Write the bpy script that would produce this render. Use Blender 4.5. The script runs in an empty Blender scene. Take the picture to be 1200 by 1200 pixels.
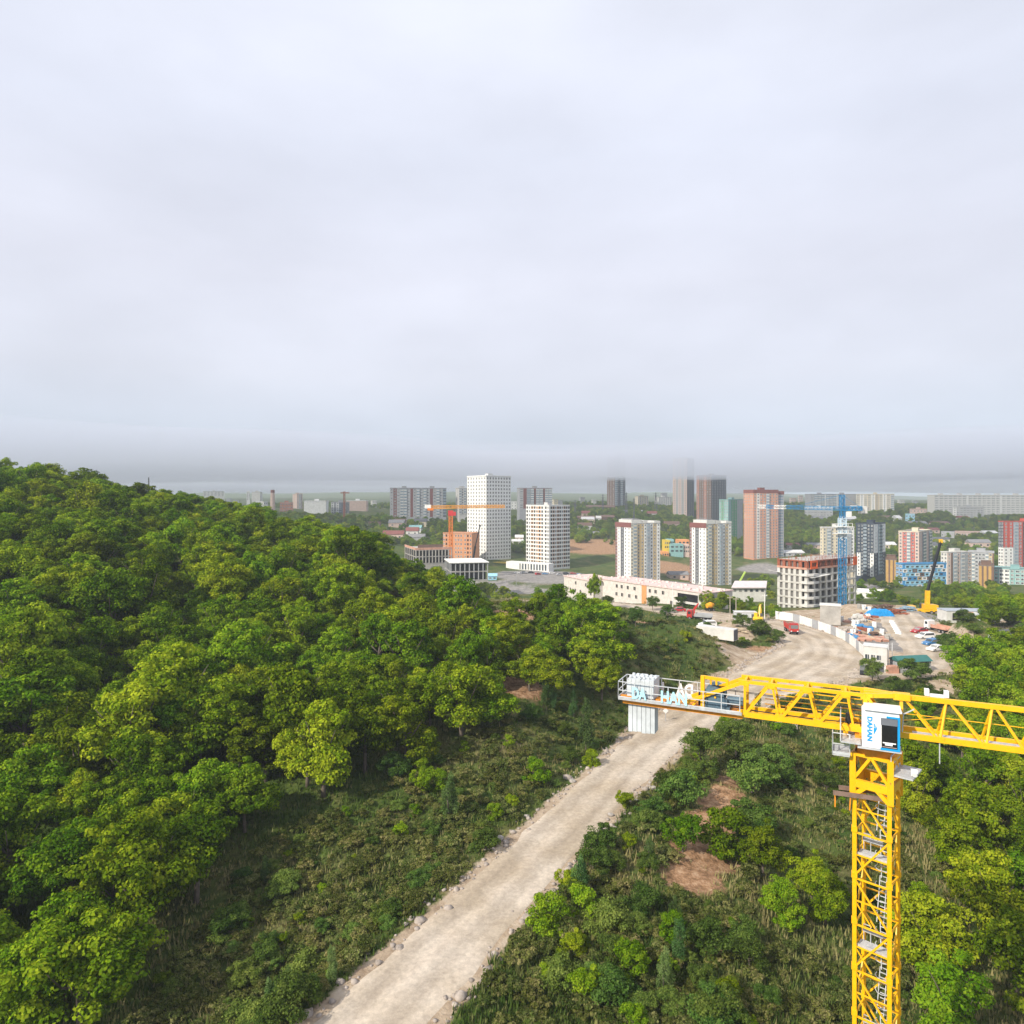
import bpy, bmesh, math, random
import numpy as np
from mathutils import Vector, Matrix

R = math.radians
scene = bpy.context.scene
COL = scene.collection
random.seed(7)
rng = np.random.default_rng(11)
CH = 36.0                       # camera height above the gravel road datum
F = 800.0                       # focal length in photo pixels (1200 px wide)

# ------------------------------------------------------------------ camera, sky, sun, exposure
cam_data = bpy.data.cameras.new('camera')
cam = bpy.data.objects.new('camera', cam_data)
COL.objects.link(cam)
cam.location = (0, 0, CH)
cam.rotation_euler = (R(90), 0, 0)
cam_data.sensor_width = 36
cam_data.lens = 24
cam_data.shift_y = -15 / 1200
cam_data.clip_start = 0.5
cam_data.clip_end = 40000
scene.camera = cam

SUN_DIR = Vector((-0.62, -0.52, 0.59)).normalized()      # towards the sun: behind the camera on the left
sun_el = math.asin(SUN_DIR.z)
sun_az = math.atan2(SUN_DIR.x, SUN_DIR.y)
sl = bpy.data.lights.new('sun', 'SUN')
sl.energy = 5.0
sl.angle = R(0.8)
sl.color = (1.0, 0.92, 0.78)
sun = bpy.data.objects.new('sun', sl)
COL.objects.link(sun)
sun.location = (-60, -40, 120)
sun.rotation_euler = (-SUN_DIR).to_track_quat('-Z', 'Y').to_euler()

world = bpy.data.worlds.new('World')
scene.world = world
world.use_nodes = True
wt = world.node_tree
wt.nodes.clear()
def wn(t, **k):
    n = wt.nodes.new(t)
    for a, b in k.items(): setattr(n, a, b)
    return n
w_out = wn('ShaderNodeOutputWorld'); w_bg = wn('ShaderNodeBackground')
w_bg.inputs['Strength'].default_value = 0.1
w_sky = wn('ShaderNodeTexSky')
w_sky.sky_type = 'NISHITA'; w_sky.sun_disc = False
w_sky.sun_elevation = sun_el; w_sky.sun_rotation = sun_az
w_tc = wn('ShaderNodeTexCoord'); w_sep = wn('ShaderNodeSeparateXYZ')
w_ramp = wn('ShaderNodeValToRGB')
w_noise = wn('ShaderNodeTexNoise'); w_noise.inputs['Scale'].default_value = 2.1; w_noise.inputs['Detail'].default_value = 5; w_noise.inputs['Roughness'].default_value = 0.5
w_map = wn('ShaderNodeMapping'); w_map.inputs['Scale'].default_value = (1, 1, 2.4)
w_mr = wn('ShaderNodeMapRange')
w_mr.inputs['From Min'].default_value = 0.3; w_mr.inputs['From Max'].default_value = 0.7
w_mr.inputs['To Min'].default_value = 0.89; w_mr.inputs['To Max'].default_value = 1.08
w_mul = wn('ShaderNodeMixRGB', blend_type='MULTIPLY'); w_mul.inputs['Fac'].default_value = 1
w_mix = wn('ShaderNodeMixRGB'); w_mix.inputs['Fac'].default_value = 0.9
cr = w_ramp.color_ramp
cr.elements[0].position = 0.0; cr.elements[0].color = (0.46, 0.56, 0.70, 1)
cr.elements[1].position = 1.0; cr.elements[1].color = (0.86, 0.88, 0.96, 1)
for p, c in ((0.025, (0.47, 0.55, 0.68)), (0.08, (0.57, 0.62, 0.72)), (0.17, (0.69, 0.71, 0.795)), (0.30, (0.74, 0.755, 0.85)), (0.45, (0.74, 0.77, 0.88))):
    e = cr.elements.new(p); e.color = (*c, 1)
w_x10 = wn('ShaderNodeMixRGB', blend_type='MULTIPLY'); w_x10.inputs['Fac'].default_value = 1; w_x10.inputs['Color2'].default_value = (11, 11, 11, 1)
L = wt.links.new
L(w_tc.outputs['Generated'], w_sep.inputs[0]); L(w_sep.outputs['Z'], w_ramp.inputs['Fac'])
L(w_tc.outputs['Generated'], w_map.inputs[0]); L(w_map.outputs[0], w_noise.inputs['Vector'])
L(w_noise.outputs['Fac'], w_mr.inputs['Value'])
L(w_ramp.outputs['Color'], w_mul.inputs['Color1']); L(w_mr.outputs[0], w_mul.inputs['Color2'])
L(w_mul.outputs[0], w_x10.inputs['Color1'])
L(w_sky.outputs[0], w_mix.inputs['Color1']); L(w_x10.outputs[0], w_mix.inputs['Color2'])
L(w_mix.outputs[0], w_bg.inputs['Color']); L(w_bg.outputs[0], w_out.inputs['Surface'])

vs = scene.view_settings
vs.view_transform = 'Standard'; vs.look = 'None'; vs.gamma = 1.0; vs.exposure = 0.12
vs.use_curve_mapping = False
scene.render.engine = 'CYCLES'
cy = scene.cycles
cy.max_bounces = 7; cy.diffuse_bounces = 3; cy.glossy_bounces = 2; cy.transmission_bounces = 3
cy.transparent_max_bounces = 6; cy.volume_bounces = 2
cy.use_denoising = True
cy.use_adaptive_sampling = True; cy.adaptive_threshold = 0.015

# ------------------------------------------------------------------ helpers
def P(px, py, d):
    return Vector(((px - 600) / F * d, d, CH + (585 - py) / F * d))
def PX(px, d): return (px - 600) / F * d
def PZ(py, d): return CH + (585 - py) / F * d

MATS = {}
def mat(name, color, rough=0.8, metal=0.0, var=0.18, scale=0.6, spec=0.3, bump=0.0, detail=6):
    """plain real-world colour broken up by wear: two scales of procedural noise."""
    if name in MATS: return MATS[name]
    m = bpy.data.materials.new(name); m.use_nodes = True
    nt = m.node_tree; b = nt.nodes['Principled BSDF']
    b.inputs['Roughness'].default_value = rough; b.inputs['Metallic'].default_value = metal
    b.inputs['Specular IOR Level'].default_value = spec
    tc = nt.nodes.new('ShaderNodeTexCoord'); nz = nt.nodes.new('ShaderNodeTexNoise')
    nz.inputs['Scale'].default_value = scale; nz.inputs['Detail'].default_value = detail; nz.inputs['Roughness'].default_value = 0.65
    mr = nt.nodes.new('ShaderNodeMapRange')
    mr.inputs['From Min'].default_value = 0.3; mr.inputs['From Max'].default_value = 0.7
    mr.inputs['To Min'].default_value = 1 - var; mr.inputs['To Max'].default_value = 1 + var * 0.6
    mx = nt.nodes.new('ShaderNodeMixRGB'); mx.blend_type = 'MULTIPLY'; mx.inputs['Fac'].default_value = 1
    mx.inputs['Color1'].default_value = (*color, 1)
    nt.links.new(tc.outputs['Object'], nz.inputs['Vector']); nt.links.new(nz.outputs['Fac'], mr.inputs['Value'])
    nt.links.new(mr.outputs[0], mx.inputs['Color2']); nt.links.new(mx.outputs[0], b.inputs['Base Color'])
    if bump:
        bp = nt.nodes.new('ShaderNodeBump'); bp.inputs['Strength'].default_value = bump; bp.inputs['Distance'].default_value = 0.1
        nt.links.new(nz.outputs['Fac'], bp.inputs['Height']); nt.links.new(bp.outputs[0], b.inputs['Normal'])
    MATS[name] = m
    return m

ORG = {}                        # world origin of parents (for building children in world coordinates)
def tag(o, label=None, cat=None, group=None, kind=None):
    if label: o['label'] = label
    if cat: o['category'] = cat
    if group: o['group'] = group
    if kind: o['kind'] = kind
    return o
def thing(name, loc, label, cat, group=None, rz=0.0):
    o = bpy.data.objects.new(name, None); COL.objects.link(o)
    o.empty_display_size = 0.5
    o.location = loc; o.rotation_euler = (0, 0, rz)
    ORG[o.name] = Vector(loc)
    return tag(o, label, cat, group)

class MB:
    def __init__(s): s.v = []; s.f = []; s.m = []
    def add(s, vs, fs, mi=0):
        n = len(s.v); s.v += [tuple(v) for v in vs]
        s.f += [tuple(i + n for i in f) for f in fs]; s.m += [mi] * len(fs)
    def hexa(s, c, mi=0):       # 8 corners: bottom ring, top ring
        s.add(c, [(3, 2, 1, 0), (4, 5, 6, 7), (0, 1, 5, 4), (1, 2, 6, 5), (2, 3, 7, 6), (3, 0, 4, 7)], mi)
    def box(s, c, size, rz=0.0, mi=0, taper=1.0):
        cx, cy_, cz = c; a, b, h = size[0] / 2, size[1] / 2, size[2] / 2
        co, si = math.cos(rz), math.sin(rz); out = []
        for z, t in ((-h, 1.0), (h, taper)):
            for x, y in ((-a, -b), (a, -b), (a, b), (-a, b)):
                x *= t; y *= t
                out.append((cx + x * co - y * si, cy_ + x * si + y * co, cz + z))
        s.hexa(out, mi)
    def fbox(s, o, t, x0, x1, y0, y1, z0, z1, mi=0):
        """box in facade coordinates: o origin (x, y), t unit direction along the wall, outward = (t.y, -t.x)."""
        n = (t[1], -t[0]); out = []
        for z in (z0, z1):
            for x, y in ((x0, y0), (x0, y1), (x1, y1), (x1, y0)):
                out.append((o[0] + t[0] * x + n[0] * y, o[1] + t[1] * x + n[1] * y, z))
        s.hexa([out[0], out[1], out[2], out[3], out[4], out[5], out[6], out[7]], mi)
    def beam(s, p, q, w, h=None, mi=0):
        p, q = Vector(p), Vector(q); h = h or w
        d = (q - p); 
        if d.length < 1e-6: return
        d.normalize()
        up = Vector((0, 0, 1)) if abs(d.z) < 0.95 else Vector((0, 1, 0))
        a = d.cross(up).normalized(); b = a.cross(d).normalized()
        a *= w / 2; b *= h / 2
        s.hexa([p - a - b, p + a - b, p + a + b, p - a + b, q - a - b, q + a - b, q + a + b, q - a + b], mi)
    def tube(s, p, q, r0, r1=None, n=8, mi=0, caps=True):
        p, q = Vector(p), Vector(q); r1 = r0 if r1 is None else r1
        d = (q - p).normalized(); up = Vector((0, 0, 1)) if abs(d.z) < 0.95 else Vector((0, 1, 0))
        a = d.cross(up).normalized(); b = a.cross(d).normalized(); vs_ = []
        for c, r in ((p, r0), (q, r1)):
            for k in range(n):
                t = 2 * math.pi * k / n
                vs_.append(c + a * (r * math.cos(t)) + b * (r * math.sin(t)))
        fs = [(k, (k + 1) % n, n + (k + 1) % n, n + k) for k in range(n)]
        if caps: fs += [tuple(range(n - 1, -1, -1)), tuple(range(n, 2 * n))]
        s.add(vs_, fs, mi)
    def prism(s, poly, z0, z1, mi=0):
        n = len(poly)
        vs_ = [(x, y, z0) for x, y in poly] + [(x, y, z1) for x, y in poly]
        fs = [(k, (k + 1) % n, n + (k + 1) % n, n + k) for k in range(n)] + [tuple(range(n - 1, -1, -1)), tuple(range(n, 2 * n))]
        s.add(vs_, fs, mi)
    def side(s, prof, y0, y1, mi=0):
        """profile in (x, z) extruded along y."""
        n = len(prof)
        vs_ = [(x, y0, z) for x, z in prof] + [(x, y1, z) for x, z in prof]
        fs = [(k, (k + 1) % n, n + (k + 1) % n, n + k) for k in range(n)] + [tuple(range(n - 1, -1, -1)), tuple(range(n, 2 * n))]
        s.add(vs_, fs, mi)
    def mesh(s, name, mats, off=None, smooth=False):
        me = bpy.data.meshes.new(name)
        v = s.v
        if off is not None: v = [(a[0] - off[0], a[1] - off[1], a[2] - off[2]) for a in v]
        me.from_pydata(v, [], s.f); me.update()
        for m in (mats if isinstance(mats, (list, tuple)) else [mats]): me.materials.append(m)
        me.polygons.foreach_set('material_index', s.m)
        bm = bmesh.new(); bm.from_mesh(me); bmesh.ops.recalc_face_normals(bm, faces=bm.faces); bm.to_mesh(me); bm.free()
        if smooth: me.polygons.foreach_set('use_smooth', [True] * len(s.f))
        return me
    def build(s, name, mats, parent=None, local=False, smooth=False):
        off = None
        if not local and parent is not None: off = ORG.get(parent.name)
        o = bpy.data.objects.new(name, s.mesh(name, mats, off, smooth)); COL.objects.link(o)
        if parent is not None:
            o.parent = parent
            if not local: ORG[o.name] = off
        return o
def solo(name, mb, mats, label, cat, loc=None, group=None, kind=None, smooth=False):
    o = bpy.data.objects.new(name, mb.mesh(name, mats, loc, smooth)); COL.objects.link(o)
    if loc is not None: o.location = loc
    return tag(o, label, cat, group, kind)
def copy_tree(o, parent=None):
    c = o.copy(); COL.objects.link(c); c.parent = parent
    for ch in list(o.children): copy_tree(ch, c)
    return c

# ------------------------------------------------------------------ terrain
UC = np.array([-200, 0, 150, 300, 450, 520, 600, 700, 800, 900, 1000, 1100, 1200, 1400.0])
UC = (UC - 600) / F
YR = np.array([20, 50, 65, 80, 95, 110, 130, 150, 170, 200, 230, 260, 320, 400, 480, 560, 650, 750, 900, 1100, 1500, 2200, 3200, 5000, 9000.0])
T = np.array([
# 20   50   65   80   95  110  130  150  170  200  230  260  320  400  480  560  650  750  900 1100 1500 2200 3200 5000 9000
[-42, -41, -37, -32, -27, -20, -11,  -4,   2,   8,   10,   6,  -8, -25, -40, -48, -48, -40, -30, -25, -20,  -5,  10,  30,  30],  # -200
[-42, -41, -38, -33, -28.5, -23, -15.5, -9,  -3.5,  2.2,   3.2,  -1, -14, -28, -40, -48, -48, -40, -30, -25, -20,  -5,  10,  30,  30],  # 0
[-42, -40, -38, -34, -30, -26, -20.5, -15.5, -11,  -7,  -5,  -6, -16, -28, -38, -44, -42, -36, -28, -20, -16,  -2,  10,  28,  30],  # 150
[-41, -40, -38, -35, -32, -29, -25, -21, -18, -15, -13, -13, -16, -24, -25, -22, -15, -15, -14, -14, -12,   0,  10,  25,  30],  # 300
[-41, -39, -37, -35, -32, -29, -25, -21, -18, -18, -22, -28, -40, -50, -47, -37, -25, -19, -16, -14, -14,  -6,   6,  20,  25],  # 450
[-40, -38, -36, -34, -32, -30, -28, -26, -26, -31, -36, -41, -49, -55, -55, -45, -30, -21, -17, -15, -14,  -8,   4,  16,  20],  # 520
[-39, -37, -35.5, -34, -32, -29, -26, -24, -25.5, -29, -32.5, -37, -49, -55, -56, -55, -42, -27, -20, -16, -14,  -8,   2,  12,  16],  # 600
[-37, -36, -35, -35, -34.5, -32, -29, -27.5, -28.5, -31.5, -34, -39, -48, -54, -58, -55, -40, -29, -17, -10,  -9,  -8,  0,  8,  12],  # 700
[-36, -35.5, -35, -35, -35, -34.8, -33, -31, -32, -34, -36, -40, -48, -54, -61, -60, -49, -38, -26, -14, -9, -8,  -2,   4,   8],  # 800
[-37, -36.5, -36.5, -36, -35.4, -35, -35, -35, -35, -35, -39, -42, -47, -54, -59, -60, -51, -38, -22, -13, -9, -8,  -4,  0,   5],  # 900
[-39, -38.5, -38.5, -38, -37, -36, -35, -35, -35.3, -37, -40, -42, -47, -53, -59, -57, -46, -33, -18, -13, -10, -8, -4,   0,  4],  # 1000
[-40, -40, -40, -39, -37, -36, -35, -35, -35, -35.5, -38, -42, -47, -53, -58, -55, -46, -33, -18, -14, -10, -8,  -4,   0,  4],  # 1100
[-40, -40, -39, -37, -35.5, -33.5, -32, -32, -33, -35, -38, -42, -47, -52, -57, -54, -45, -32, -18, -14, -10, -8, -4,   0,   4],  # 1200
[-40, -40, -38, -35, -32, -29, -27, -26, -28, -32, -36, -40, -46, -52, -56, -52, -44, -32, -20, -14, -10, -6,   0,   6,   8],  # 1400
])
NU, NY = 180, 220
ug = np.linspace(UC[0], UC[-1], NU); lg = np.linspace(math.log(YR[0]), math.log(YR[-1]), NY)
tmp = np.array([np.interp(lg, np.log(YR), row) for row in T])
FT = np.array([np.interp(ug, UC, tmp[:, j]) for j in range(NY)]).T
def blur(a, k, ax):
    ker = np.exp(-0.5 * (np.arange(-3 * k, 3 * k + 1) / k) ** 2); ker /= ker.sum()
    pad = [(0, 0), (0, 0)]; pad[ax] = (3 * k, 3 * k)
    a = np.pad(a, pad, mode='edge')
    return np.apply_along_axis(lambda r: np.convolve(r, ker, 'valid'), ax, a)
FT = blur(blur(FT, 3, 0), 2, 1)

ROAD = [(-25, 18, 3.9), (-9.8, 45, 3.8), (2.9, 67.8, 3.75), (14.9, 89, 4.0), (25.7, 106, 4.8), (37, 119, 6.2), (49.5, 131, 8.2), (60, 142, 10.0),
        (68, 152, 9.5), (73.5, 163, 8.5), (75.5, 175, 7.5), (73, 188, 7.0), (66, 199, 6.2), (55, 210, 5.5), (42, 220, 4.8), (28, 230, 4)]
ROAD2 = [(62, 137, 5.0), (74, 139, 4.6), (85, 143, 4.6), (93, 152, 5.5), (100, 165, 6.5), (106, 180, 7), (113, 196, 7), (120, 212, 6)]
def dense(pts, n=10):
    """Catmull-Rom through (x, y, half width)."""
    p = np.array([pts[0]] + list(pts) + [pts[-1]], float); out = []
    for i in range(1, len(p) - 2):
        for k in range(n):
            t = k / n
            a, b, c, d = p[i - 1], p[i], p[i + 1], p[i + 2]
            out.append(0.5 * (2 * b + (c - a) * t + (2 * a - 5 * b + 4 * c - d) * t * t + (3 * b - a - 3 * c + d) * t ** 3))
    out.append(p[-2]); return np.array(out)
RD, RD2 = dense(ROAD), dense(ROAD2)
def road_dist(X, Y):
    """distance beyond the road's edge (negative on the road)."""
    best = np.full(X.shape, 1e9)
    for q in (RD, RD2):
        for x, y, w in q:
            best = np.minimum(best, np.hypot(X - x, Y - y) - w)
    return best
def sstep(a, b, x):
    t = np.clip((x - a) / (b - a), 0, 1); return t * t * (3 - 2 * t)
def vnoise(X, Y, s, seed=0):
    """value noise, vectorised."""
    x, y = X / s, Y / s
    xi, yi = np.floor(x).astype(np.int64), np.floor(y).astype(np.int64)
    fx, fy = x - xi, y - yi; fx = fx * fx * (3 - 2 * fx); fy = fy * fy * (3 - 2 * fy)
    def h(a, b):
        n = (a * 374761393 + b * 668265263 + seed * 1442695041) & 0x7fffffff
        n = ((n ^ (n >> 13)) * 1274126177) & 0x7fffffff
        return ((n ^ (n >> 16)) & 0xffff) / 65535.0
    return (h(xi, yi) * (1 - fx) + h(xi + 1, yi) * fx) * (1 - fy) + (h(xi, yi + 1) * (1 - fx) + h(xi + 1, yi + 1) * fx) * fy
LOT = [(80, 146), (88, 150), (98, 154), (104, 163), (107, 178), (113, 197), (130, 226), (112, 229), (105, 207), (90, 203), (80, 199), (82, 180), (82, 165)]   # construction yard
def poly_dist(X, Y, poly):
    """signed distance to a polygon, negative inside."""
    n = len(poly); d = np.full(X.shape, 1e9); ins = np.zeros(X.shape, bool)
    for i in range(n):
        (x0, y0), (x1, y1) = poly[i], poly[(i + 1) % n]
        ex, ey = x1 - x0, y1 - y0
        t = np.clip(((X - x0) * ex + (Y - y0) * ey) / (ex * ex + ey * ey), 0, 1)
        d = np.minimum(d, np.hypot(X - x0 - t * ex, Y - y0 - t * ey))
        c = ((y0 > Y) != (y1 > Y)) & (X < (x1 - x0) * (Y - y0) / (y1 - y0 + 1e-12) + x0)
        ins ^= c
    return np.where(ins, -d, d)
MOUNDS = [(66, 172, 7, 2.4), (57, 178, 6, 1.8), (95, 150, 0.1, 0), (112, 166, 6, 3.6), (117, 175, 6.5, 4.2), (113, 157, 5, 2.5), (106, 199, 3, .9), (90, 194, 3, 1.1), (95, 186, 3.5, 1.2), (89, 180, 3, 1.2), (99, 178, 4, 1.3),
          (40, 160, 9, 1.4), (44, 150, 6, 1.2)]
def height(X, Y, fine=True):
    X = np.asarray(X, float); Y = np.asarray(Y, float)
    Yc = np.clip(Y, YR[0], YR[-1]); u = np.clip(X / np.maximum(Yc, 42), UC[0], UC[-1])
    a = (u - ug[0]) / (ug[1] - ug[0]); b = (np.log(Yc) - lg[0]) / (lg[1] - lg[0])
    i = np.clip(a.astype(int), 0, NU - 2); j = np.clip(b.astype(int), 0, NY - 2)
    fa, fb = a - i, b - j
    z = (FT[i, j] * (1 - fa) + FT[i + 1, j] * fa) * (1 - fb) + (FT[i, j + 1] * (1 - fa) + FT[i + 1, j + 1] * fa) * fb
    if fine:
        near = 1 - sstep(180, 320, Y)
        z = z + near * ((vnoise(X, Y, 9, 1) - 0.5) * 1.5 + (vnoise(X, Y, 3.2, 2) - 0.5) * 0.6 + (vnoise(X, Y, 1.1, 3) - 0.5) * 0.18)
        z = z + (1 - near) * ((vnoise(X, Y, 60, 5) - 0.5) * 5 + (vnoise(X, Y, 22, 6) - 0.5) * 2)
        z = z + sstep(2300, 4500, Y) * (vnoise(X, Y, 1300, 8) - 0.45) * 95
    rd = road_dist(X, Y)
    w = 1 - sstep(0.8, 8.0, rd)
    z = z * (1 - w) + (-35.0) * w
    wl = 1 - sstep(0.0, 6.0, poly_dist(X, Y, LOT))
    z = z * (1 - wl) + (-35.05 + 0.15 * (vnoise(X, Y, 5, 4) - .5)) * wl
    for mx, my, mr_, mh in MOUNDS:
        r = np.hypot(X - mx, Y - my) / mr_
        bumpy = 1 + 0.35 * (vnoise(X, Y, 2.0, 9) - 0.5)
        z = z + mh * np.exp(-r * r * 1.6) * bumpy * sstep(-0.3, 2.0, rd)
    return z + CH
def hz(x, y): return float(height(np.array([x]), np.array([y]))[0])
def ground_px(px, py, y0=38, y1=900):
    """where the sight line through a photo pixel meets the ground."""
    ys = np.exp(np.linspace(math.log(y0), math.log(y1), 900)); xs = (px - 600) / F * ys
    zr = CH + (585 - py) / F * ys; g = height(xs, ys)
    k = np.argmax(zr <= g)
    return Vector((xs[k], ys[k], g[k]))

rows = np.concatenate([np.linspace(-60, 36, 25), np.exp(np.linspace(math.log(38), math.log(330), 230)), np.exp(np.linspace(math.log(335), math.log(9000), 120))])
cols = np.linspace(-1.45, 1.45, 340)
GX = cols[None, :] * np.maximum(rows, 60)[:, None]; GY = np.repeat(rows[:, None], len(cols), 1)
GZ = height(GX, GY)
nr, nc = GX.shape
tv = np.stack([GX.ravel(), GY.ravel(), GZ.ravel()], 1)
ii = np.arange((nr - 1) * (nc - 1)); r_, c_ = ii // (nc - 1), ii % (nc - 1)
tf = np.stack([r_ * nc + c_, r_ * nc + c_ + 1, (r_ + 1) * nc + c_ + 1, (r_ + 1) * nc + c_], 1)
def np_mesh(name, v, f, mats, smooth=False):
    me = bpy.data.meshes.new(name); k = f.shape[1]
    me.vertices.add(len(v)); me.vertices.foreach_set('co', np.asarray(v, np.float32).ravel())
    me.loops.add(f.size); me.loops.foreach_set('vertex_index', f.astype(np.int32).ravel())
    me.polygons.add(len(f)); me.polygons.foreach_set('loop_start', np.arange(len(f), dtype=np.int32) * k)
    if smooth: me.polygons.foreach_set('use_smooth', np.ones(len(f), bool))
    me.update(calc_edges=True); me.validate()
    for m in (mats if isinstance(mats, (list, tuple)) else [mats]): me.materials.append(m)
    return me
# ground cover masks: R bare tan dirt, G grey gravel, B reddish soil
rdv = road_dist(GX, GY); lotd = poly_dist(GX, GY, LOT)
def blob(pts):
    """bare patches given as (px, depth, radius m)."""
    d = np.full(GX.shape, 1e9)
    for px, dd, rr in pts: d = np.minimum(d, np.hypot(GX - PX(px, dd), GY - dd) / rr)
    return 1 - sstep(0.5, 1.1, d)
n1 = vnoise(GX, GY, 7, 21); n2 = vnoise(GX, GY, 2.4, 22)
mR = np.maximum(1 - sstep(0.0, 1.9 + 2.2 * sstep(110, 140, GY), rdv + (n1 - .5) * (1.6 + 2.4 * sstep(110, 140, GY))), 1 - sstep(-1, 4, lotd + (n1 - .5) * 5))
mR = np.maximum(mR, blob([(1115, 128, 5), (1120, 145, 5), (1172, 178, 7), (1160, 200, 9), (1130, 203, 7), (880, 150, 9), (850, 172, 9), (760, 215, 12), (800, 205, 10), (850, 200, 12), (900, 196, 9), (930, 215, 12), (960, 216, 12), (990, 214, 12), (930, 232, 12), (965, 236, 12), (1000, 232, 12), (1030, 245, 14), (600, 190, 10), (570, 215, 12)]))
mG = blob([(1065, 165, 14), (1060, 185, 12), (1070, 205, 12)]) * 0.8
mG = np.maximum(mG, blob([(640, 400, 34), (600, 420, 30), (690, 400, 30), (560, 440, 30), (720, 470, 40), (640, 490, 45), (660, 330, 25), (900, 560, 30), (790, 470, 25), (1020, 420, 20)]))
mB = blob([(836, 74, 4.6), (826, 69, 4.2), (848, 80, 3.8), (812, 64, 3.6), (858, 85, 2.6), (615, 108, 5), (612, 128, 5), (604, 150, 6), (640, 118, 4), (870, 152, 7), (905, 156, 7), (945, 180, 5), (760, 170, 5), (800, 172, 5), (1010, 195, 8), (1025, 205, 8), (690, 72, 2), (660, 77, 2), (915, 118, 3)])
mB = np.maximum(mB, blob([(690, 640, 45), (720, 650, 40), (670, 630, 25), (750, 640, 30), (960, 560, 40), (990, 590, 40), (780, 560, 40), (820, 520, 30)]) * 0.8)
mask = np.stack([np.clip(mR, 0, 1), np.clip(mG, 0, 1), np.clip(mB, 0, 1), np.ones_like(mR)], -1).reshape(-1, 4)

def ground_material():
    m = bpy.data.materials.new('ground_cover'); m.use_nodes = True
    nt = m.node_tree; b = nt.nodes['Principled BSDF']; N = nt.nodes.new; K = nt.links.new
    b.inputs['Roughness'].default_value = 0.95; b.inputs['Specular IOR Level'].default_value = 0.1
    geo = N('ShaderNodeNewGeometry')
    def noise(s, d=8, r=0.65):
        n = N('ShaderNodeTexNoise'); n.inputs['Scale'].default_value = s; n.inputs['Detail'].default_value = d; n.inputs['Roughness'].default_value = r
        K(geo.outputs['Position'], n.inputs['Vector']); return n.outputs['Fac']
    def ramp(fac, stops):
        r = N('ShaderNodeValToRGB'); e = r.color_ramp.elements
        e[0].position, e[0].color = stops[0][0], (*stops[0][1], 1); e[1].position, e[1].color = stops[-1][0], (*stops[-1][1], 1)
        for p, c in stops[1:-1]:
            q = e.new(p); q.color = (*c, 1)
        K(fac, r.inputs['Fac']); return r.outputs['Color']
    def mix(f, a, c):
        x = N('ShaderNodeMixRGB'); K(f, x.inputs['Fac']); K(a, x.inputs['Color1']); K(c, x.inputs['Color2']); return x.outputs[0]
    scrub = ramp(noise(0.11), [(0.36, (0.045, 0.080, 0.014)), (0.49, (0.080, 0.115, 0.024)), (0.59, (0.13, 0.135, 0.045)), (0.70, (0.20, 0.155, 0.085))])
    fine = ramp(noise(1.7), [(0.3, (0.35, 0.35, 0.35)), (0.7, (1.25, 1.25, 1.25))])
    x = N('ShaderNodeMixRGB'); x.blend_type = 'MULTIPLY'; x.inputs['Fac'].default_value = 0.8; K(scrub, x.inputs['Color1']); K(fine, x.inputs['Color2'])
    base = x.outputs[0]
    dirt = ramp(noise(0.5), [(0.32, (0.24, 0.175, 0.12)), (0.5, (0.39, 0.305, 0.22)), (0.68, (0.50, 0.42, 0.33))])
    grav = ramp(noise(0.35), [(0.32, (0.16, 0.15, 0.145)), (0.68, (0.33, 0.31, 0.29))])
    red = ramp(noise(1.1, 9, .75), [(0.34, (0.10, 0.06, 0.034)), (0.5, (0.31, 0.18, 0.10)), (0.66, (0.50, 0.34, 0.22))])
    at = N('ShaderNodeAttribute'); at.attribute_name = 'cover'
    sp = N('ShaderNodeSeparateColor'); K(at.outputs['Color'], sp.inputs[0])
    edge = noise(0.9, 6)
    def thr(ch):
        a = N('ShaderNodeMath'); a.operation = 'ADD'; K(sp.outputs[ch], a.inputs[0]); K(edge, a.inputs[1])
        r = N('ShaderNodeMapRange'); r.inputs['From Min'].default_value = 0.78; r.inputs['From Max'].default_value = 1.05; K(a.outputs[0], r.inputs['Value']); return r.outputs[0]
    c = mix(thr('Blue'), base, red); c = mix(thr('Red'), c, dirt); c = mix(thr('Green'), c, grav)
    K(c, b.inputs['Base Color'])
    bp = N('ShaderNodeBump'); bp.inputs['Strength'].default_value = 0.7; bp.inputs['Distance'].default_value = 0.25
    K(noise(2.6, 6), bp.inputs['Height']); K(bp.outputs[0], b.inputs['Normal'])
    return m
tme = np_mesh('ground', tv, tf, ground_material(), True)
ca = tme.color_attributes.new('cover', 'FLOAT_COLOR', 'POINT'); ca.data.foreach_set('color', mask.astype(np.float32).ravel())
ground = bpy.data.objects.new('ground', tme); COL.objects.link(ground); ground['kind'] = 'structure'

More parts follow.
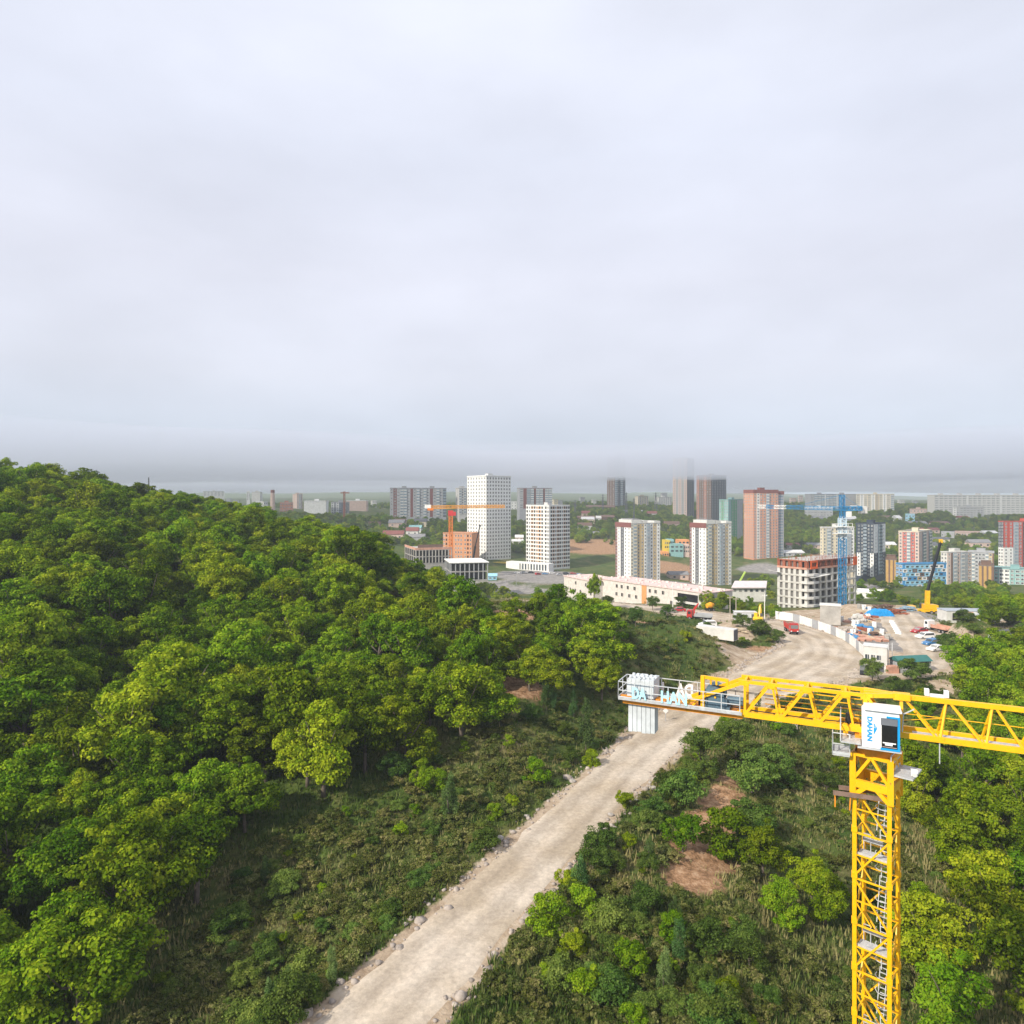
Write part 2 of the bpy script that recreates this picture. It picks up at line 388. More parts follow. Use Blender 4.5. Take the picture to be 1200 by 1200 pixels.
# ------------------------------------------------------------------ gravel road sheets
def road_material():
    m = bpy.data.materials.new('gravel_road'); m.use_nodes = True
    nt = m.node_tree; b = nt.nodes['Principled BSDF']; N = nt.nodes.new; K = nt.links.new
    b.inputs['Roughness'].default_value = 0.95; b.inputs['Specular IOR Level'].default_value = 0.1
    uv = N('ShaderNodeAttribute'); uv.attribute_name = 'lane'        # x across -1..1, y metres along
    geo = N('ShaderNodeNewGeometry')
    mp = N('ShaderNodeMapping'); mp.inputs['Scale'].default_value = (3.0, 0.16, 1); K(uv.outputs['Vector'], mp.inputs['Vector'])
    n1 = N('ShaderNodeTexNoise'); n1.inputs['Scale'].default_value = 1.3; n1.inputs['Detail'].default_value = 6; K(mp.outputs[0], n1.inputs['Vector'])
    n2 = N('ShaderNodeTexNoise'); n2.inputs['Scale'].default_value = 2.4; n2.inputs['Detail'].default_value = 9; n2.inputs['Roughness'].default_value = 0.7; K(geo.outputs['Position'], n2.inputs['Vector'])
    n3 = N('ShaderNodeTexNoise'); n3.inputs['Scale'].default_value = 0.13; n3.inputs['Detail'].default_value = 5; K(geo.outputs['Position'], n3.inputs['Vector'])
    def ramp(f, st):
        r = N('ShaderNodeValToRGB'); e = r.color_ramp.elements
        e[0].position, e[0].color = st[0][0], (*st[0][1], 1); e[1].position, e[1].color = st[1][0], (*st[1][1], 1); K(f, r.inputs['Fac']); return r.outputs[0]
    sx = N('ShaderNodeSeparateXYZ'); K(uv.outputs['Vector'], sx.inputs[0])
    wob = N('ShaderNodeMath'); wob.operation = 'MULTIPLY_ADD'; wob.inputs[1].default_value = 0.55; K(n3.outputs['Fac'], wob.inputs[0]); K(sx.outputs['X'], wob.inputs[2])
    wv = N('ShaderNodeMath'); wv.operation = 'SINE'; fq = N('ShaderNodeMath'); fq.operation = 'MULTIPLY'; fq.inputs[1].default_value = 7.5; K(wob.outputs[0], fq.inputs[0]); K(fq.outputs[0], wv.inputs[0])
    a = ramp(n1.outputs['Fac'], [(0.26, (0.45, 0.385, 0.315)), (0.74, (0.56, 0.49, 0.405))])
    c = ramp(n2.outputs['Fac'], [(0.3, (0.62, 0.62, 0.62)), (0.68, (1.15, 1.14, 1.12))])
    d = ramp(n3.outputs['Fac'], [(0.38, (0.80, 0.76, 0.70)), (0.62, (1.05, 1.05, 1.06))])
    x = N('ShaderNodeMixRGB'); x.blend_type = 'MULTIPLY'; x.inputs['Fac'].default_value = 0.75; K(a, x.inputs['Color1']); K(c, x.inputs['Color2'])
    y = N('ShaderNodeMixRGB'); y.blend_type = 'MULTIPLY'; y.inputs['Fac'].default_value = 1; K(x.outputs[0], y.inputs['Color1']); K(d, y.inputs['Color2'])
    trk = N('ShaderNodeMapRange'); trk.inputs['From Min'].default_value = -1; trk.inputs['From Max'].default_value = 1; trk.inputs['To Min'].default_value = 0.87; trk.inputs['To Max'].default_value = 1.07; K(wv.outputs[0], trk.inputs['Value'])
    z = N('ShaderNodeMixRGB'); z.blend_type = 'MULTIPLY'; z.inputs['Fac'].default_value = 1; K(y.outputs[0], z.inputs['Color1']); K(trk.outputs[0], z.inputs['Color2'])
    K(z.outputs[0], b.inputs['Base Color'])
    bp = N('ShaderNodeBump'); bp.inputs['Strength'].default_value = 0.5; bp.inputs['Distance'].default_value = 0.12
    K(n2.outputs['Fac'], bp.inputs['Height']); K(bp.outputs[0], b.inputs['Normal'])
    return m
MROAD = road_material()
def road_sheet(name, q, lift):
    n = 13; v = []; lane = []; s = 0
    for i, (x, y, w) in enumerate(q):
        a = q[max(i - 1, 0)]; b = q[min(i + 1, len(q) - 1)]
        t = np.array([b[0] - a[0], b[1] - a[1]]); t /= np.hypot(*t); nn = np.array([t[1], -t[0]])
        if i: s += math.hypot(x - q[i - 1][0], y - q[i - 1][1])
        for k in range(n):
            f = k / (n - 1) * 2 - 1
            jig = 0.9 * (float(vnoise(np.array([s]), np.array([f * 50.0]), 2.2, 31)[0]) - 0.5) if abs(f) > 0.9 else 0
            off = f * (w - 0.35) + jig * (1 if f > 0 else -1)
            rut = 0.05 * math.cos(f * 9.4) * (1 - abs(f))
            edge = -0.13 if k in (0, n - 1) else 0.0
            v.append((x + nn[0] * off, y + nn[1] * off, CH - 35 + lift + rut + edge)); lane.append((f * w / 4, s, 0))
    v = np.array(v); m = len(q)
    ii = np.arange((m - 1) * (n - 1)); r0, c0 = ii // (n - 1), ii % (n - 1)
    f = np.stack([r0 * n + c0, r0 * n + c0 + 1, (r0 + 1) * n + c0 + 1, (r0 + 1) * n + c0], 1)
    me = np_mesh(name, v, f, MROAD, True)
    at = me.attributes.new('lane', 'FLOAT_VECTOR', 'POINT'); at.data.foreach_set('vector', np.array(lane, np.float32).ravel())
    o = bpy.data.objects.new(name, me); COL.objects.link(o); o['kind'] = 'structure'; return o
road_sheet('gravel_road', RD, 0.10)
road_sheet('site_road', RD2, 0.085)

# ------------------------------------------------------------------ air: even haze, and the low cloud the far towers stand in
def volume_box(name, x0, x1, y0, y1, z0, z1, color, dens, aniso):
    mb = MB(); mb.hexa([(x0, y0, z0), (x1, y0, z0), (x1, y1, z0), (x0, y1, z0), (x0, y0, z1), (x1, y0, z1), (x1, y1, z1), (x0, y1, z1)])
    m = bpy.data.materials.new(name); m.use_nodes = True; nt = m.node_tree
    nt.nodes.remove(nt.nodes['Principled BSDF'])
    v = nt.nodes.new('ShaderNodeVolumePrincipled'); v.inputs['Color'].default_value = (*color, 1); v.inputs['Density'].default_value = dens
    v.inputs['Anisotropy'].default_value = aniso
    nt.links.new(v.outputs[0], nt.nodes['Material Output'].inputs['Volume'])
    o = mb.build(name, m); o['kind'] = 'stuff'; return o
volume_box('haze', -14000, 14000, -80, 9300, float(GZ.min()) - 1, CH + 62, (0.80, 0.88, 1.0), 0.0002, 0.0)
# the cloud is a closed sheet with a ragged underside, so that the towers' tops dissolve unevenly
def cloud_sheet():
    nx, ny = 66, 28
    xs = np.linspace(-2600, 2600, nx); ys = 600 + 2000 * np.linspace(0, 1, ny) ** 1.5
    XX, YY = np.meshgrid(xs, ys)
    YY = YY + (vnoise(XX, YY * 0 + 5, 240, 71) - .5) * 150 * (1 - np.linspace(0, 1, ny))[:, None]
    zb_ = CH + 14.5 + 14 * vnoise(XX, YY, 170, 72) + 6 * vnoise(XX, YY, 60, 73)
    zt_ = CH + 54 + 26 * vnoise(XX, YY, 260, 74)
    v = np.concatenate([np.stack([XX, YY, zb_], -1).reshape(-1, 3), np.stack([XX, YY, zt_], -1).reshape(-1, 3)]); n = nx * ny; f = []
    for j in range(ny - 1):
        for i in range(nx - 1):
            a = j * nx + i; f.append((a, a + nx, a + nx + 1, a + 1)); f.append((n + a, n + a + 1, n + a + nx + 1, n + a + nx))
    for i in range(nx - 1): f.append((i, i + 1, n + i + 1, n + i)); b = (ny - 1) * nx + i; f.append((b + 1, b, n + b, n + b + 1))
    for j in range(ny - 1): a = j * nx; f.append((a + nx, a, n + a, n + a + nx)); b = j * nx + nx - 1; f.append((b, b + nx, n + b + nx, n + b))
    me = bpy.data.meshes.new('low_cloud'); me.from_pydata(v.tolist(), [], f); me.update()
    m = bpy.data.materials.new('low_cloud'); m.use_nodes = True; nt = m.node_tree; nt.nodes.remove(nt.nodes['Principled BSDF'])
    vv = nt.nodes.new('ShaderNodeVolumePrincipled'); vv.inputs['Color'].default_value = (0.70, 0.74, 0.845, 1); vv.inputs['Density'].default_value = 0.0092; vv.inputs['Anisotropy'].default_value = 0.0
    nt.links.new(vv.outputs[0], nt.nodes['Material Output'].inputs['Volume']); me.materials.append(m)
    o = bpy.data.objects.new('low_cloud', me); COL.objects.link(o); o['kind'] = 'stuff'
cloud_sheet()

# ------------------------------------------------------------------ buildings
GLASS = mat('window_glass', (0.045, 0.06, 0.08), rough=0.12, var=0.5, scale=0.35, spec=0.6)
def vary_glass(m):
    """some panes show a pale blind or curtain behind the glass."""
    nt = m.node_tree; b = nt.nodes['Principled BSDF']; src = b.inputs['Base Color'].links[0].from_socket
    oi = nt.nodes.new('ShaderNodeObjectInfo'); rp = nt.nodes.new('ShaderNodeValToRGB'); e = rp.color_ramp.elements
    e[0].position, e[0].color = 0.55, (0, 0, 0, 1); e[1].position, e[1].color = 0.95, (1, 1, 1, 1)
    mx = nt.nodes.new('ShaderNodeMixRGB'); mx.inputs['Color2'].default_value = (0.24, 0.24, 0.23, 1)
    nt.links.new(oi.outputs['Random'], rp.inputs['Fac']); nt.links.new(rp.outputs[0], mx.inputs['Fac']); nt.links.new(src, mx.inputs['Color1']); nt.links.new(mx.outputs[0], b.inputs['Base Color'])
vary_glass(GLASS)
GLASS_BLUE = mat('balcony_glass', (0.20, 0.27, 0.33), rough=0.15, var=0.35, scale=0.3, spec=0.6)
GLASS_PALE = mat('pale_balcony_glass', (0.36, 0.42, 0.45), rough=0.2, var=0.3, scale=0.3, spec=0.5)
HOLE_SHADE = mat('opening_shade', (0.02, 0.02, 0.022), rough=0.9, var=0.5, scale=0.5, spec=0.1)  # near-black colour standing in for the shade inside openings
WHITE = mat('white_paint', (0.74, 0.74, 0.72), rough=0.7)
OFFWHITE = mat('off_white_wall', (0.62, 0.61, 0.58), rough=0.85)
GREYW = mat('grey_wall', (0.36, 0.37, 0.39), rough=0.85)
DGREY = mat('dark_grey_wall', (0.10, 0.105, 0.12), rough=0.7)
NAVY = mat('navy_cladding', (0.035, 0.05, 0.075), rough=0.45)
CREAM = mat('cream_render', (0.66, 0.58, 0.43), rough=0.85)
TAN = mat('tan_cladding', (0.52, 0.39, 0.21), rough=0.85)
MAROON = mat('maroon_cladding', (0.20, 0.075, 0.065), rough=0.8)
ORANGE = mat('orange_panel', (0.66, 0.30, 0.12), rough=0.8)
PALEOR = mat('pale_orange_panel', (0.62, 0.37, 0.21), rough=.85)
ORBRICK = mat('orange_brick', (0.58, 0.27, 0.14), rough=0.9)
BROWN = mat('brown_cladding', (0.16, 0.10, 0.075), rough=0.85)
PINKR = mat('red_brown_brick', (0.44, 0.20, 0.14), rough=0.9)
PALEP = mat('pale_pink_render', (0.58, 0.44, 0.38), rough=0.9)
TEAL = mat('teal_cladding', (0.22, 0.40, 0.40), rough=0.7)
GREENP = mat('green_panel', (0.10, 0.30, 0.16), rough=0.7)
REDP = mat('red_panel', (0.46, 0.075, 0.05), rough=0.7)
BLUEP = mat('blue_panel', (0.06, 0.26, 0.52), rough=0.6)
LBLUE = mat('light_blue_panel', (0.30, 0.56, 0.70), rough=0.6)
GOLD = mat('gold_brown_panel', (0.44, 0.27, 0.09), rough=0.7)
YELLOWP = mat('yellow_panel', (0.62, 0.46, 0.05), rough=0.7)
CONC = mat('raw_concrete', (0.42, 0.40, 0.37), rough=0.95, var=0.3, scale=0.35, bump=0.2)
DCONC = mat('dark_concrete', (0.20, 0.19, 0.18), rough=0.95, var=0.3)
RUST = mat('rusty_formwork', (0.32, 0.10, 0.055), rough=0.85, var=0.4)
SALMON = mat('salmon_formwork', (0.55, 0.30, 0.22), rough=0.85, var=0.3)
ROOFG = mat('roof_felt', (0.22, 0.22, 0.23), rough=0.95, var=0.3)
ROOFW = mat('pale_roof', (0.60, 0.60, 0.60), rough=0.9, var=0.25)
COLS = dict(wh=WHITE, ow=OFFWHITE, gr=GREYW, dg=DGREY, nv=NAVY, cr=CREAM, tn=TAN, mr=MAROON, orr=ORANGE, ob=ORBRICK, br=BROWN, pr=PINKR, pp=PALEP,
            tl=TEAL, gn=GREENP, rd=REDP, bl=BLUEP, lb=LBLUE, gd=GOLD, yl=YELLOWP, gl=GLASS_BLUE, po=PALEOR, gp=GLASS_PALE, ro=ROOFG, rw=ROOFW, cc=CONC)

def win_mesh(w, h, frame, glass):
    mb = MB()
    t = max(0.07, 0.07 * w)
    mb.fbox((0, 0), (1, 0), -w / 2 + t, w / 2 - t, 0.0, 0.03, -h / 2 + t, h / 2 - t, 1)
    for x0, x1, z0, z1 in ((-w / 2, -w / 2 + t, -h / 2, h / 2), (w / 2 - t, w / 2, -h / 2, h / 2), (-w / 2 + t, w / 2 - t, -h / 2, -h / 2 + t), (-w / 2 + t, w / 2 - t, h / 2 - t, h / 2), (-t / 2 + w * .1, t / 2 + w * .1, -h / 2 + t, h / 2 - t)):
        mb.fbox((0, 0), (1, 0), x0, x1, -0.02, 0.07, z0, z1, 0)
    return mb.mesh('window', [frame, glass])

def corners(xL, xC, xR, d, b):
    """near corner at pixel column xC and depth d; right face turned b from the picture plane."""
    uL, uC, uR = ((x - 600) / F for x in (xL, xC, xR))
    C = Vector((uC * d, d, 0)); cb, sb = math.cos(b), math.sin(b)
    wr = (uR - uC) * d / (cb - uR * sb)
    wl = (uC - uL) * d / (sb + uL * cb) if xC > xL + 0.01 else None
    return C, cb, sb, wr, wl
FOOT = []          # footprints to keep trees out of
def bld(name, label, xL, xC, xR, yT, yB, d, b=0.25, fl=10, left='', right='', wall=WHITE, group=None, win=(1.5, 1.6), wl=None, wr=None, roof=ROOFG,
        crown=None, lift=True, glass=GLASS, frame=WHITE, cat='apartment building', para=0.9, hole=False, base=None):
    if cat in ('house', 'building', 'office') or (fl <= 5 and d > 500):
        gg = ground_px((xL + xR) / 2, yB - .6, 330, 1500)
        if .55 * d < gg.y < 1.6 * d: d = gg.y
    if xC <= xL + .01: b = -math.atan(((xL + xR) / 2 - 600) / F)
    C, cb, sb, wr_, wl_ = corners(xL, xC, xR, d, b)
    wr = wr or wr_; wl = wl or wl_ or 14.0
    Rp = C + Vector((cb, sb, 0)) * wr; Lp = C + Vector((-sb, cb, 0)) * wl; Bp = Rp + Vector((-sb, cb, 0)) * wl
    zt, zv = PZ(yT, d), PZ(yB, d)
    ctr = (Rp + Lp) / 2
    g = min(hz(q.x, q.y) for q in (C, Rp, Lp, Bp))
    zb = min(zv, g) - 0.6
    FOOT.append((ctr.x, ctr.y, math.hypot(wl, wr) / 2 + 3))
    root = thing(name, (ctr.x, ctr.y, zb), label, cat, group)
    mb = MB(); mb.prism([(C.x, C.y), (Rp.x, Rp.y), (Bp.x, Bp.y), (Lp.x, Lp.y)], zb, zt)
    mb.build('wall', wall, root)
    # roof: slab edge proud of the walls, parapet ring and stair heads
    tr, tl = (cb, sb), (sb, -cb)
    mb = MB(); ov = 0.12
    mb.fbox((C.x, C.y), tr, -ov, wr + ov, -wl - ov, ov, zt + 0.003, zt + 0.25, 0)
    for y0, y1 in ((-0.2, ov + .05), (-wl - ov - .05, -wl + 0.2)): mb.fbox((C.x, C.y), tr, -ov - .05, wr + ov + .05, y0, y1, zt + 0.25, zt + para, 1)
    for x0, x1 in ((-ov - .05, 0.2), (wr - 0.2, wr + ov + .05)): mb.fbox((C.x, C.y), tr, x0, x1, -wl + 0.2, -0.2, zt + 0.25, zt + para, 1)
    rf = mb.build('roof', [roof, crown or wall], root)
    if lift:
        k = max(1, int(wr // 24))
        for i in range(k):
            x = wr * (i + 0.5) / k
            m2 = MB(); m2.fbox((C.x, C.y), tr, x - 2.4, x + 2.4, -wl * .5 - 2, -wl * .5 + 2.2, zt + 0.25, zt + para + 1.7)
            m2.fbox((C.x, C.y), tr, x - 2.6, x + 2.6, -wl * .5 - 2.2, -wl * .5 + 2.4, zt + para + 1.7, zt + para + 1.9)
            m2.build('stair_head', crown or wall, root)
    H = zt - zv; fh = H / fl
    ww, wh = min(win[0], 9), min(win[1], fh * 0.72)
    wins = []; meshes = {}
    def face(o, t, W, spec):
        toks = spec.split()
        if not toks: return
        items = []
        for tk in toks:
            if '*' in tk: k, tk = tk.split('*'); items += [tk] * int(k)
            else: items.append(tk)
        par = []
        for tk in items:
            ty = tk[0]; rest = tk[1:]; colr = None; bot = 0.0
            if ':' in rest: rest, colr = rest.split(':')
            wt_ = float(rest) if rest else 1.0
            par.append((ty, wt_, colr))
        tot = sum(p[1] for p in par); x = 0
        n = (t[1], -t[0])
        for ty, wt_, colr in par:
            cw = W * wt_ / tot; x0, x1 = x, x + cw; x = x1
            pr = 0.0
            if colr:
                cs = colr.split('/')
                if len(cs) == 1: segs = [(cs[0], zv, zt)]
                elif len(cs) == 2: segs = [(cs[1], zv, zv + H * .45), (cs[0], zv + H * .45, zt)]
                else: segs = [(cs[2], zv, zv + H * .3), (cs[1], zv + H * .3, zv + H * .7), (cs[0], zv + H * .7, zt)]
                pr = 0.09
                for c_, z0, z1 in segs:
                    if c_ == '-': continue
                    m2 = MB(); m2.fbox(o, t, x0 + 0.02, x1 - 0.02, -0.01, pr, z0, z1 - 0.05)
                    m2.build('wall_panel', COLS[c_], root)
            xm = (x0 + x1) / 2
            if ty in 'wWod':
                for k in range(fl):
                    z = zv + fh * (k + 0.55)
                    if ty == 'd': spots = [(xm - cw * .22, min(ww, cw * .36)), (xm + cw * .22, min(ww, cw * .36))]
                    elif ty == 'W': spots = [(xm, cw * 0.78)]
                    else: spots = [(xm, min(ww, cw * 0.72))]
                    for xs, w_ in spots:
                        key = (round(w_, 2), ty == 'o')
                        if key not in meshes: meshes[key] = win_mesh(w_, wh, HOLE_SHADE if ty == 'o' else frame, HOLE_SHADE if ty == 'o' else glass)
                        wins.append((o[0] + t[0] * xs + n[0] * (pr + .005), o[1] + t[1] * xs + n[1] * (pr + .005), z, math.atan2(t[1], t[0]), key))
            elif ty in 'bBl':
                gm = {'b': GLASS_BLUE, 'B': GLASS, 'l': GLASS_PALE}[ty]
                m2 = MB(); m2.fbox(o, t, x0 + cw * .06, x1 - cw * .06, -0.05, 0.75, zv + fh * .3, zt - 0.3, 0)
                for k in range(fl):
                    z = zv + fh * k
                    m2.fbox(o, t, x0 + cw * .04, x1 - cw * .04, 0.76, 0.84, z + fh * 0.25, z + fh * 0.62, 1)
                    for q in (0.06, 0.36, 0.66, 0.92): m2.fbox(o, t, x0 + cw * q, x0 + cw * q + 0.09, 0.755, 0.81, z + fh * .62, min(z + fh * 1.25, zt - .3), 2)
                m2.build('glazed_bay', [gm, COLS.get(colr, OFFWHITE) if colr else OFFWHITE, WHITE], root)
            elif ty == 's':      # horizontal storey bands
                m2 = MB()
                for k in range(fl): m2.fbox(o, t, x0, x1, -0.01, 0.12, zv + fh * k, zv + fh * (k + .45))
                m2.build('storey_band', COLS.get(colr, WHITE), root)
    face((C.x, C.y), tr, wr, right)
    if xC > xL + 0.01: face((Lp.x, Lp.y), tl, wl, left)
    wins.sort(key=lambda q: -q[2])
    base_l = ORG[root.name]
    for i, (x, y, z, rz, key) in enumerate(wins[:99]):
        o = bpy.data.objects.new('window', meshes[key]); COL.objects.link(o); o.parent = root
        o.location = (x - base_l.x, y - base_l.y, z - base_l.z); o.rotation_euler = (0, 0, rz)
    if len(wins) > 99:
        V_, F_, M_ = [], [], []
        mats_ = [HOLE_SHADE, frame, glass]
        mb = MB()
        for x, y, z, rz, key in wins[99:]:
            me = meshes[key]; c, s_ = math.cos(rz), math.sin(rz); n0 = len(mb.v)
            mb.v += [(x + v.co.x * c - v.co.y * s_, y + v.co.x * s_ + v.co.y * c, z + v.co.z) for v in me.vertices]
            for p in me.polygons:
                mb.f.append(tuple(i + n0 for i in p.vertices)); mb.m.append(0 if key[1] else 1 + p.material_index)
        o = mb.build('window', mats_, root); o['kind'] = 'stuff'
    if base:
        m2 = MB(); m2.fbox((C.x, C.y), tr, -.3, wr + .3, -wl - .3, .35, zb, zv + base[1]); m2.build('plinth', base[0], root)
    return root, dict(C=C, t=tr, n=(sb, -cb), tl=tl, wr=wr, wl=wl, zt=zt, zv=zv, L=Lp, zb=zb)

# --- far hazy blocks on the left
bld('apartment_block', 'far pale slab block fading into mist on the distant hill, beyond the forest crest', 238, 238, 263, 576, 581, 1500, 0.1, 5, '', '6*w', OFFWHITE, win=(4, 2))
bld('apartment_block', 'small far narrow white block left of the pale blue one, in mist above the forest', 289, 289, 293, 577, 586, 1250, 0.2, 6, '', '2*w', WHITE)
bld('apartment_block', 'far pale blue-white block in mist left of the red and white chimney', 295, 298, 307.5, 577, 588, 1200, 0.2, 9, '2*w', '4*w', OFFWHITE)
bld('apartment_tower', 'far pinkish slim tower block in mist behind the low red brick building', 343, 348, 354.5, 579, 597, 1000, 0.35, 12, '2*w:pp', 'w b w', PALEP)
bld('house', 'white two storey house at the crest of the trees left of the red brick building', 300, 309, 313.5, 588.5, 600, 640, 0.9, 3, '3*w', '2*w', WHITE, roof=DGREY, cat='house', lift=False)
bld('brick_building', 'low red brick building with a pale roof box beside the white house', 328, 328, 343.5, 589.5, 600, 650, 0.1, 3, '', '5*w', PINKR, cat='house', roof=ROOFW)
bld('apartment_block', 'low white block with red end bays, between brick building and grey block', 356, 361, 385, 587.5, 602, 640, 0.22, 5, 'w:pr w:pr', 'w:pr 2*w:wh b w:wh w:dg w:wh w:pr', WHITE, roof=WHITE)
bld('apartment_block', 'low white and dark grey block in front of a thin crane mast', 388, 388, 409.5, 589, 602, 640, 0.12, 5, '', 'w:wh w:gr w:wh b:dg 2*w:dg w:dg', GREYW)
bld('apartment_block', 'low pinkish block with white roof, last one right in the left hill cluster', 406, 409, 431.5, 587, 599, 760, 0.15, 5, 'w', '8*w', PALEP, roof=WHITE, crown=WHITE)
bld('house', 'lone little pink roofed house in the woods under the maroon striped slab', 432, 432, 446, 613, 618, 430, 0.1, 1, '', '3*w', BROWN, cat='house', roof=PALEP, lift=False)
bld('slab_block', 'long ten storey slab with three maroon stripes left of the white tower', 452, 457, 523, 572.5, 606, 730, 0.16, 10, 'w w', 'w w:mr W 2*b W n.8:mr w b W b W n.9:mr W b W b:dg', GREYW, wl=15, roof=DGREY, win=(1.6, 1.5))
bld('apartment_block', 'pale apartment block with dark beige bays partly behind the white tower', 534, 538, 549, 572.5, 603, 740, 0.3, 10, 'w', 'b w:ow b w', OFFWHITE, roof=DGREY)
bld('slab_block', 'maroon and grey slab block with stepped roof just right of the white tower', 606, 609, 647, 572.5, 596, 760, 0.2, 9, 'w', 'W:gr n.9:mr b:gr b n.5:mr b b n.5:mr b b', GREYW, roof=MAROON, wl=15)
bld('utility_block', 'small plain white block between white tower and maroon slab', 599, 599, 605.5, 588, 598, 700, 0.2, 3, '', '2*w', WHITE, lift=False)
bld('utility_block', 'small cream block peeping out behind the roof of the orange striped tower', 646, 649, 654, 586, 596, 720, 0.5, 3, 'w', 'w', CREAM, lift=False)
# --- the white tower and neighbours
bld('tower_block', 'tall all white tower with a dense grid of small windows, tallest in view', 547.5, 569.8, 598.7, 558.5, 664.5, 555, 0.66, 25, '7*w', '9*w', WHITE, win=(1.6, 1.75), glass=mat('dim_glass', (0.035, 0.035, 0.04), rough=.3), para=1.2)
_b9 = bld('tower_block', 'white sixteen storey tower with orange panels between its windows', 616.5, 643.5, 667.8, 593, 667, 530, 0.72, 16, 'o w:wh o:po o w:po o:po o n.4 o w.8', 'n.5 o o:po w o:po o w o:po o o', OFFWHITE, win=(1.5, 1.8))
r_, q = _b9
for k in range(17):
    z = q['zv'] + (q['zt'] - q['zv']) / 16 * k; m = MB()
    m.fbox((q['C'].x, q['C'].y), q['t'], 0, q['wr'], .0, .13, z - .35, z + .75); m.fbox((q['L'].x, q['L'].y), q['tl'], 0, q['wl'], .0, .13, z - .35, z + .75); m.build('storey_band', WHITE, r_)
bld('brick_block', 'seven storey orange brick block under construction behind the orange crane', 504, 553, 563, 626, 660, 478, 1.25, 7, 'w.8 o w o n.6 w w w n.5 w o w', '', ORBRICK, win=(1.2, 1.7), wr=16, wl=24, cat='building', lift=False)
# --- fog towers
bld('fog_tower', 'lone tan and grey tower with its top lost in fog left of centre', 711.5, 720.3, 732.8, 537, 593, 1000, 0.75, 24, '3*w:br', 'b w:dg b w:dg', DGREY, roof=DGREY, win=(1.8, 1.6))
bld('apartment_block', 'far small beige twin blocks on the hill right of the lone fog tower', 744, 752, 760, 582, 593, 1050, 0.5, 7, '3*w', '3*w', CREAM)
bld('apartment_block', 'far greyish block on the crest beside a pylon, left of the pale fog tower', 767, 772, 787, 583, 594, 1080, 0.4, 8, '2*w', '6*w', OFFWHITE)
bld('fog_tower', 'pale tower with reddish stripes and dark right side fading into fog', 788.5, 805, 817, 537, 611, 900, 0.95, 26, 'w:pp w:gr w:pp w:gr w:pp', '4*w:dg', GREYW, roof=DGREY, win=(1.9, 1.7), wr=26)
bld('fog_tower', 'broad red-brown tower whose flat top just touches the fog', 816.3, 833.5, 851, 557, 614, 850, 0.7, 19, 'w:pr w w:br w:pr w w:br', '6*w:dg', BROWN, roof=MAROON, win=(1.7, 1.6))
bld('tower_block', 'grey-green tower with vertical green stripes beside the orange-red tower', 842.7, 853.5, 870.3, 586, 640, 705, 0.75, 17, 'w w:gn w w', 'w w:gn w:gn w:gr w:gr', TEAL, roof=DGREY, win=(1.6, 1.5))
_, q = bld('tower_block', 'big orange-red brick tower with dark red crown and blue glass strip', 871.5, 883, 912, 578, 655, 600, 0.28, 23, 'w w w w', 'w w:ow w w b w w w', mat('warm_orange_brick', (0.52, 0.245, 0.155), rough=.9), roof=MAROON, crown=MAROON, win=(1.7, 1.5), para=3.2)
root = bpy.data.objects[_.name]
m = MB(); rx = q['C'] + Vector((q['t'][0], q['t'][1], 0)) * q['wr']
m.fbox((rx.x, rx.y), (q['t'][0], q['t'][1]), 0.02, 7.4, -16, -2.0, q['zb'], q['zt'] - 1); m.build('wing', GREYW, root)  # stands for the tower's right face, its shade put into the grey
m = MB(); m.fbox((rx.x, rx.y), (q['t'][0], q['t'][1]), 0.02, 7.6, -16.2, -1.8, q['zt'] - 1, q['zt'] + 2); m.build('wing_roof', MAROON, root)
for k in range(22):
    z = q['zv'] + (q['zt'] - q['zv']) / 23 * (k + .6)
    m = MB(); m.fbox((rx.x, rx.y), (q['t'][0], q['t'][1]), 1, 6.4, -2.0, -1.85, z, z + 1.3); m.build('balcony_window', GLASS_BLUE, root)
# --- the pair of white and tan towers
def twin(label, xL, xC, xR, yT, yB, d, b):
    r_, q = bld('twin_tower', label, xL, xC, xR, yT, yB, d, b, 18, 'w.6:mr w:wh w:dg w:wh w:wh', 'w.6:cr b:cr w:tn w:tn w.7:wh b:gr w.8:wh w:tn w:wh', OFFWHITE, 'white and tan twin towers', win=(1.2, 1.4), para=0.8, lift=False)
    zt = q['zt']; o = (q['C'].x, q['C'].y); t = q['t']
    m = MB(); m.fbox(o, (-t[1], t[0]) if False else t, -0.25, 0.02, -q['wl'] - .2, 0.2, zt - 2.6, zt + 0.85); m.build('attic_band', MAROON, r_)
    m = MB(); m.fbox(o, t, 0.3, q['wr'] * .36, -q['wl'] * .8, 0.3, zt + .25, zt + 2.9)
    m.fbox(o, t, q['wr'] * .40, q['wr'] * .56, -q['wl'] * .7, 0.3, zt + .25, zt + 2.4)
    m.fbox(o, t, q['wr'] * .78, q['wr'] * 1.0, -q['wl'] * .6, 0.3, zt + .25, zt + 1.9)
    m.build('roof_parapet', OFFWHITE, r_)
    m = MB(); m.fbox(o, t, q['wr'] * .08, q['wr'] * .3, -q['wl'] * .7, -.8, zt + 2.9, zt + 3.6); m.build('lift_house', ROOFG, r_)
twin('left one of the white and tan twin towers, behind the pink-roofed brick building', 721.3, 739.3, 773.5, 614, 687, 480, 0.42)
twin('right one of the white and tan twin towers, nearer the concrete frame', 808.3, 827.5, 857, 614.5, 690, 470, 0.45)
bld('tower_block', 'cream tower with wide grey glazing rising behind the concrete frame and blue crane', 961, 964, 1001, 619, 668, 440, 0.15, 13, 'w', 'w:cr b w:cr w:cr b w:wh b:gr w:wh', CREAM, crown=OFFWHITE, win=(1.2, 1.4))
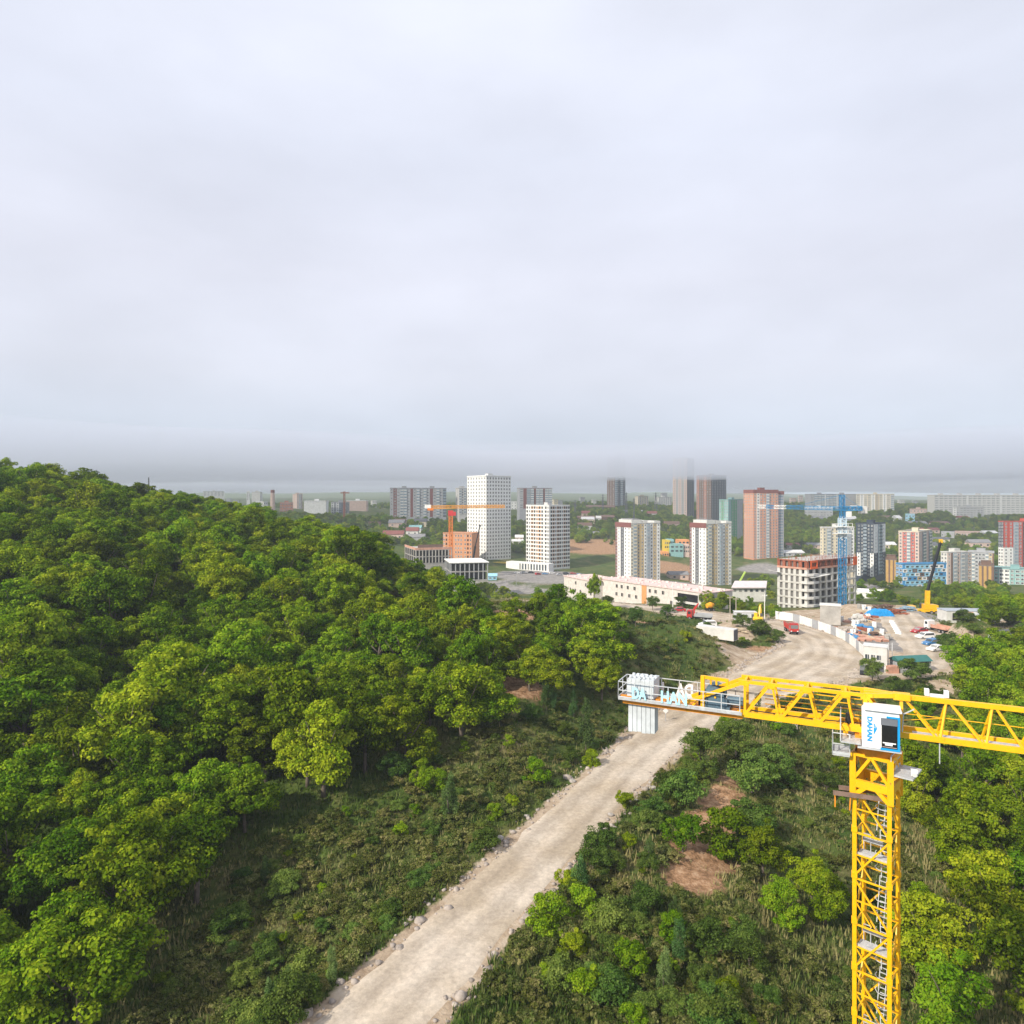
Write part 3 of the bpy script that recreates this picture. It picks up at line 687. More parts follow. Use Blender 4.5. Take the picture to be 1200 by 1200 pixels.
# --- right hand hills
bld('slab_block', 'far long grey slab with white bands behind the blue crane top', 947, 950, 1003, 579.5, 599, 960, 0.1, 9, 'w', 'W 3*b n.4:wh 3*b n.4:wh W W n.3:wh 3*W', GREYW, roof=DGREY, wl=15)
bld('slab_block', 'far long beige slab right of the blue crane top, continuing the grey slab', 1003.5, 1003.5, 1048, 579.5, 600, 950, 0.1, 9, '', 'W w:wh W W w:wh W:tn W w:wh W b', CREAM, roof=DGREY)
bld('office_block', 'low grey block with a white top storey below the far grey slab', 943, 943, 976, 596, 608, 820, 0.1, 4, '', '9*W', GREYW, roof=WHITE, crown=WHITE, para=2.2, cat='building')
bld('utility_block', 'small cream block behind the counter jib of the blue crane', 1007, 1010, 1018, 595, 604, 800, 0.3, 3, 'w', '4*w', CREAM, lift=False, cat='building')
bld('tower_block', 'black and navy tower with white dotted window columns low down', 1003, 1024, 1037.5, 614.5, 676, 470, 0.75, 15, 'n.3 w:nv/wh w.8 b:nv w.8 w:nv/wh', 'w:wh/nv b:nv w:wh/nv', NAVY, crown=NAVY, win=(1.0, 1.2), roof=DGREY)
bld('tower_block', 'pink and cream tower with red window stripes right of the black tower', 1053, 1077, 1091.5, 624, 667, 510, 0.85, 11, 'w:pp w:rd b w:rd w:pp', 'w b w b', PALEP, crown=CREAM, win=(1.4, 1.5))
bld('slab_block', 'very long white slab block along the far ridge at the right edge', 1091, 1095, 1250, 580.5, 604, 900, 0.06, 9, 'n', '7*W n.3:wh 7*W n.3:wh 7*W n.3:wh 7*W', OFFWHITE, wl=14, roof=GREYW)
bld('office_block', 'grey block standing before the very long white slab', 1117, 1117, 1153, 594.5, 607, 840, 0.08, 5, '', 'w:wh 8*W:gr', GREYW, cat='building')
bld('house', 'red roofed house cluster at the ridge gap between two far slabs', 1066, 1066, 1086, 597, 605, 850, 0.1, 2, '', '5*w', PALEP, roof=MAROON, cat='house')
bld('house', 'pale blue house in the trees below the ridge gap', 1061, 1061, 1072, 603, 611, 760, 0.15, 2, '', '3*w', LBLUE, roof=ROOFW, cat='house', lift=False)
bld('depot', 'long low depot with pinkish roof in the trees left of the red tower', 1119, 1119, 1148, 623.5, 629, 620, 0.06, 1, '', '8*w', PALEP, roof=mat('pink_roof', (.42, .26, .28)), cat='building', lift=False)
bld('depot', 'long low grey shed adjoining the depot with the pinkish roof', 1103, 1103, 1118.5, 624, 630, 618, 0.06, 1, '', '5*w', GREYW, roof=ROOFW, cat='building', lift=False)
bld('tower_block', 'red tower with navy glazing and white lower corner at the right edge', 1170, 1176, 1232, 612, 666, 500, 0.2, 14, 'w:nv/wh w:nv/wh', 'w:rd/wh w:rd/wh b:gr w:rd 2*B:nv w:rd 2*B:nv w:rd', REDP, win=(1.4, 1.5))
bld('apartment_block', 'beige and grey many-bayed block right of the colourful blue one', 1102.5, 1110, 1134, 648, 692, 455, 0.3, 10, 'w w', 'w:pp n.5:br b w:pp b b:gr', OFFWHITE, win=(1.3, 1.5))
bld('apartment_block', 'stepped wing with brown end bay, right half of the beige and grey blocks', 1134.5, 1134.5, 1165, 647.5, 690, 450, 0.2, 10, '', 'w:br b 3*W:gr b w:tn n.5:br', GREYW, win=(1.3, 1.5))
bld('apartment_block', 'slim gold and brown panelled block left of the colourful blue building', 1038, 1038, 1050.5, 656, 697, 425, 0.12, 12, '', 'n:gd n.6:br n:gd n.5:br n.8:gd', BROWN)
bld('apartment_block', 'slim gold and brown panelled block near the turquoise building', 1147, 1147, 1164, 663, 700, 400, 0.12, 10, '', 'n:gd n.6:br n:gd n.6:br n:gd n.6:br', BROWN)
bld('school', 'turquoise and white low building with dark roof behind the right-hand trees', 1164.5, 1164.5, 1215, 666.5, 684, 385, 0.1, 4, '', 'w:tl 2*W:wh w:tl 3*W:tl w:wh', TEAL, cat='building', roof=DGREY)
bld('warehouse', 'low white flat roofed shed right of the concrete frame', 1004, 1004, 1037, 695, 701, 330, 0.1, 1, '', '4*w', WHITE, roof=WHITE, cat='building', lift=False)
# colourful building: brick-like pattern of coloured frames
r_, q = bld('apartment_block', 'colourful building with blue, white and brown window frames in brick pattern', 1050, 1058, 1109, 662, 699, 415, 0.16, 8, '2*W:bl', '', BLUEP, roof=DGREY, lift=False)
o = (q['C'].x, q['C'].y); fh = (q['zt'] - q['zv']) / 8; rr = random.Random(4); cnt = 0
meshc = {}
for k in range(8):
    nb = 9; bw = q['wr'] / nb
    for j in range(nb):
        x = (j + (0.5 if k % 2 else 0)) * bw
        if x + bw * .9 > q['wr']: continue
        c_ = rr.choice(['wh', 'wh', 'lb', 'lb', 'lb', 'bl', 'wh', 'lb', 'br', 'bl', 'tn', 'wh'])
        if c_ not in meshc:
            m = MB(); w, h, t_ = bw * .86, fh * .84, .42
            m.fbox((0, 0), (1, 0), t_, w - t_, 0.02, .1, t_, h - t_, 1)
            for a in ((0, w, 0, t_), (0, w, h - t_, h), (0, t_, t_, h - t_), (w - t_, w, t_, h - t_)): m.fbox((0, 0), (1, 0), a[0], a[1], 0.0, .3, a[2], a[3], 0)
            meshc[c_] = m.mesh('framed_window', [COLS[c_], GLASS])
        ob = bpy.data.objects.new('framed_window', meshc[c_]); COL.objects.link(ob); ob.parent = r_
        X0 = Vector((o[0] + q['t'][0] * x + q['n'][0] * .02, o[1] + q['t'][1] * x + q['n'][1] * .02, q['zv'] + fh * k + fh * .08))
        ob.location = X0 - ORG[r_.name]; ob.rotation_euler = (0, 0, math.atan2(q['t'][1], q['t'][0]))
rf_ = random.Random(19)
for px, w, h, d in ((655, 9, 6, 1150), (682, 7, 8, 1120), (696, 6, 5, 1180), (748, 5, 9, 1250), (778, 8, 12, 1300), (868, 9, 7, 1150), (929, 8, 6, 1200), (938, 6, 9, 1250), (1056, 9, 6, 1150), (1072, 7, 5, 1200), (575, 8, 5, 1100), (470, 10, 5, 1250), (438, 7, 6, 1200), (268, 6, 6, 1500), (277, 7, 4, 1450)):
    yb = 585 + F * (CH - hz(PX(px, d), d)) / d
    bld('apartment_block', 'tiny pale apartment block far off on the misty ridge line', px - w / 2, px - w / 4, px + w / 2, yb - h - 2, yb, d, .3, max(3, int(h * .6)), '2*w', '4*w', (OFFWHITE, GREYW, PALEP)[px % 3], 'tiny blocks on the misty ridge line', lift=False)
# kindergarten of coloured cubes
kr = thing('kindergarten', P(793, 652, 615) - Vector((0, 0, 2)), 'low kindergarten of teal, yellow-green and orange cubes between the twin towers', 'building')
for px0, px1, y0, d, c_ in ((779, 785.5, 633, 618, 'yl'), (783, 790, 632, 622, 'tl'), (785.6, 801, 637.5, 614, 'tl'), (795, 808, 632.5, 626, 'orr'), (801.2, 808, 638, 616, 'pp'), (776, 784, 646.5, 612, 'orr')):
    m = MB(); X0, X1 = PX(px0, d), PX(px1, d); m.box(((X0 + X1) / 2, d + 6, (PZ(y0, d) + PZ(654, 614)) / 2), (X1 - X0, 11, PZ(y0, d) - PZ(654, 614))); m.build('wall', COLS[c_], kr)
    for k in range(2):
        for j in range(3):
            m = MB(); m.box((X0 + (X1 - X0) * (j + .5) / 3, d + .45, PZ(y0, d) - 2.6 - k * 3.6), ((X1 - X0) * .2, .14, 1.5)); m.build('window', GLASS, kr)
FOOT.append((PX(793, 615), 620, 18))
# hangars and sheds on the middle hill
def shed(name, label, px0, px1, yT, yB, d, depth, wallm, roofm, cat='building', doors=0, group=None):
    gg = ground_px((px0 + px1) / 2, yB, 330, 1500)
    if .5 * d < gg.y < 1.7 * d: d = gg.y
    X0, X1 = PX(px0, d), PX(px1, d); z1 = PZ(yT, d); z0 = min(PZ(yB, d), hz((X0 + X1) / 2, d)) - .5
    r_ = thing(name, ((X0 + X1) / 2, d + depth / 2, z0), label, cat, group)
    h = z1 - PZ(yB, d)
    m = MB(); m.prism([(X0, d), (X1, d), (X1, d + depth), (X0, d + depth)], z0, PZ(yB, d) + h * .6); m.build('wall', wallm, r_)
    m = MB(); ov = .5
    zr0, zr1 = PZ(yB, d) + h * .6 + .01, z1
    A = [(X0 - ov, d - ov, zr0), (X1 + ov, d - ov, zr0), (X1 + ov, d + depth / 2, zr1), (X0 - ov, d + depth / 2, zr1), (X1 + ov, d + depth + ov, zr0), (X0 - ov, d + depth + ov, zr0)]
    m.add(A, [(0, 1, 2, 3), (3, 2, 4, 5), (0, 3, 5), (1, 4, 2), (0, 5, 4, 1)]); m.build('roof', roofm, r_)
    n = max(2, int((X1 - X0) / 5))
    for j in range(n):
        m = MB(); x = X0 + (X1 - X0) * (j + .5) / n; m.box((x, d - .04, PZ(yB, d) + h * .32), (min(1.6, (X1 - X0) / n * .5), .1, h * .22)); m.build('window', GLASS, r_)
    FOOT.append(((X0 + X1) / 2, d + depth / 2, (X1 - X0) / 2 + 3))
    return r_
shed('hangar', 'long dark brown hangar on the hill left of the lone fog tower', 688, 721, 592, 598, 900, 22, BROWN, BROWN)
shed('house', 'small bright white house with dark windows on the wooded hill', 699.3, 704.5, 604.5, 611.5, 700, 10, WHITE, OFFWHITE, 'house')
shed('shed', 'row shed with brownish roof left of the small white house', 677, 697, 604.5, 611, 720, 12, PALEP, BROWN)
shed('shed', 'dim brown shed right of the small white house', 705.5, 720, 603.5, 610, 725, 12, BROWN, BROWN)
shed('shed', 'low brown-grey shed in the grass between the twin towers', 785, 807, 670, 679, 430, 10, PALEP, ROOFG)
shed('house', 'white roofed cottage in trees beside the white tower base', 604, 613, 627, 634, 560, 10, PALEP, WHITE, 'house')
shed('house', 'low white walled house below the cottage beside the orange striped tower', 600, 613, 632, 638, 545, 8, OFFWHITE, ROOFW, 'house')
shed('house', 'green roofed house in the woods under the long maroon striped slab', 479, 493, 615.5, 624, 545, 12, WHITE, TEAL, 'house')
shed('house', 'brown roofed house in the woods near the left end of the maroon striped slab', 461, 474, 608, 616, 600, 12, PALEP, BROWN, 'house')
shed('house', 'white roofed villa at the hill crest behind the small hill pylon', 748, 762, 598, 602, 800, 10, OFFWHITE, ROOFW, 'house')
shed('house', 'pale cottage low on the wooded slope left of the twin towers', 689, 702, 623, 628, 660, 10, OFFWHITE, ROOFG, 'house')
shed('house', 'grey roofed house on the far right slope above the beige blocks', 1067, 1087, 611, 617, 690, 10, GREYW, ROOFG, 'house')
shed('house', 'white gabled house among trees below the far beige slab', 1051, 1057, 604, 612, 740, 12, WHITE, ROOFW, 'house')
shed('warehouse', 'low grey warehouse before the orange-red tower', 915, 943, 645, 652, 570, 16, GREYW, ROOFW)
shed('shed', 'white roofed shed at far right between depot and red tower', 1155, 1170, 622, 629, 640, 12, GREYW, ROOFW)

# --- concrete frames under construction (slabs, piers, cores coloured dark as inner shade)
def frame_building(name, label, xL, xC, xR, yT, yB, d, b, fl, nl, nr_, slab=CONC, pier=CONC, spand=0.0, top=None, back=None, piw=0.45, wr=None, wl=None):
    C, cb, sb, wr_, wl_ = corners(xL, xC, xR, d, b); wr = wr or wr_; wl = wl or wl_ or 14
    tr, tl = (cb, sb), (sb, -cb)
    Lp = C + Vector((-sb, cb, 0)) * wl; Rp = C + Vector((cb, sb, 0)) * wr
    ctr = (Lp + Rp) / 2; zt, zv = PZ(yT, d), PZ(yB, d)
    g = min(hz(q_.x, q_.y) for q_ in (C, Lp, Rp)); zb = min(zv, g) - .6
    FOOT.append((ctr.x, ctr.y, math.hypot(wl, wr) / 2 + 3))
    root = thing(name, (ctr.x, ctr.y, zb), label, 'building site')
    fh = (zt - zv) / fl; o = (C.x, C.y)
    m = MB()
    for k in range(fl + 1): m.fbox(o, tr, 0, wr, -wl, 0, zv + fh * k - .14, zv + fh * k + .14); m.build('floor_slab', slab, root); m = MB()
    m.fbox(o, tr, .6, wr - .6, -wl + .6, -1.6 - min(3, wl * .15), zb, zv + fh * fl - .3); m.build('core_wall', back or DCONC, root)  # inner block; the shade between the slabs is put into its dark colour
    m = MB(); m.fbox(o, tr, .1, wr - .1, -wl + .1, -.1, zb, zv - .15); m.build('base_wall', CONC, root)
    def piers(o_, t_, W, n, k):
        for j in range(n + 1):
            x = (W - piw * 1) * j / n
            m = MB(); m.fbox(o_, t_, x, x + piw, -.5, .06, zv + fh * k + .145, zv + fh * (k + 1) - .145)
            m.build('pier', top if (top and k == fl - 1) else pier, root)
        if spand and not (top and k == fl - 1):
            m = MB(); m.fbox(o_, t_, 0, W, -.25, .03, zv + fh * k + .145, zv + fh * k + .145 + spand); m.build('spandrel', pier, root)
    for k in range(fl):
        piers(o, tr, wr, nr_, k)
        if nl: piers((Lp.x, Lp.y), tl, wl, nl, k)
    return root, dict(C=C, t=tr, tl=tl, wr=wr, wl=wl, zt=zt, zv=zv, L=Lp, fh=fh, root=root, zb=zb)
r_, q = frame_building('unfinished_building', 'grey concrete apartment frame with rust red formwork around its top floor', 911, 946, 1003, 658, 721, 250, 0.60, 7, 5, 8, top=RUST, pier=mat('pale_concrete', (.54, .53, .50), rough=.95, var=.25, scale=.35), spand=0.45, piw=1.1)
frame_root = r_
o = (q['C'].x, q['C'].y); fh = q['fh']; t = q['t']; zt = q['zt']
# bowed corner balconies, orange edge protection, spikes of rebar and the white catch canopies
for k in range(5):
    z = q['zv'] + fh * (k + 1)
    m = MB(); m.prism([(o[0] - 2.0 + .2, o[1] + 1.2), (o[0] - .6, o[1] - .9), (o[0] + 2.2, o[1] - .95 + .6), (o[0] + 5.2, o[1] + 2.0), (o[0] + 3, o[1] + 3.5), (o[0] - .6, o[1] + 2.6)], z - .12 + .3, z + 1.0)
    m.build('balcony', OFFWHITE, r_)
for tt, oo, W in ((t, o, q['wr']), (q['tl'], (q['L'].x, q['L'].y), q['wl'])):
    n = int(W / 1.3)
    m = MB()
    for j in range(n):
        x = W * (j + .5) / n
        m.fbox(oo, tt, x - .05, x + .05, .1, .2, zt - fh - .2, zt + 0.9 + rr.random() * .6)
    m.build('formwork_post', RUST, r_)
    m = MB(); m.fbox(oo, tt, 0, W, .21, .27, zt - fh - .25, zt - fh + .45); m.build('edge_board', SALMON, r_)
    m = MB(); m.fbox(oo, tt, 0, W, .21, .27, zt - .2, zt + .25); m.build('edge_board', RUST, r_)
m = MB()
for a in ((1.6, 6.0, zt - fh - .1, zt - fh + .75), (1.6, 6.0, zt - .6, zt + .2), (1.6, 2.3, zt - fh + .75, zt - .6), (5.3, 6.0, zt - fh + .75, zt - .6)): m.fbox(o, t, a[0], a[1], .3, .5, a[2], a[3])
m.build('guard_frame', mat('signal_orange', (0.75, 0.13, 0.03), rough=.6), r_)
m = MB(); m.fbox(o, t, q['wr'] - 2.2, q['wr'] + .3, .1, .4, zt - fh - .1, zt + .3); m.build('guard_frame', mat('signal_orange', (.75, .13, .03)), r_)
m = MB(); m.beam((o[0] + 1, o[1] - .6, zt - 2.1 * fh), (o[0] + t[0] * 13, o[1] + t[1] * 13 - 1.2, zt - 1.9 * fh), 1.6, .12); m.build('catch_canopy', WHITE, r_)
m = MB(); lx = q['L']; m.beam((lx.x + .5, lx.y - 1, zt - 1.75 * fh), (lx.x - 3.4, lx.y - 1.6, zt - 1.45 * fh), 2.0, .12); m.build('catch_canopy', WHITE, r_)
m = MB()
for j in range(60):
    x = rr.random() * q['wr']; y = -rr.random() * q['wl']; b0 = Vector((o[0] + t[0] * x - t[1] * -y * -1 * 0 + t[1] * y, o[1] + t[1] * x - t[0] * y, zt + .1)); m.beam(b0, b0 + Vector((0, 0, .7 + rr.random() * .6)), .09)
m.build('rebar', RUST, r_)
# podiums at the foot of the orange crane
r_, q = frame_building('unfinished_podium', 'two storey raw concrete podium with rusty parapet left of the orange brick block', 464, 487, 530, 645, 661, 415, 0.35, 2, 5, 11, pier=CONC, piw=.6, back=HOLE_SHADE, wl=34)
m = MB(); o = (q['C'].x, q['C'].y)
m.fbox(o, q['t'], 0, q['wr'], -.3, .05, q['zt'] + .15, q['zt'] + 1.5); m.fbox((q['L'].x, q['L'].y), q['tl'], 0, q['wl'] - .31, -.3, .05, q['zt'] + .15, q['zt'] + 1.5); m.build('brick_parapet', SALMON, r_)
m = MB(); m.fbox(o, q['t'], 4, q['wr'] - 3, -12, -11.6, q['zt'] + .15, q['zt'] + 2.6); m.build('formwork_wall', BROWN, r_)
r_, q = frame_building('unfinished_podium', 'wide white roofed concrete podium on columns before the orange brick block', 503, 528, 572, 660.5, 681, 385, 0.22, 2, 4, 8, pier=GREYW, piw=.5, back=HOLE_SHADE, wl=26)
m = MB(); m.fbox((q['C'].x, q['C'].y), q['t'], -.5, q['wr'] + .5, -q['wl'] - .5, .5, q['zt'] + .15, q['zt'] + .6); m.build('roof', WHITE, r_)
shed('blue_cabin', 'pale blue site container at the right foot of the white roofed podium', 572, 582, 672, 680, 372, 3, LBLUE, LBLUE, 'site cabin')
# arcade wall linking the towers
r_ = thing('arcade', P(616, 667, 520) - Vector((0, 0, 1)), 'long white arcade wall with dark bays between white and orange striped towers', 'building')
A, B = P(593, 660, 535), P(643, 667, 515); dv = (B - A).xy.normalized(); t = (dv.x, dv.y)
Wd = (B - A).xy.length; z1 = PZ(659.3, 525); z0 = PZ(669, 525)
m = MB(); m.fbox((A.x, A.y), t, 0, Wd, -8, 0, z0 - 2, z1); m.build('wall', WHITE, r_)
for j in range(10):
    x = Wd * (.32 + .066 * j); m = MB(); m.fbox((A.x, A.y), t, x, x + 1.3, .0, .08, z0 + 1.0, z1 - .9); m.build('window', GLASS, r_)
m = MB(); m.fbox((PX(563, 552), 552), (1, 0), 0, 24, -2, 3.2, PZ(660, 552), PZ(658.4, 552)); o_ = m.build('entrance_canopy', YELLOWP); tag(o_, 'yellow entrance canopy along the foot of the tall white tower', 'canopy')

# pink roofed brick building on the middle slope
def brick_low(label, px0, y0, d0, px1, y1, d1, hgt, fl, nwin, rows_, pil=(), name='brick_shell', roofm=None):
    A, B = P(px0, y0, d0), P(px1, y1, d1); dv = (B - A).xy.normalized(); t = (dv.x, dv.y); W = (B - A).xy.length
    ztop = (A.z + B.z) / 2; zb = ztop - hgt
    r_ = thing(name, ((A.x + B.x) / 2, (A.y + B.y) / 2, zb - 1.5), label, 'building site')
    FOOT.append(((A.x + B.x) / 2, (A.y + B.y) / 2 + 6, W / 2 + 2))
    bw = mat('pale_block_wall', (0.64, 0.59, 0.55), rough=.95, var=.2, scale=1.0)
    m = MB(); m.fbox((A.x, A.y), t, 0, W, -14, 0, zb - 2, ztop); m.build('wall', bw, r_)
    m = MB(); m.fbox((A.x, A.y), t, -.3, W + .3, -14.3, .3, ztop + .003, ztop + .3); m.build('roof', roofm or mat('pink_insulation', (0.66, 0.50, 0.47), rough=.9, var=.3, scale=1.2), r_)
    m = MB(); r2 = random.Random(int(px0))
    for j in range(int(W / .9)):
        x = r2.random() * W; y = -r2.random() * 13; m.fbox((A.x, A.y), t, x, x + .5 + r2.random(), y - .6, y, ztop + .3, ztop + .4 + r2.random() * .55)
    m.build('block_stack', mat('pale_pink_block', (.70, .58, .54), rough=.9), r_)
    wm = win_mesh(1.3, 1.5, bw, HOLE_SHADE)
    for k in range(rows_):
        for j in range(nwin):
            if r2.random() < .14: continue
            o_ = bpy.data.objects.new('window', wm); COL.objects.link(o_); o_.parent = r_
            x = W * (j + .5 + (r2.random() - .5) * .3) / nwin; z = ztop - 1.8 - k * 3.1
            o_.location = Vector((A.x + t[0] * x + t[1] * .0, A.y + t[1] * x, z)) - ORG[r_.name]; o_.rotation_euler = (0, 0, math.atan2(t[1], t[0]))
    for f0, f1 in pil:
        m = MB(); m.fbox((A.x, A.y), t, W * f0, W * f1, 0, .15, zb - 1, ztop - .1); m.build('brick_pier', ORANGE, r_)
    return r_, A, t, W, ztop
brick_low('small block-walled wing with orange roof edge, left of the long pink roofed building', 661, 677.5, 292, 695, 679.5, 272, 8, 2, 6, 2)
r_, A, t, W, zt_ = brick_low('long unfinished pale block building with pink roof on the slope below the twin towers', 704, 681.5, 275, 828, 692.5, 232, 8.5, 2, 15, 2, pil=((.43, .475), (.985, 1.0)))
m = MB(); m.fbox((A.x, A.y), t, W * .76, W * .93, .0, .1, zt_ - 3.6, zt_ - 1.0); m.fbox((A.x, A.y), t, W * .76, W * .90, .0, .1, zt_ - 7.5, zt_ - 4.4); m.build('painted_bay_shade', HOLE_SHADE, r_)  # near-black sheets on a solid wall, painting the shade of open bays
m = MB(); m.fbox((A.x, A.y), t, W * .745, W * .96, .0, 1.3, zt_ - 4.2, zt_ - 3.8); m.build('balcony_slab', OFFWHITE, r_)
m = MB(); r2 = random.Random(3); X0 = PX(858, 300)
rl = thing('low_hall', (PX(878, 300), 305, PZ(694, 300) - 2), 'low hall with broad whitish pink roof behind the tree row left of the frame', 'building')
m.prism([(PX(858, 296), 296), (PX(897, 296), 296), (PX(898, 318), 318), (PX(862, 318), 318)], PZ(697, 296) - 3, PZ(689, 296)); m.build('wall', OFFWHITE, rl)
m = MB(); m.prism([(PX(857, 295), 295), (PX(898, 295), 295), (PX(899, 319), 319), (PX(861, 319), 319)], PZ(689, 296) + .003, PZ(688, 296)); m.build('roof', mat('whitish_pink_roof', (.66, .58, .58)), rl)
for j in range(6):
    m = MB(); m.box((PX(861 + 6.5 * j, 296), 295.95, PZ(692, 296)), (1.2, .12, 1.0)); m.build('window', GLASS, rl)
FOOT.append((PX(878, 300), 305, 12))
# ------------------------------------------------------------------ the yellow tower crane in front
CY = mat('crane_yellow', (0.86, 0.455, 0.004), rough=0.42, var=0.10, scale=1.5, spec=0.45)
def weather(m, col, lo=.60, hi=.70, sc=3.5):
    nt = m.node_tree; b = nt.nodes['Principled BSDF']; src = b.inputs['Base Color'].links[0].from_socket
    tc = nt.nodes.new('ShaderNodeTexCoord'); n = nt.nodes.new('ShaderNodeTexNoise'); n.inputs['Scale'].default_value = sc; n.inputs['Detail'].default_value = 8; n.inputs['Roughness'].default_value = .7
    mr = nt.nodes.new('ShaderNodeMapRange'); mr.inputs['From Min'].default_value = lo; mr.inputs['From Max'].default_value = hi; mx = nt.nodes.new('ShaderNodeMixRGB'); mx.inputs['Color2'].default_value = (*col, 1)
    nt.links.new(tc.outputs['Object'], n.inputs['Vector']); nt.links.new(n.outputs['Fac'], mr.inputs['Value']); nt.links.new(mr.outputs[0], mx.inputs['Fac']); nt.links.new(src, mx.inputs['Color1']); nt.links.new(mx.outputs[0], b.inputs['Base Color'])
weather(CY, (.42, .17, .03))
CO = mat('crane_deep_orange', (0.70, 0.26, 0.02), rough=0.55, var=0.2, scale=1.5)  # deeper orange than the crane yellow, for ring, turntable, deck and beams
STEELW = mat('galvanised_rail', (0.60, 0.62, 0.64), rough=0.45, metal=0.2, var=0.15, scale=2)
GRATE = mat('steel_grating', (0.50, 0.51, 0.52), rough=0.6, metal=0.2, var=0.3, scale=4)
CWT = mat('cast_ballast', (0.55, 0.585, 0.61), rough=0.8, var=0.22, scale=1.2)
BLACK = mat('black_steel', (0.018, 0.02, 0.024), rough=0.5, var=0.4)
BLUEG = mat('blue_grey_motor', (0.10, 0.16, 0.21), rough=0.4, var=0.3, scale=3)
SIGNB = mat('sky_blue_letter', (0.42, 0.75, 0.88), rough=0.5, var=0.05)
SIGNW = mat('white_letter', (0.80, 0.80, 0.80), rough=0.5, var=0.05)
CABW = mat('cab_white', (0.80, 0.81, 0.82), rough=0.35, var=0.06, spec=0.5)
weather(CWT, (.30, .30, .29), .58, .72, 1.6); weather(CABW, (.50, .47, .42), .62, .74, 2.2)
CABB = mat('cab_blue', (0.01, 0.30, 0.66), rough=0.4, var=0.06)
RUSTB = mat('weathered_beam', (0.22, 0.15, 0.12), rough=0.9, var=0.35, scale=2)

MX, MY = 19.9, 37.3
JA = -math.atan2(0.4384, 0.8988)
zb0 = hz(MX, MY)
crane = thing('tower_crane', (MX, MY, zb0), 'yellow flat-top tower crane with white cab and grey counterweights in the foreground', 'tower crane', None, JA)
def cz(z): return CH + z - zb0
ZL, ZU = -12.5, -10.62           # lower and upper chord heights relative to the camera
def s_px(px, y=0.0):
    u = (px - 600) / F; x0, y0 = MX + 0.4384 * y, MY + 0.8988 * y
    return (u * y0 - x0) / (0.8988 + 0.4384 * u)
def cb(name, m, mats=CY, parent=None, smooth=False): return m.build(name, mats, parent or crane, local=True, smooth=smooth)
# mast: four legs, bracing, ladder and platforms, turned against the jib
TW = R(-17); HW = 0.86
def rot(x, y): return (x * math.cos(TW) - y * math.sin(TW), x * math.sin(TW) + y * math.cos(TW))
def MV(x, y, z): a, b = rot(x, y); return Vector((a, b, cz(z)))
ztop = -15.6
nsec = 0; z = ztop
LEG = [(-HW, -HW), (HW, -HW), (HW, HW), (-HW, HW)]
while cz(z) > 0.2:
    z2 = max(z - 2.5, zb0 - CH - 0.3)
    m = MB()
    for x, y in LEG:
        m.beam(MV(x, y, z), MV(x, y, z2), .21, .21)
        m.beam(MV(x, y, z2 + .28), MV(x, y, z2), .29, .29)
    sec = cb('mast_section', m)
    m = MB(); zm = (z + z2) / 2
    for i in range(4):
        (x0, y0), (x1, y1) = LEG[i], LEG[(i + 1) % 4]
        A0, B0 = MV(x0, y0, z - .08), MV(x1, y1, z - .08); A2, B2 = MV(x0, y0, z2 + .1), MV(x1, y1, z2 + .1)
        mm = MV((x0 + x1) / 2, (y0 + y1) / 2, zm)
        m.beam(MV(x0, y0, z - .05), MV(x1, y1, z - .05), .08, .08)
        if nsec % 2 == 0: m.beam(A0, B2, .085)
        else: m.beam(B0, A2, .085)
        m.beam(MV(x0, y0, zm), MV(x1, y1, zm), .065)
        if i in (0, 2): m.beam(MV(x0, y0, zm), (A2 + B2) / 2, .06)
    m.build('bracing', CY, sec, local=True)
    # ladder
    m = MB(); lx = 0.30
    for q in (-.17, .17): m.beam(MV(lx + q, .25, z), MV(lx + q + (.12 if nsec % 2 else -.12), .05, z2), .045)
    for k in range(9): zz = z - k * .278; m.beam(MV(lx - .17, .23, zz), MV(lx + .17, .23, zz), .035)
    for k in range(3):
        zz = z - .4 - k * .8
        pts = [MV(lx + .38 * math.cos(a), .25 + .38 * math.sin(a) - .1, zz) for a in [R(-200 + 220 / 6 * g) for g in range(7)]]
        for a, b in zip(pts, pts[1:]): m.beam(a, b, .03)
    m.build('ladder', STEELW, sec, local=True)
    if nsec % 2 == 1 or nsec == 1:
        m = MB()
        m.hexa([MV(-HW + .1, -HW + .15, z2 + 1.2), MV(HW - .1, -HW + .15, z2 + 1.2), MV(HW - .1, .0, z2 + 1.2), MV(-HW + .1, .0, z2 + 1.2), MV(-HW + .1, -HW + .15, z2 + 1.27), MV(HW - .1, -HW + .15, z2 + 1.27), MV(HW - .1, .0, z2 + 1.27), MV(-HW + .1, .0, z2 + 1.27)])
        m.beam(MV(-HW + .1, -HW + .1, z2 + 1.28), MV(HW - .1, -HW + .1, z2 + 1.28), .05, .2)
        m.beam(MV(-HW + .2, -.1, z2 + 1.9), MV(HW - .5, -.1, z2 + 1.9), .05, .22)
        for x in (-.6, -.25): m.beam(MV(x, -.1, z2 + 1.25), MV(x, -.1, z2 + 2.2), .04)
        m.beam(MV(-.6, -.1, z2 + 2.2), MV(-.25, -.1, z2 + 2.2), .04)
        m.build('landing', GRATE, sec, local=True)
    z = z2; nsec += 1
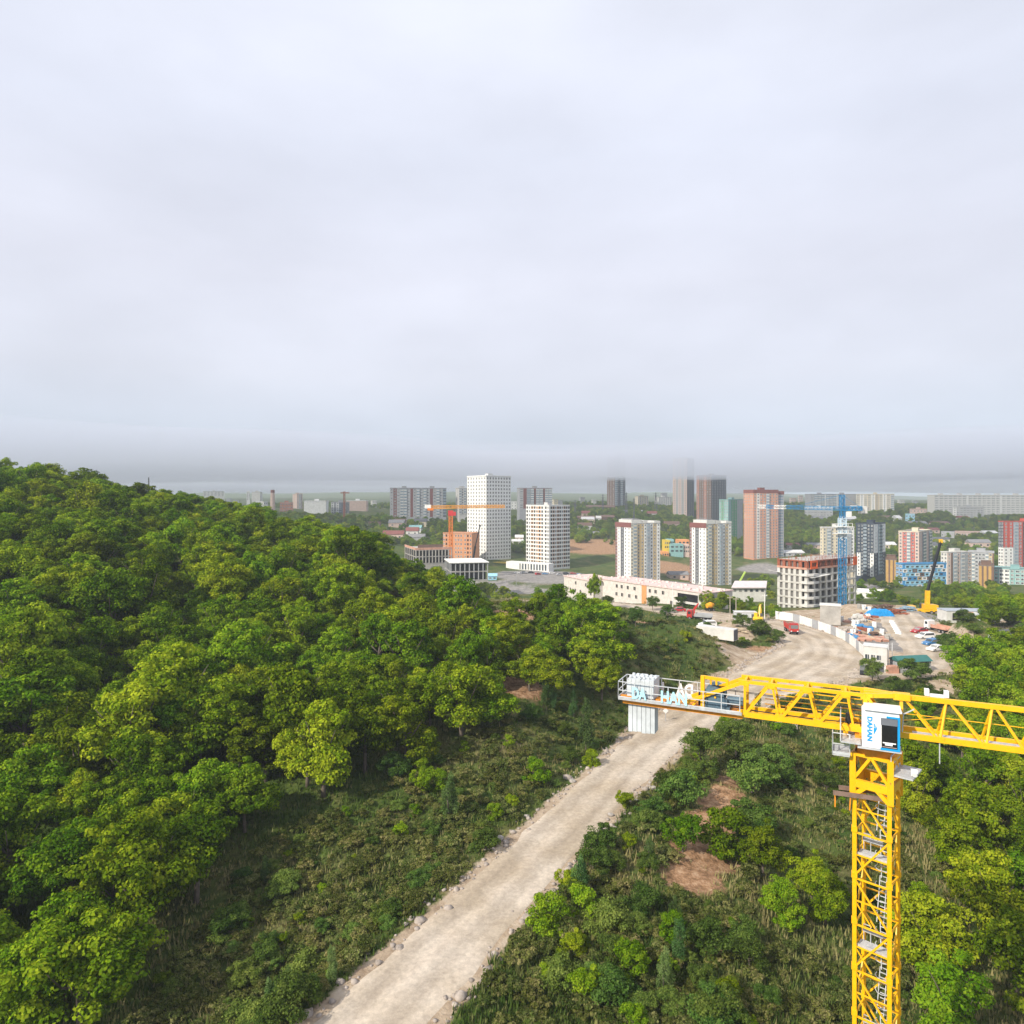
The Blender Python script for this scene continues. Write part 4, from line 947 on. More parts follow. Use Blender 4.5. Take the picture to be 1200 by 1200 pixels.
# climbing collar with arched gussets
m = MB(); c0, c1 = -14.35, -15.6
for i in range(4):
    (x0, y0), (x1, y1) = LEG[i], LEG[(i + 1) % 4]; k = 1.08
    m.beam(MV(x0 * k, y0 * k, c0 + .55), MV(x0 * k, y0 * k, c1 - .55), .30, .30)
    m.beam(MV(x0 * k, y0 * k, c0 + .5), MV(x1 * k, y1 * k, c0 + .5), .16, .16)
    mid = MV((x0 + x1) / 2 * k, (y0 + y1) / 2 * k, c0 + .5)
    m.beam(mid, MV(x0 * k, y0 * k, c1 + .3), .15); m.beam(mid, MV(x1 * k, y1 * k, c1 + .3), .15)
    m.beam(MV(x0 * k, y0 * k, c1 + .2), MV(x1 * k, y1 * k, c1 + .2), .20, .42)
    for (xa, ya), (xb, yb) in (((x0, y0), (x1, y1)), ((x1, y1), (x0, y0))):
        e = .38; m.beam(MV(xa * k, ya * k, c1 - .55), MV((xa * (1 - e) + xb * e) * k, (ya * (1 - e) + yb * e) * k, c1 + .12), .18, .22)
cb('collar_frame', m)
m = MB(); m.tube((0, 0, cz(-13.82)), (0, 0, cz(-13.45)), 1.02, n=28); m.tube((0, 0, cz(-13.45)), (0, 0, cz(-13.30)), 1.12, n=28); m.tube((0, 0, cz(-13.3)), (0, 0, cz(-12.95)), .92, n=28)
cb('slewing_ring', m, CO)
m = MB(); m.box((0, 0, cz(-12.85)), (2.1, 1.7, .2)); m.box((0, 0, cz(-12.72)), (1.7, 1.9, .12)); cb('turntable', m, CO)
# jacking beams poking out on the left
m = MB()
for y in (-.75, .2): m.beam(MV(-1.75, y - .8, -16.05), MV(.5, y + .0, -16.0), .12, .22)
cb('jacking_beam', m, RUSTB)
m = MB()
for y in (-1.2,): m.beam(MV(-1.75, y, -16.1), MV(-1.75, y, -16.95), .07); m.beam(MV(-.95, y, -16.1), MV(-1.0, y, -16.9), .07)
cb('jack_leg', m, CO)
def railing(pts, h=1.0, mids=1, closed=False, w=.045, mats=STEELW, name='railing', parent=None, step=1.1):
    m = MB()
    pts = [Vector(p) for p in pts]
    seq = list(zip(pts, pts[1:])) + ([(pts[-1], pts[0])] if closed else [])
    for a, b in seq:
        n = max(1, round((b - a).length / step))
        for k in range(n + 1):
            q = a.lerp(b, k / n); m.beam(q, q + Vector((0, 0, h)), w)
        for j in range(mids + 1):
            hh = Vector((0, 0, h * (j + 1) / (mids + 1))); m.beam(a + hh, b + hh, w)
        m.beam(a + Vector((0, 0, .08)), b + Vector((0, 0, .08)), .03, .13)
    return cb(name, m, mats, parent)
# service platforms around the collar
def plat(x0, x1, y0, y1, z, h=1.0, twisted=True):
    f = MV if twisted else (lambda x, y, z: Vector((x, y, cz(z))))
    m = MB(); m.hexa([f(x0, y0, z), f(x1, y0, z), f(x1, y1, z), f(x0, y1, z), f(x0, y0, z + .08), f(x1, y0, z + .08), f(x1, y1, z + .08), f(x0, y1, z + .08)])
    p = cb('service_platform', m, GRATE)
    return p, [f(x0, y0, z + .08), f(x1, y0, z + .08), f(x1, y1, z + .08), f(x0, y1, z + .08)]
p, c = plat(.98, 2.0, -1.0, .9, -14.55); railing([c[3], c[0]], .95)
p, c = plat(-2.15, -1.3, -1.1, .5, -13.95, twisted=False); railing([c[1], c[0], c[3]], 1.15)
p, c = plat(-1.75, -.78, -1.75, .4, -13.0, twisted=False); railing([c[0], c[3]], 1.25); 
m = MB(); m.box((-1.35, -.2, cz(-12.4)), (.35, .4, .5)); m.tube((-1.35, -.2, cz(-12.15)), (-1.35, -.2, cz(-11.8)), .16, n=12); cb('slewing_motor', m, BLACK)
m = MB(); m.tube((-1.5, -.6, cz(-12.9)), (-1.5, -.6, cz(-12.3)), .13, n=10); cb('gear_housing', m, CY)
# counter jib: rectangular truss then a flat platform
s0, s1, s2 = s_px(868, -.6), s_px(1008, -.6), s_px(726, -.7)
W2 = .62
m = MB(); ul = [s_px(p_, -.6) for p_ in (873, 903.5, 946, 991)] + [s1 + .25]; ll = [s_px(p_, -.6) for p_ in (872, 914, 958.5, 1002)]
for y in (-W2, W2):
    m.beam((s0 - .1, y, cz(ZU)), (s1 + .6, y, cz(ZU)), .17, .18)
    m.beam((s0 - .2, y, cz(ZL)), (s1 + 1.6, y, cz(ZL)), .2, .30)
cj = cb('counter_jib', m)
m = MB()
for y in (-W2, W2):
    w = .13
    m.beam((ul[0], y, cz(ZU)), (ul[0], y, cz(ZL)), w)
    for i in range(3):
        m.beam((ll[i] + .05, y, cz(ZL)), (ul[i + 1] - .06, y, cz(ZU)), .15 if y < 0 else .12)
        m.beam((ul[i + 1] + .06, y, cz(ZU)), (ll[i + 1] - .06, y, cz(ZL)), .11)
    m.beam((s1 + .25, y, cz(ZU)), (s1 + .25, y, cz(ZL)), .2)
    m.beam((s1 + .3, y, cz(ZU)), (s1 + 1.4, y, cz(ZL + .2)), .15)
for s in ul: m.beam((s, -W2, cz(ZU)), (s, W2, cz(ZU)), .11)
for s in ll: m.beam((s, -W2, cz(ZL)), (s, W2, cz(ZL)), .11)
for a, b in zip(ll, ll[1:]): m.beam((a, -W2, cz(ZL)), (b, W2, cz(ZL)), .07)
m.build('lattice_brace', CY, cj, local=True)
m = MB()
for y in (-W2, W2):
    for s in ul: m.box((s, y * 1.0, cz(ZU - .12)), (.46, .05 + abs(y) * .24, .18))
    for s in ll: m.box((s, y * 1.0, cz(ZL + .14)), (.5, .05 + abs(y) * .24, .2))
m.build('gusset_plate', CY, cj, local=True)
m = MB()
for k in range(4):
    z_ = ZL + .35 + k * .3; m.beam((s0 + 1.2, W2 + .18, cz(z_)), (s1 + .1, W2 + .18, cz(z_)), .045)
cb('guard_rail', m, CY)
# sloping tie from the truss top down to the platform
m = MB()
for y in (-W2, W2): m.beam((ul[0], y, cz(ZU)), (s_px(806, -.6), y, cz(ZL + .32)), .15, .19)
m.beam((s_px(806, -.6), -W2, cz(ZL + .3)), (s_px(806, -.6), -W2, cz(ZL - .9 + .6)), .12); m.beam((s_px(838, -.6), -W2, cz(ZL + .75)), (s_px(838, -.6), W2, cz(ZL + .75)), .1)
cb('tie_strut', m)
PL0, PL1 = s2, s0 + .1; pw = .85
m = MB()
for y in (-.6, .6): m.beam((PL0 + .2, y, cz(ZL - .14)), (PL1, y, cz(ZL - .14)), .16, .30)
for k in range(9): s = PL0 + .3 + (PL1 - PL0 - .3) * k / 8; m.beam((s, -.7, cz(ZL - .12)), (s, .7, cz(ZL - .12)), .12, .2)
m.box((PL0 + .45, -.62, cz(ZL + .12)), (.75, .3, .2)); m.box((s_px(778, -.6), -.3, cz(ZL + .1)), (1.1, .6, .16))
cb('platform_beam', m, CO)
m = MB()
CW0, CW1 = s_px(734.5, -.75), s_px(766, -.75)
m.box(((CW1 + PL1) / 2 + .15, 0, cz(ZL + .04)), (PL1 - CW1 - .3, 1.1, .05)); cb('deck', m, CO)
m = MB()
for y in (-pw, pw): m.box(((PL0 + PL1) / 2, y, cz(ZL + .02)), (PL1 - PL0, .26, .07)); m.box(((PL0 + PL1) / 2, y + (-.12 if y < 0 else .12), cz(ZL + .09)), (PL1 - PL0, .03, .16))
m.box((PL0 + .08, 0, cz(ZL + .02)), (.16, 1.6, .07)); cb('walkway', m, GRATE)
railing([(PL1 - .1, -pw - .1, cz(ZL + .06)), (PL0, -pw - .1, cz(ZL + .06)), (PL0, pw + .1, cz(ZL + .06)), (PL1 - .6, pw + .1, cz(ZL + .06))], 1.05, 1)
# ballast slabs hanging through the end
th = (CW1 - CW0) / 6
for k in range(6):
    s = CW0 + th * (k + .5); j = .03 * ((k * 7) % 3 - 1)
    m = MB()
    m.side([(s - th * .45, cz(-14.55 + j)), (s + th * .45, cz(-14.55 + j)), (s + th * .45, cz(ZL + .2)), (s - th * .45, cz(ZL + .2))], -.45, .42)
    m.side([(s - th * .47, cz(ZL + .2)), (s + th * .47, cz(ZL + .2)), (s + th * .47, cz(-11.2 + j)), (s - th * .47, cz(-11.2 + j))], -.72, .74)
    m.box((s, -.35, cz(-11.15)), (th * .5, .16, .12)); m.box((s, .35, cz(-11.15)), (th * .5, .16, .12))
    cb('ballast_slab', m, CWT)
# gantry and winch
sg = s_px(823, -.7); se = s_px(848, -.2)
m = MB(); m.beam((sg, -.55, cz(ZL)), (sg, -.55, cz(-10.55)), .22, .22); m.beam((sg, -.55, cz(-10.62)), (se + .3, -.3, cz(-10.75)), .16, .18)
for s in (sg + .45, (sg + se) / 2 + .2, se + .25): m.beam((s, -.45, cz(-10.7)), (s, -.42, cz(-11.05)), .1)
m.beam((sg, -.55, cz(ZL + .8)), (sg - .6, -.55, cz(ZL + .1)), .1); cb('winch_gantry', m)
wc = s_px(838, .1)
m = MB(); m.tube((wc, -.50, cz(ZL + .75)), (wc, .55, cz(ZL + .75)), .46, n=24); cb('winch_drum', m, BLACK)
m = MB()
for y in (-.55, .58): m.tube((wc, y, cz(ZL + .75)), (wc, y + .06, cz(ZL + .75)), .62, n=28)
cb('drum_flange', m, BLUEG)
m = MB(); m.tube((wc + .75, -.1, cz(ZL + .55)), (wc + 1.65, -.1, cz(ZL + .55)), .26, n=16); m.box((wc + .1, 0, cz(ZL + .16)), (1.7, 1.2, .2)); m.box((wc + .55, -.35, cz(ZL + .45)), (.5, .5, .45)); cb('winch_motor', m, BLUEG)
m = MB(); m.box((wc - .75, .1, cz(ZL + .45)), (.35, .7, .75)); cb('control_cabinet', m, BLACK)
# jib: single top chord, two lower chords
JE = 30.0; hw = .62
u0 = s_px(1054, 0); un = [s_px(p_, 0) for p_ in (1056, 1110, 1164)]; ln_ = [s_px(p_, -.6) for p_ in (1101, 1155, 1203)]
du = un[2] - un[1]; dl = ln_[2] - ln_[1]
while un[-1] < JE - 1.5: un.append(un[-1] + du); ln_.append(ln_[-1] + du)
m = MB(); m.beam((s1 + .2, 0, cz(ZU)), (JE, 0, cz(ZU)), .24, .24)
m.beam((s1 + .2, -W2, cz(ZU)), (s1 + 1.7, -.1, cz(ZU + .03)), .26, .22); m.beam((s1 + .2, W2, cz(ZU)), (s1 + 1.7, .1, cz(ZU + .03)), .26, .22)
m.box((s1 + 2.0, 0, cz(ZU)), (.8, .5, .34))
for y in (-hw, hw): m.beam((s1 + 1.4, y, cz(ZL)), (JE, y, cz(ZL)), .18, .28)
jb = cb('jib', m)
m = MB()
for y in (-hw, hw):
    m.beam((un[0], 0, cz(ZU)), (un[0], y, cz(ZL)), .15)
    for a, b in zip(un, ln_): m.beam((a + .08, 0, cz(ZU)), (b - .08, y, cz(ZL)), .10)
    for a, b in zip(un[1:], ln_): m.beam((a - .03, 0, cz(ZU)), (b + .03, y, cz(ZL)), .10)
for b in ln_: m.beam((b, -hw, cz(ZL)), (b, hw, cz(ZL)), .1)
for a, b in zip(ln_, ln_[1:]): m.beam((a, -hw, cz(ZL)), (b, hw, cz(ZL)), .06)
m.build('lattice_brace', CY, jb, local=True)
m = MB(); m.box(((s1 + JE) / 2 + 1, .0, cz(ZL + .02)), (JE - s1 - 3, .4, .04)); m.build('jib_walkway', GRATE, jb, local=True)
m = MB(); m.beam((s1 + 1.8, .1, cz(ZL + .95)), (JE - 1, .1, cz(ZL + .95)), .035); m.beam((s1 + 1.8, -.12, cz(ZL + .6)), (s1 + 4.2, -.12, cz(ZL + 1.05)), .03); m.build('hoist_rope', CY, jb, local=True)
m = MB(); m.beam((ln_[0], -hw, cz(ZL - .1)), (ln_[0], -hw, cz(ZL - 1.25)), .05); cb('hanging_chain', m, GRATE)
m = MB()
pts_ = [(-.7, -.45, -13.2), (-.9, -.7, -13.9), (-.72, -.78, -14.9), (-.80, -.8, -16.5), (-.70, -.7, -19), (-.78, -.76, -24), (-.72, -.7, -33)]
for a, b in zip(pts_, pts_[1:]): m.beam(MV(*a), MV(*b), .05)
pts_ = [(s1 + .3, -.3, cz(ZL + .25)), (s1 - 2.5, -.45, cz(ZL + .18)), (s0 + 1, -.4, cz(ZL + .2)), (s0 - .6, -.3, cz(ZL + .25))]
for a, b in zip(pts_, pts_[1:]): m.beam(a, b, .05)
cb('power_cable', m, BLACK)
m = MB()
for y in (-.12, .1): m.beam((wc, y, cz(ZL + 1.15)), (s1 + 1.8, y, cz(ZL + .9)), .028)
cb('hoist_rope', m, BLACK)
m = MB(); sx = s_px(1098, .5); m.beam((sx - .45, .75, cz(ZU + .05)), (sx + .45, .75, cz(ZU + .05)), .16, .16); m.box((sx - .45, .75, cz(ZU + .2)), (.22, .3, .34)); m.box((sx + .45, .75, cz(ZU + .2)), (.22, .3, .34)); m.beam((sx, .75, cz(ZU)), (sx, .05, cz(ZU)), .08); cb('floodlight', m, SIGNW)
# cab
q0, q1 = s_px(1010, -1.75), s_px(1054, -1.75); f = -1.75; bk = -.62; zc0, zc1 = -13.05, -11.02; cw = q1 - q0
m = MB()
pr = [(q0, cz(zc0)), (q1, cz(zc0)), (q1, cz(zc1 - .05)), (q0 + .16, cz(zc1)), (q0, cz(zc1 - .22))]
m.side(pr, f, bk); cab = cb('operator_cab', m, CABW)
m = MB(); m.box(((q0 + q1) / 2 + .1, (f + bk) / 2 - .05, cz(zc1 + .0)), (cw + .0, bk - f + .22, .07)); m.build('roof_panel', CABW, cab, local=True)
def cbox(name, x0, x1, z0, z1, y0, y1, mt): 
    m = MB(); m.box((q0 + cw * (x0 + x1) / 2, (y0 + y1) / 2, cz((z0 + z1) / 2)), (cw * (x1 - x0), abs(y1 - y0), abs(z1 - z0))); return m.build(name, mt, cab, local=True)
hc = zc1 - zc0
cbox('blue_frame', .95, 1.015, zc0 - .02, zc0 + hc * .86, f - .07, bk, CABB)
cbox('blue_frame', .50, .95, zc0 - .02, zc0 + .09, f - .07, f + .2, CABB)
cbox('blue_frame', .66, .95, zc0 + hc * .82, zc0 + hc * .86, f - .07, f + .2, CABB)
cbox('side_window', .53, .95, zc0 + .09, zc0 + hc * .66, f - .05, f - .002, mat('black_glass', (.012, .013, .016), rough=.06, spec=.7, var=.1))
cbox('visor', .51, .95, zc0 + hc * .64, zc0 + hc * .81, f - .10, f - .002, mat('grey_visor', (.16, .175, .20), rough=.3))
cbox('seat_panel', .56, .91, zc0 + .34, zc0 + .40, f - .055, f - .051, SIGNW)
cbox('seat_panel', .62, .82, zc0 + .24, zc0 + .34, f - .055, f - .051, SIGNW)
cbox('seat_panel', .55, .93, zc0 + .14, zc0 + .17, f - .055, f - .051, mat('red_grey_trim', (.5, .36, .33)))
m = MB(); m.box((q1 + .012, (f + bk) / 2 - .1, cz(zc0 + hc * .48)), (.02, (bk - f) * .6, hc * .55)); m.build('front_window', MATS['black_glass'], cab, local=True)
m = MB(); m.box(((q0 + q1) / 2 - .05, f + .2, cz(zc0 - .06)), (cw + .3, .5, .08)); m.build('cab_step', STEELW, cab, local=True)
m = MB(); m.beam((q1 + .05, bk - .1, cz(zc1 - .1)), (q1 + .25, bk - .1, cz(zc1 - .35)), .05); m.beam((q1 + .25, bk - .1, cz(zc1 - .35)), (q1 + .75, bk, cz(zc1 - .05)), .05); m.beam((q1 + .25, bk - .1, cz(zc1 - .35)), (q1 + .2, bk - .1, cz(zc1 - 1.3)), .04); m.build('mirror_arm', STEELW, cab, local=True)
m = MB(); m.box((1.7, -1.2, cz(-14.2)), (.3, .25, .28)); m.tube((1.7, -1.35, cz(-14.2)), (1.7, -1.5, cz(-14.25)), .12, n=12); cb('camera_housing', m, SIGNW)

def text_mesh(txt, ext=0.02, bold=0.03):
    cu = bpy.data.curves.new('lettering', 'FONT'); cu.body = txt; cu.extrude = ext; cu.offset = bold; cu.size = 1; cu.resolution_u = 3
    ob = bpy.data.objects.new('lettering', cu); COL.objects.link(ob)
    dg = bpy.context.evaluated_depsgraph_get(); me = bpy.data.meshes.new_from_object(ob.evaluated_get(dg))
    bpy.data.objects.remove(ob); bpy.data.curves.remove(cu)
    co = np.array([v.co for v in me.vertices]); return me, co.min(0), co.max(0)
def text_part(txt, name, mt, parent, origin, ex, ey, w, h, ext=.015, bold=.03):
    """letters filling a w x h rectangle spanned by unit vectors ex, ey from origin (lower left)."""
    me, a, b = text_mesh(txt, ext, bold)
    ex, ey = Vector(ex), Vector(ey); ez = ex.cross(ey)
    for v in me.vertices:
        x = (v.co.x - a[0]) / (b[0] - a[0]) * w; y = (v.co.y - a[1]) / (b[1] - a[1]) * h
        v.co = Vector(origin) + ex * x + ey * y + ez * v.co.z
    me.materials.clear(); me.materials.append(mt)
    o = bpy.data.objects.new(name, me); COL.objects.link(o); o.parent = parent; return o
# cab lettering reads downwards, with a peaked arrow mark beside it
lz1, lz0 = zc0 + hc * .80, zc0 + hc * .17
text_part('DAHAN', 'lettering', CABB, cab, (q0 + cw * .145, f - .01, cz(lz1)), (0, 0, -1), (1, 0, 0), lz1 - lz0, cw * .14, .012, .035)
m = MB(); xx, zz = q0 + cw * .32, zc0 + hc * .5
def tri(pts): m.add([(x, f - .015, z_) for x, z_ in pts] + [(x, f + .01, z_) for x, z_ in pts], [tuple(range(len(pts))), tuple(range(2 * len(pts) - 1, len(pts) - 1, -1))] + [(i, (i + 1) % len(pts), len(pts) + (i + 1) % len(pts), len(pts) + i) for i in range(len(pts))])
tri([(xx, cz(zz + .05)), (xx + cw * .10, cz(zz + .05)), (xx, cz(zz - hc * .16))]); tri([(xx, cz(zz + .08)), (xx + cw * .10, cz(zz + .08)), (xx + cw * .07, cz(zz + .13)), (xx, cz(zz + .13))]); tri([(xx, cz(zz + .16)), (xx + cw * .055, cz(zz + .16)), (xx, cz(zz + hc * .15))])
m.build('arrow_mark', CABB, cab, local=True)
yl = -pw - .16
text_part('DA', 'letter_board', SIGNB, crane, (s_px(740.5, yl), yl, cz(ZL + .16)), (1, 0, 0), (0, 0, 1), s_px(757.5, yl) - s_px(740.5, yl), .72, .02, .035)
text_part('HAN', 'letter_board', SIGNB, crane, (s_px(774.5, yl), yl, cz(ZL + .14)), (1, 0, 0), (0, 0, 1), s_px(805, yl) - s_px(774.5, yl), .74, .02, .03)
yl = pw + .16
sa, sb_ = s_px(792, yl), s_px(812, yl)
text_part('DA', 'letter_board', SIGNW, crane, (sb_, yl, cz(ZL + .12)), (-1, 0, 0), (0, 0, 1), sb_ - sa, .80, .02, .035)
sa, sb_ = s_px(748, yl), s_px(778, yl)
text_part('HAN', 'letter_board', SIGNW, crane, (sb_, yl, cz(ZL + .12)), (-1, 0, 0), (0, 0, 1), sb_ - sa, .74, .02, .03)

# ------------------------------------------------------------------ other cranes
def lattice(p0, p1, w, n, chord=.16, br=.1):
    """square lattice beam from p0 to p1."""
    m = MB(); p0, p1 = Vector(p0), Vector(p1); d = (p1 - p0).normalized()
    up = Vector((0, 0, 1)) if abs(d.z) < .9 else Vector((0, 1, 0)); a = d.cross(up).normalized() * w / 2; b = a.cross(d).normalized() * w / 2
    cs = [a + b, a - b, -a - b, -a + b]
    for c in cs: m.beam(p0 + c, p1 + c, chord)
    for k in range(n):
        for i in range(4):
            u, v = cs[i], cs[(i + 1) % 4]; q0_, q1_ = p0.lerp(p1, k / n), p0.lerp(p1, (k + 1) / n)
            m.beam(q0_ + (u if k % 2 else v), q1_ + (v if k % 2 else u), br); m.beam(q1_ + u, q1_ + v, br)
    return m
ORC = mat('crane_orange', (0.72, 0.20, 0.02), rough=.5); ORY = mat('crane_amber', (0.76, .34, .03), rough=.5)
BLC = mat('crane_blue', (0.02, 0.20, 0.42), rough=.5); REDC = mat('crane_red', (.55, .03, .03), rough=.5)
d = 462; b0 = P(528.3, 660, d); gz = hz(b0.x, b0.y)
oc = thing('tower_crane', (b0.x, d, gz), 'orange flat-top tower crane with red slewing unit before the orange brick block', 'tower crane')
zj = PZ(594, d)
lattice((b0.x, d, gz), (b0.x, d, zj - 6), 2.3, 22, .42, .26).build('mast', ORC, oc)
m = MB(); m.box((b0.x, d, zj - 4.2), (3.4, 3, 3.6)); m.box((b0.x + 2.6, d - .5, zj - 4.6), (1.8, 1.8, 2.6)); m.build('slewing_unit', REDC, oc)
lattice((b0.x, d, zj), (PX(591, d), d + 6, zj + .3), 1.9, 26, .36, .24).build('jib', ORY, oc)
lattice((b0.x, d, zj), (PX(505, d), d - 2, zj - .3), 1.9, 8, .42, .26).build('counter_jib', ORY, oc)
m = MB(); m.box((PX(502, d), d - 2, zj + .2), (4.2, 2.2, 2.6)); m.build('ballast', WHITE, oc)
m = MB(); m.box((PX(505, d), d - 2, zj - 1.6), (4, 2.4, 1.6)); m.build('winch', ORC, oc)
d = 245; b0 = P(987, 722, d); gz = hz(b0.x, b0.y)
bc = thing('tower_crane', (b0.x, d, gz), 'blue hammerhead tower crane standing against the right side of the concrete frame', 'tower crane')
zj = PZ(596, d)
lattice((b0.x, d, gz), (b0.x, d, PZ(631, d)), 1.9, 20, .22, .10).build('mast', BLC, bc)
lattice((b0.x, d, PZ(631, d)), (b0.x, d, zj - 3.5), 1.9, 5, .36, .22).build('climbing_frame', mat('pale_blue_steel', (.5, .62, .70), rough=.5), bc)
m = MB()
for y in (617, 625): m.box((b0.x, d, PZ(y, d)), (5.2, 4.4, .2)); [m.beam((b0.x + sx * 2.6, d - 2.2, PZ(y, d)), (b0.x + sx * 2.6, d - 2.2, PZ(y, d) + 1.2), .14) for sx in (-1, -.4, .4, 1)]; m.beam((b0.x - 2.6, d - 2.2, PZ(y, d) + 1.2), (b0.x + 2.6, d - 2.2, PZ(y, d) + 1.2), .12)
m.build('platform', WHITE, bc)
lattice((b0.x, d, zj - 3.5), (b0.x, d, PZ(580, d)), 1.3, 8, .22, .12).build('tower_head', BLC, bc)
m = MB(); m.box((b0.x + 1.8, d - .9, zj - 2), (1.5, 1.6, 2)); m.build('operator_cab', WHITE, bc)
A0 = Vector((b0.x, d, zj)); A1 = Vector((PX(889, 262), 262, zj + .6))
for k, (f0, f1, mt) in enumerate(((0, .65, BLC), (.65, .80, WHITE), (.80, .9, BLC), (.9, 1, WHITE))): lattice(A0.lerp(A1, f0), A0.lerp(A1, f1), 1.2, max(3, int(22 * (f1 - f0))), .17, .10).build('jib', mt, bc)
A2 = Vector((PX(1010, 243), 243, zj + .1)); lattice(A0, A2, 1.3, 6, .28, .18).build('counter_jib', BLC, bc)
m = MB(); m.box((PX(1000, d), d - .6, zj + .3), (2.2, 1.5, 1.6)); m.box((PX(1010, d), d - .6, zj - .4), (2.6, 1.5, 2.6)); m.build('ballast', OFFWHITE, bc)
m = MB(); top = Vector((b0.x, d, PZ(580, d))); m.beam(top, A0.lerp(A1, .6), .1); m.beam(top, A2, .1); m.build('tie_rod', BLC, bc)
# thin mast crane on the far left hill, slim hill pylons, masts
def pylon(label, px, yT, yB, d, cat='pylon', w=3.0, arms=True, name='pylon', mt=None):
    x = PX(px, d); z0 = min(PZ(yB, d), hz(x, d)) - .3; z1 = PZ(yT, d); m = MB(); mt = mt or DGREY
    r_ = thing(name, (x, d, z0), label, cat)
    h = z1 - z0; n = 7
    for sx, sy in ((-1, -1), (1, -1), (1, 1), (-1, 1)): m.beam((x + sx * w / 2, d + sy * w / 2, z0), (x + sx * .25, d + sy * .25, z1), .35)
    for k in range(n):
        f0, f1 = k / n, (k + 1) / n; w0, w1 = w / 2 * (1 - f0) + .2 * f0, w / 2 * (1 - f1) + .2 * f1
        for y in (-1, 1): m.beam((x - w0, d + y * w0, z0 + h * f0), (x + w1, d + y * w1, z0 + h * f1), .2); m.beam((x + w0, d + y * w0, z0 + h * f0), (x - w1, d + y * w1, z0 + h * f1), .2)
    m.build('lattice_mast', mt, r_)
    if arms:
        for f_ in (.72, .84, .95):
            m = MB(); m.beam((x - w * .9, d, z0 + h * f_), (x + w * .9, d, z0 + h * f_), .3); m.build('cross_arm', mt, r_)
pylon('thin antenna mast on the forest horizon at the far left', 174.2, 559.5, 592, 700, 'mast', 1.6, False, 'antenna_mast')
pylon('slim lattice pylon on the hill right of the small cream block', 674, 586, 598, 850)
pylon('taller lattice pylon just left of the lone fog tower', 706.5, 579, 598, 860)
pylon('lattice pylon directly right of the lone fog tower', 734, 577, 598, 870)
pylon('short pylon pole left of the far beige twin blocks', 743, 584, 604, 780, w=1.6)
pylon('dark pointed lattice pylon beside the far greyish block', 768.5, 577, 595, 960, w=4.5)
d = 700; x = PX(403.5, d); g_ = hz(x, d); tc2 = thing('tower_crane', (x, d, g_ - .3), 'thin distant crane mast with stub jib above the white and grey hill block', 'tower crane')
lattice((x, d, g_ - .3), (x, d, PZ(576, d)), 1.4, 16, .35, .2).build('mast', RUST, tc2); lattice((x - 4, d, PZ(577.5, d)), (x + 5, d, PZ(577.5, d)), 1.0, 6, .3, .2).build('jib', RUST, tc2)
d = 800; x = PX(319.5, d); g_ = hz(x, d); ch_ = thing('chimney', (x, d, g_ - .3), 'pale pink factory chimney with dark top on the left skyline', 'chimney')
m = MB(); m.tube((x, d, g_ - .3), (x, d, PZ(577.5, d)), 2.9, 2.3, 16); m.build('shaft', PALEP, ch_); m = MB(); m.tube((x, d, PZ(577.5, d)), (x, d, PZ(574, d)), 2.4, 2.2, 16); m.build('cap', MAROON, ch_)
# ------------------------------------------------------------------ building site: fence, huts, vehicles
RD_ = -35.0
def G(px, py): 
    v = ground_px(px, py); return v
fence_px = [(909, 724.5), (932, 729), (951, 735), (969, 741), (985, 748), (998, 756), (1009, 766), (1017, 774), (1024, 782)]
fp = [Vector((PX(a, F * 35 / (b - 585)), F * 35 / (b - 585), 0)) for a, b in fence_px]
seg = dense([(p.x, p.y, 0) for p in fp], 12)
fr = thing('hoarding', (fp[4].x, fp[4].y, CH - 35), 'curved white site hoarding with alternate grey panels along the gravel road', 'fence')
acc = 0; pts = [Vector((q[0], q[1], 0)) for q in seg]; ln = [0]
for a, b in zip(pts, pts[1:]): ln.append(ln[-1] + (b - a).length)
tot = ln[-1]; npan = 20
def along(s):
    for i in range(len(ln) - 1):
        if ln[i + 1] >= s: return pts[i].lerp(pts[i + 1], (s - ln[i]) / max(ln[i + 1] - ln[i], 1e-6))
    return pts[-1]
for k in range(npan):
    a, b = along(tot * k / npan), along(tot * (k + 1) / npan); za, zb_ = hz(a.x, a.y), hz(b.x, b.y)
    n = (b - a).normalized(); n = Vector((n.y, -n.x, 0)) * .04; h = 2.3
    m = MB(); m.hexa([(*(a - n).xy, za - .3), (*(a + n).xy, za - .3), (*(b + n).xy, zb_ - .3), (*(b - n).xy, zb_ - .3), (*(a - n).xy, za + h), (*(a + n).xy, za + h), (*(b + n).xy, zb_ + h), (*(b - n).xy, zb_ + h)])
    m.build('fence_panel', GREYW if k % 3 == 2 else WHITE, fr)
    m = MB(); m.box((a.x, a.y, za + h / 2), (.12, .12, h + .3)); m.build('post', STEELW, fr)
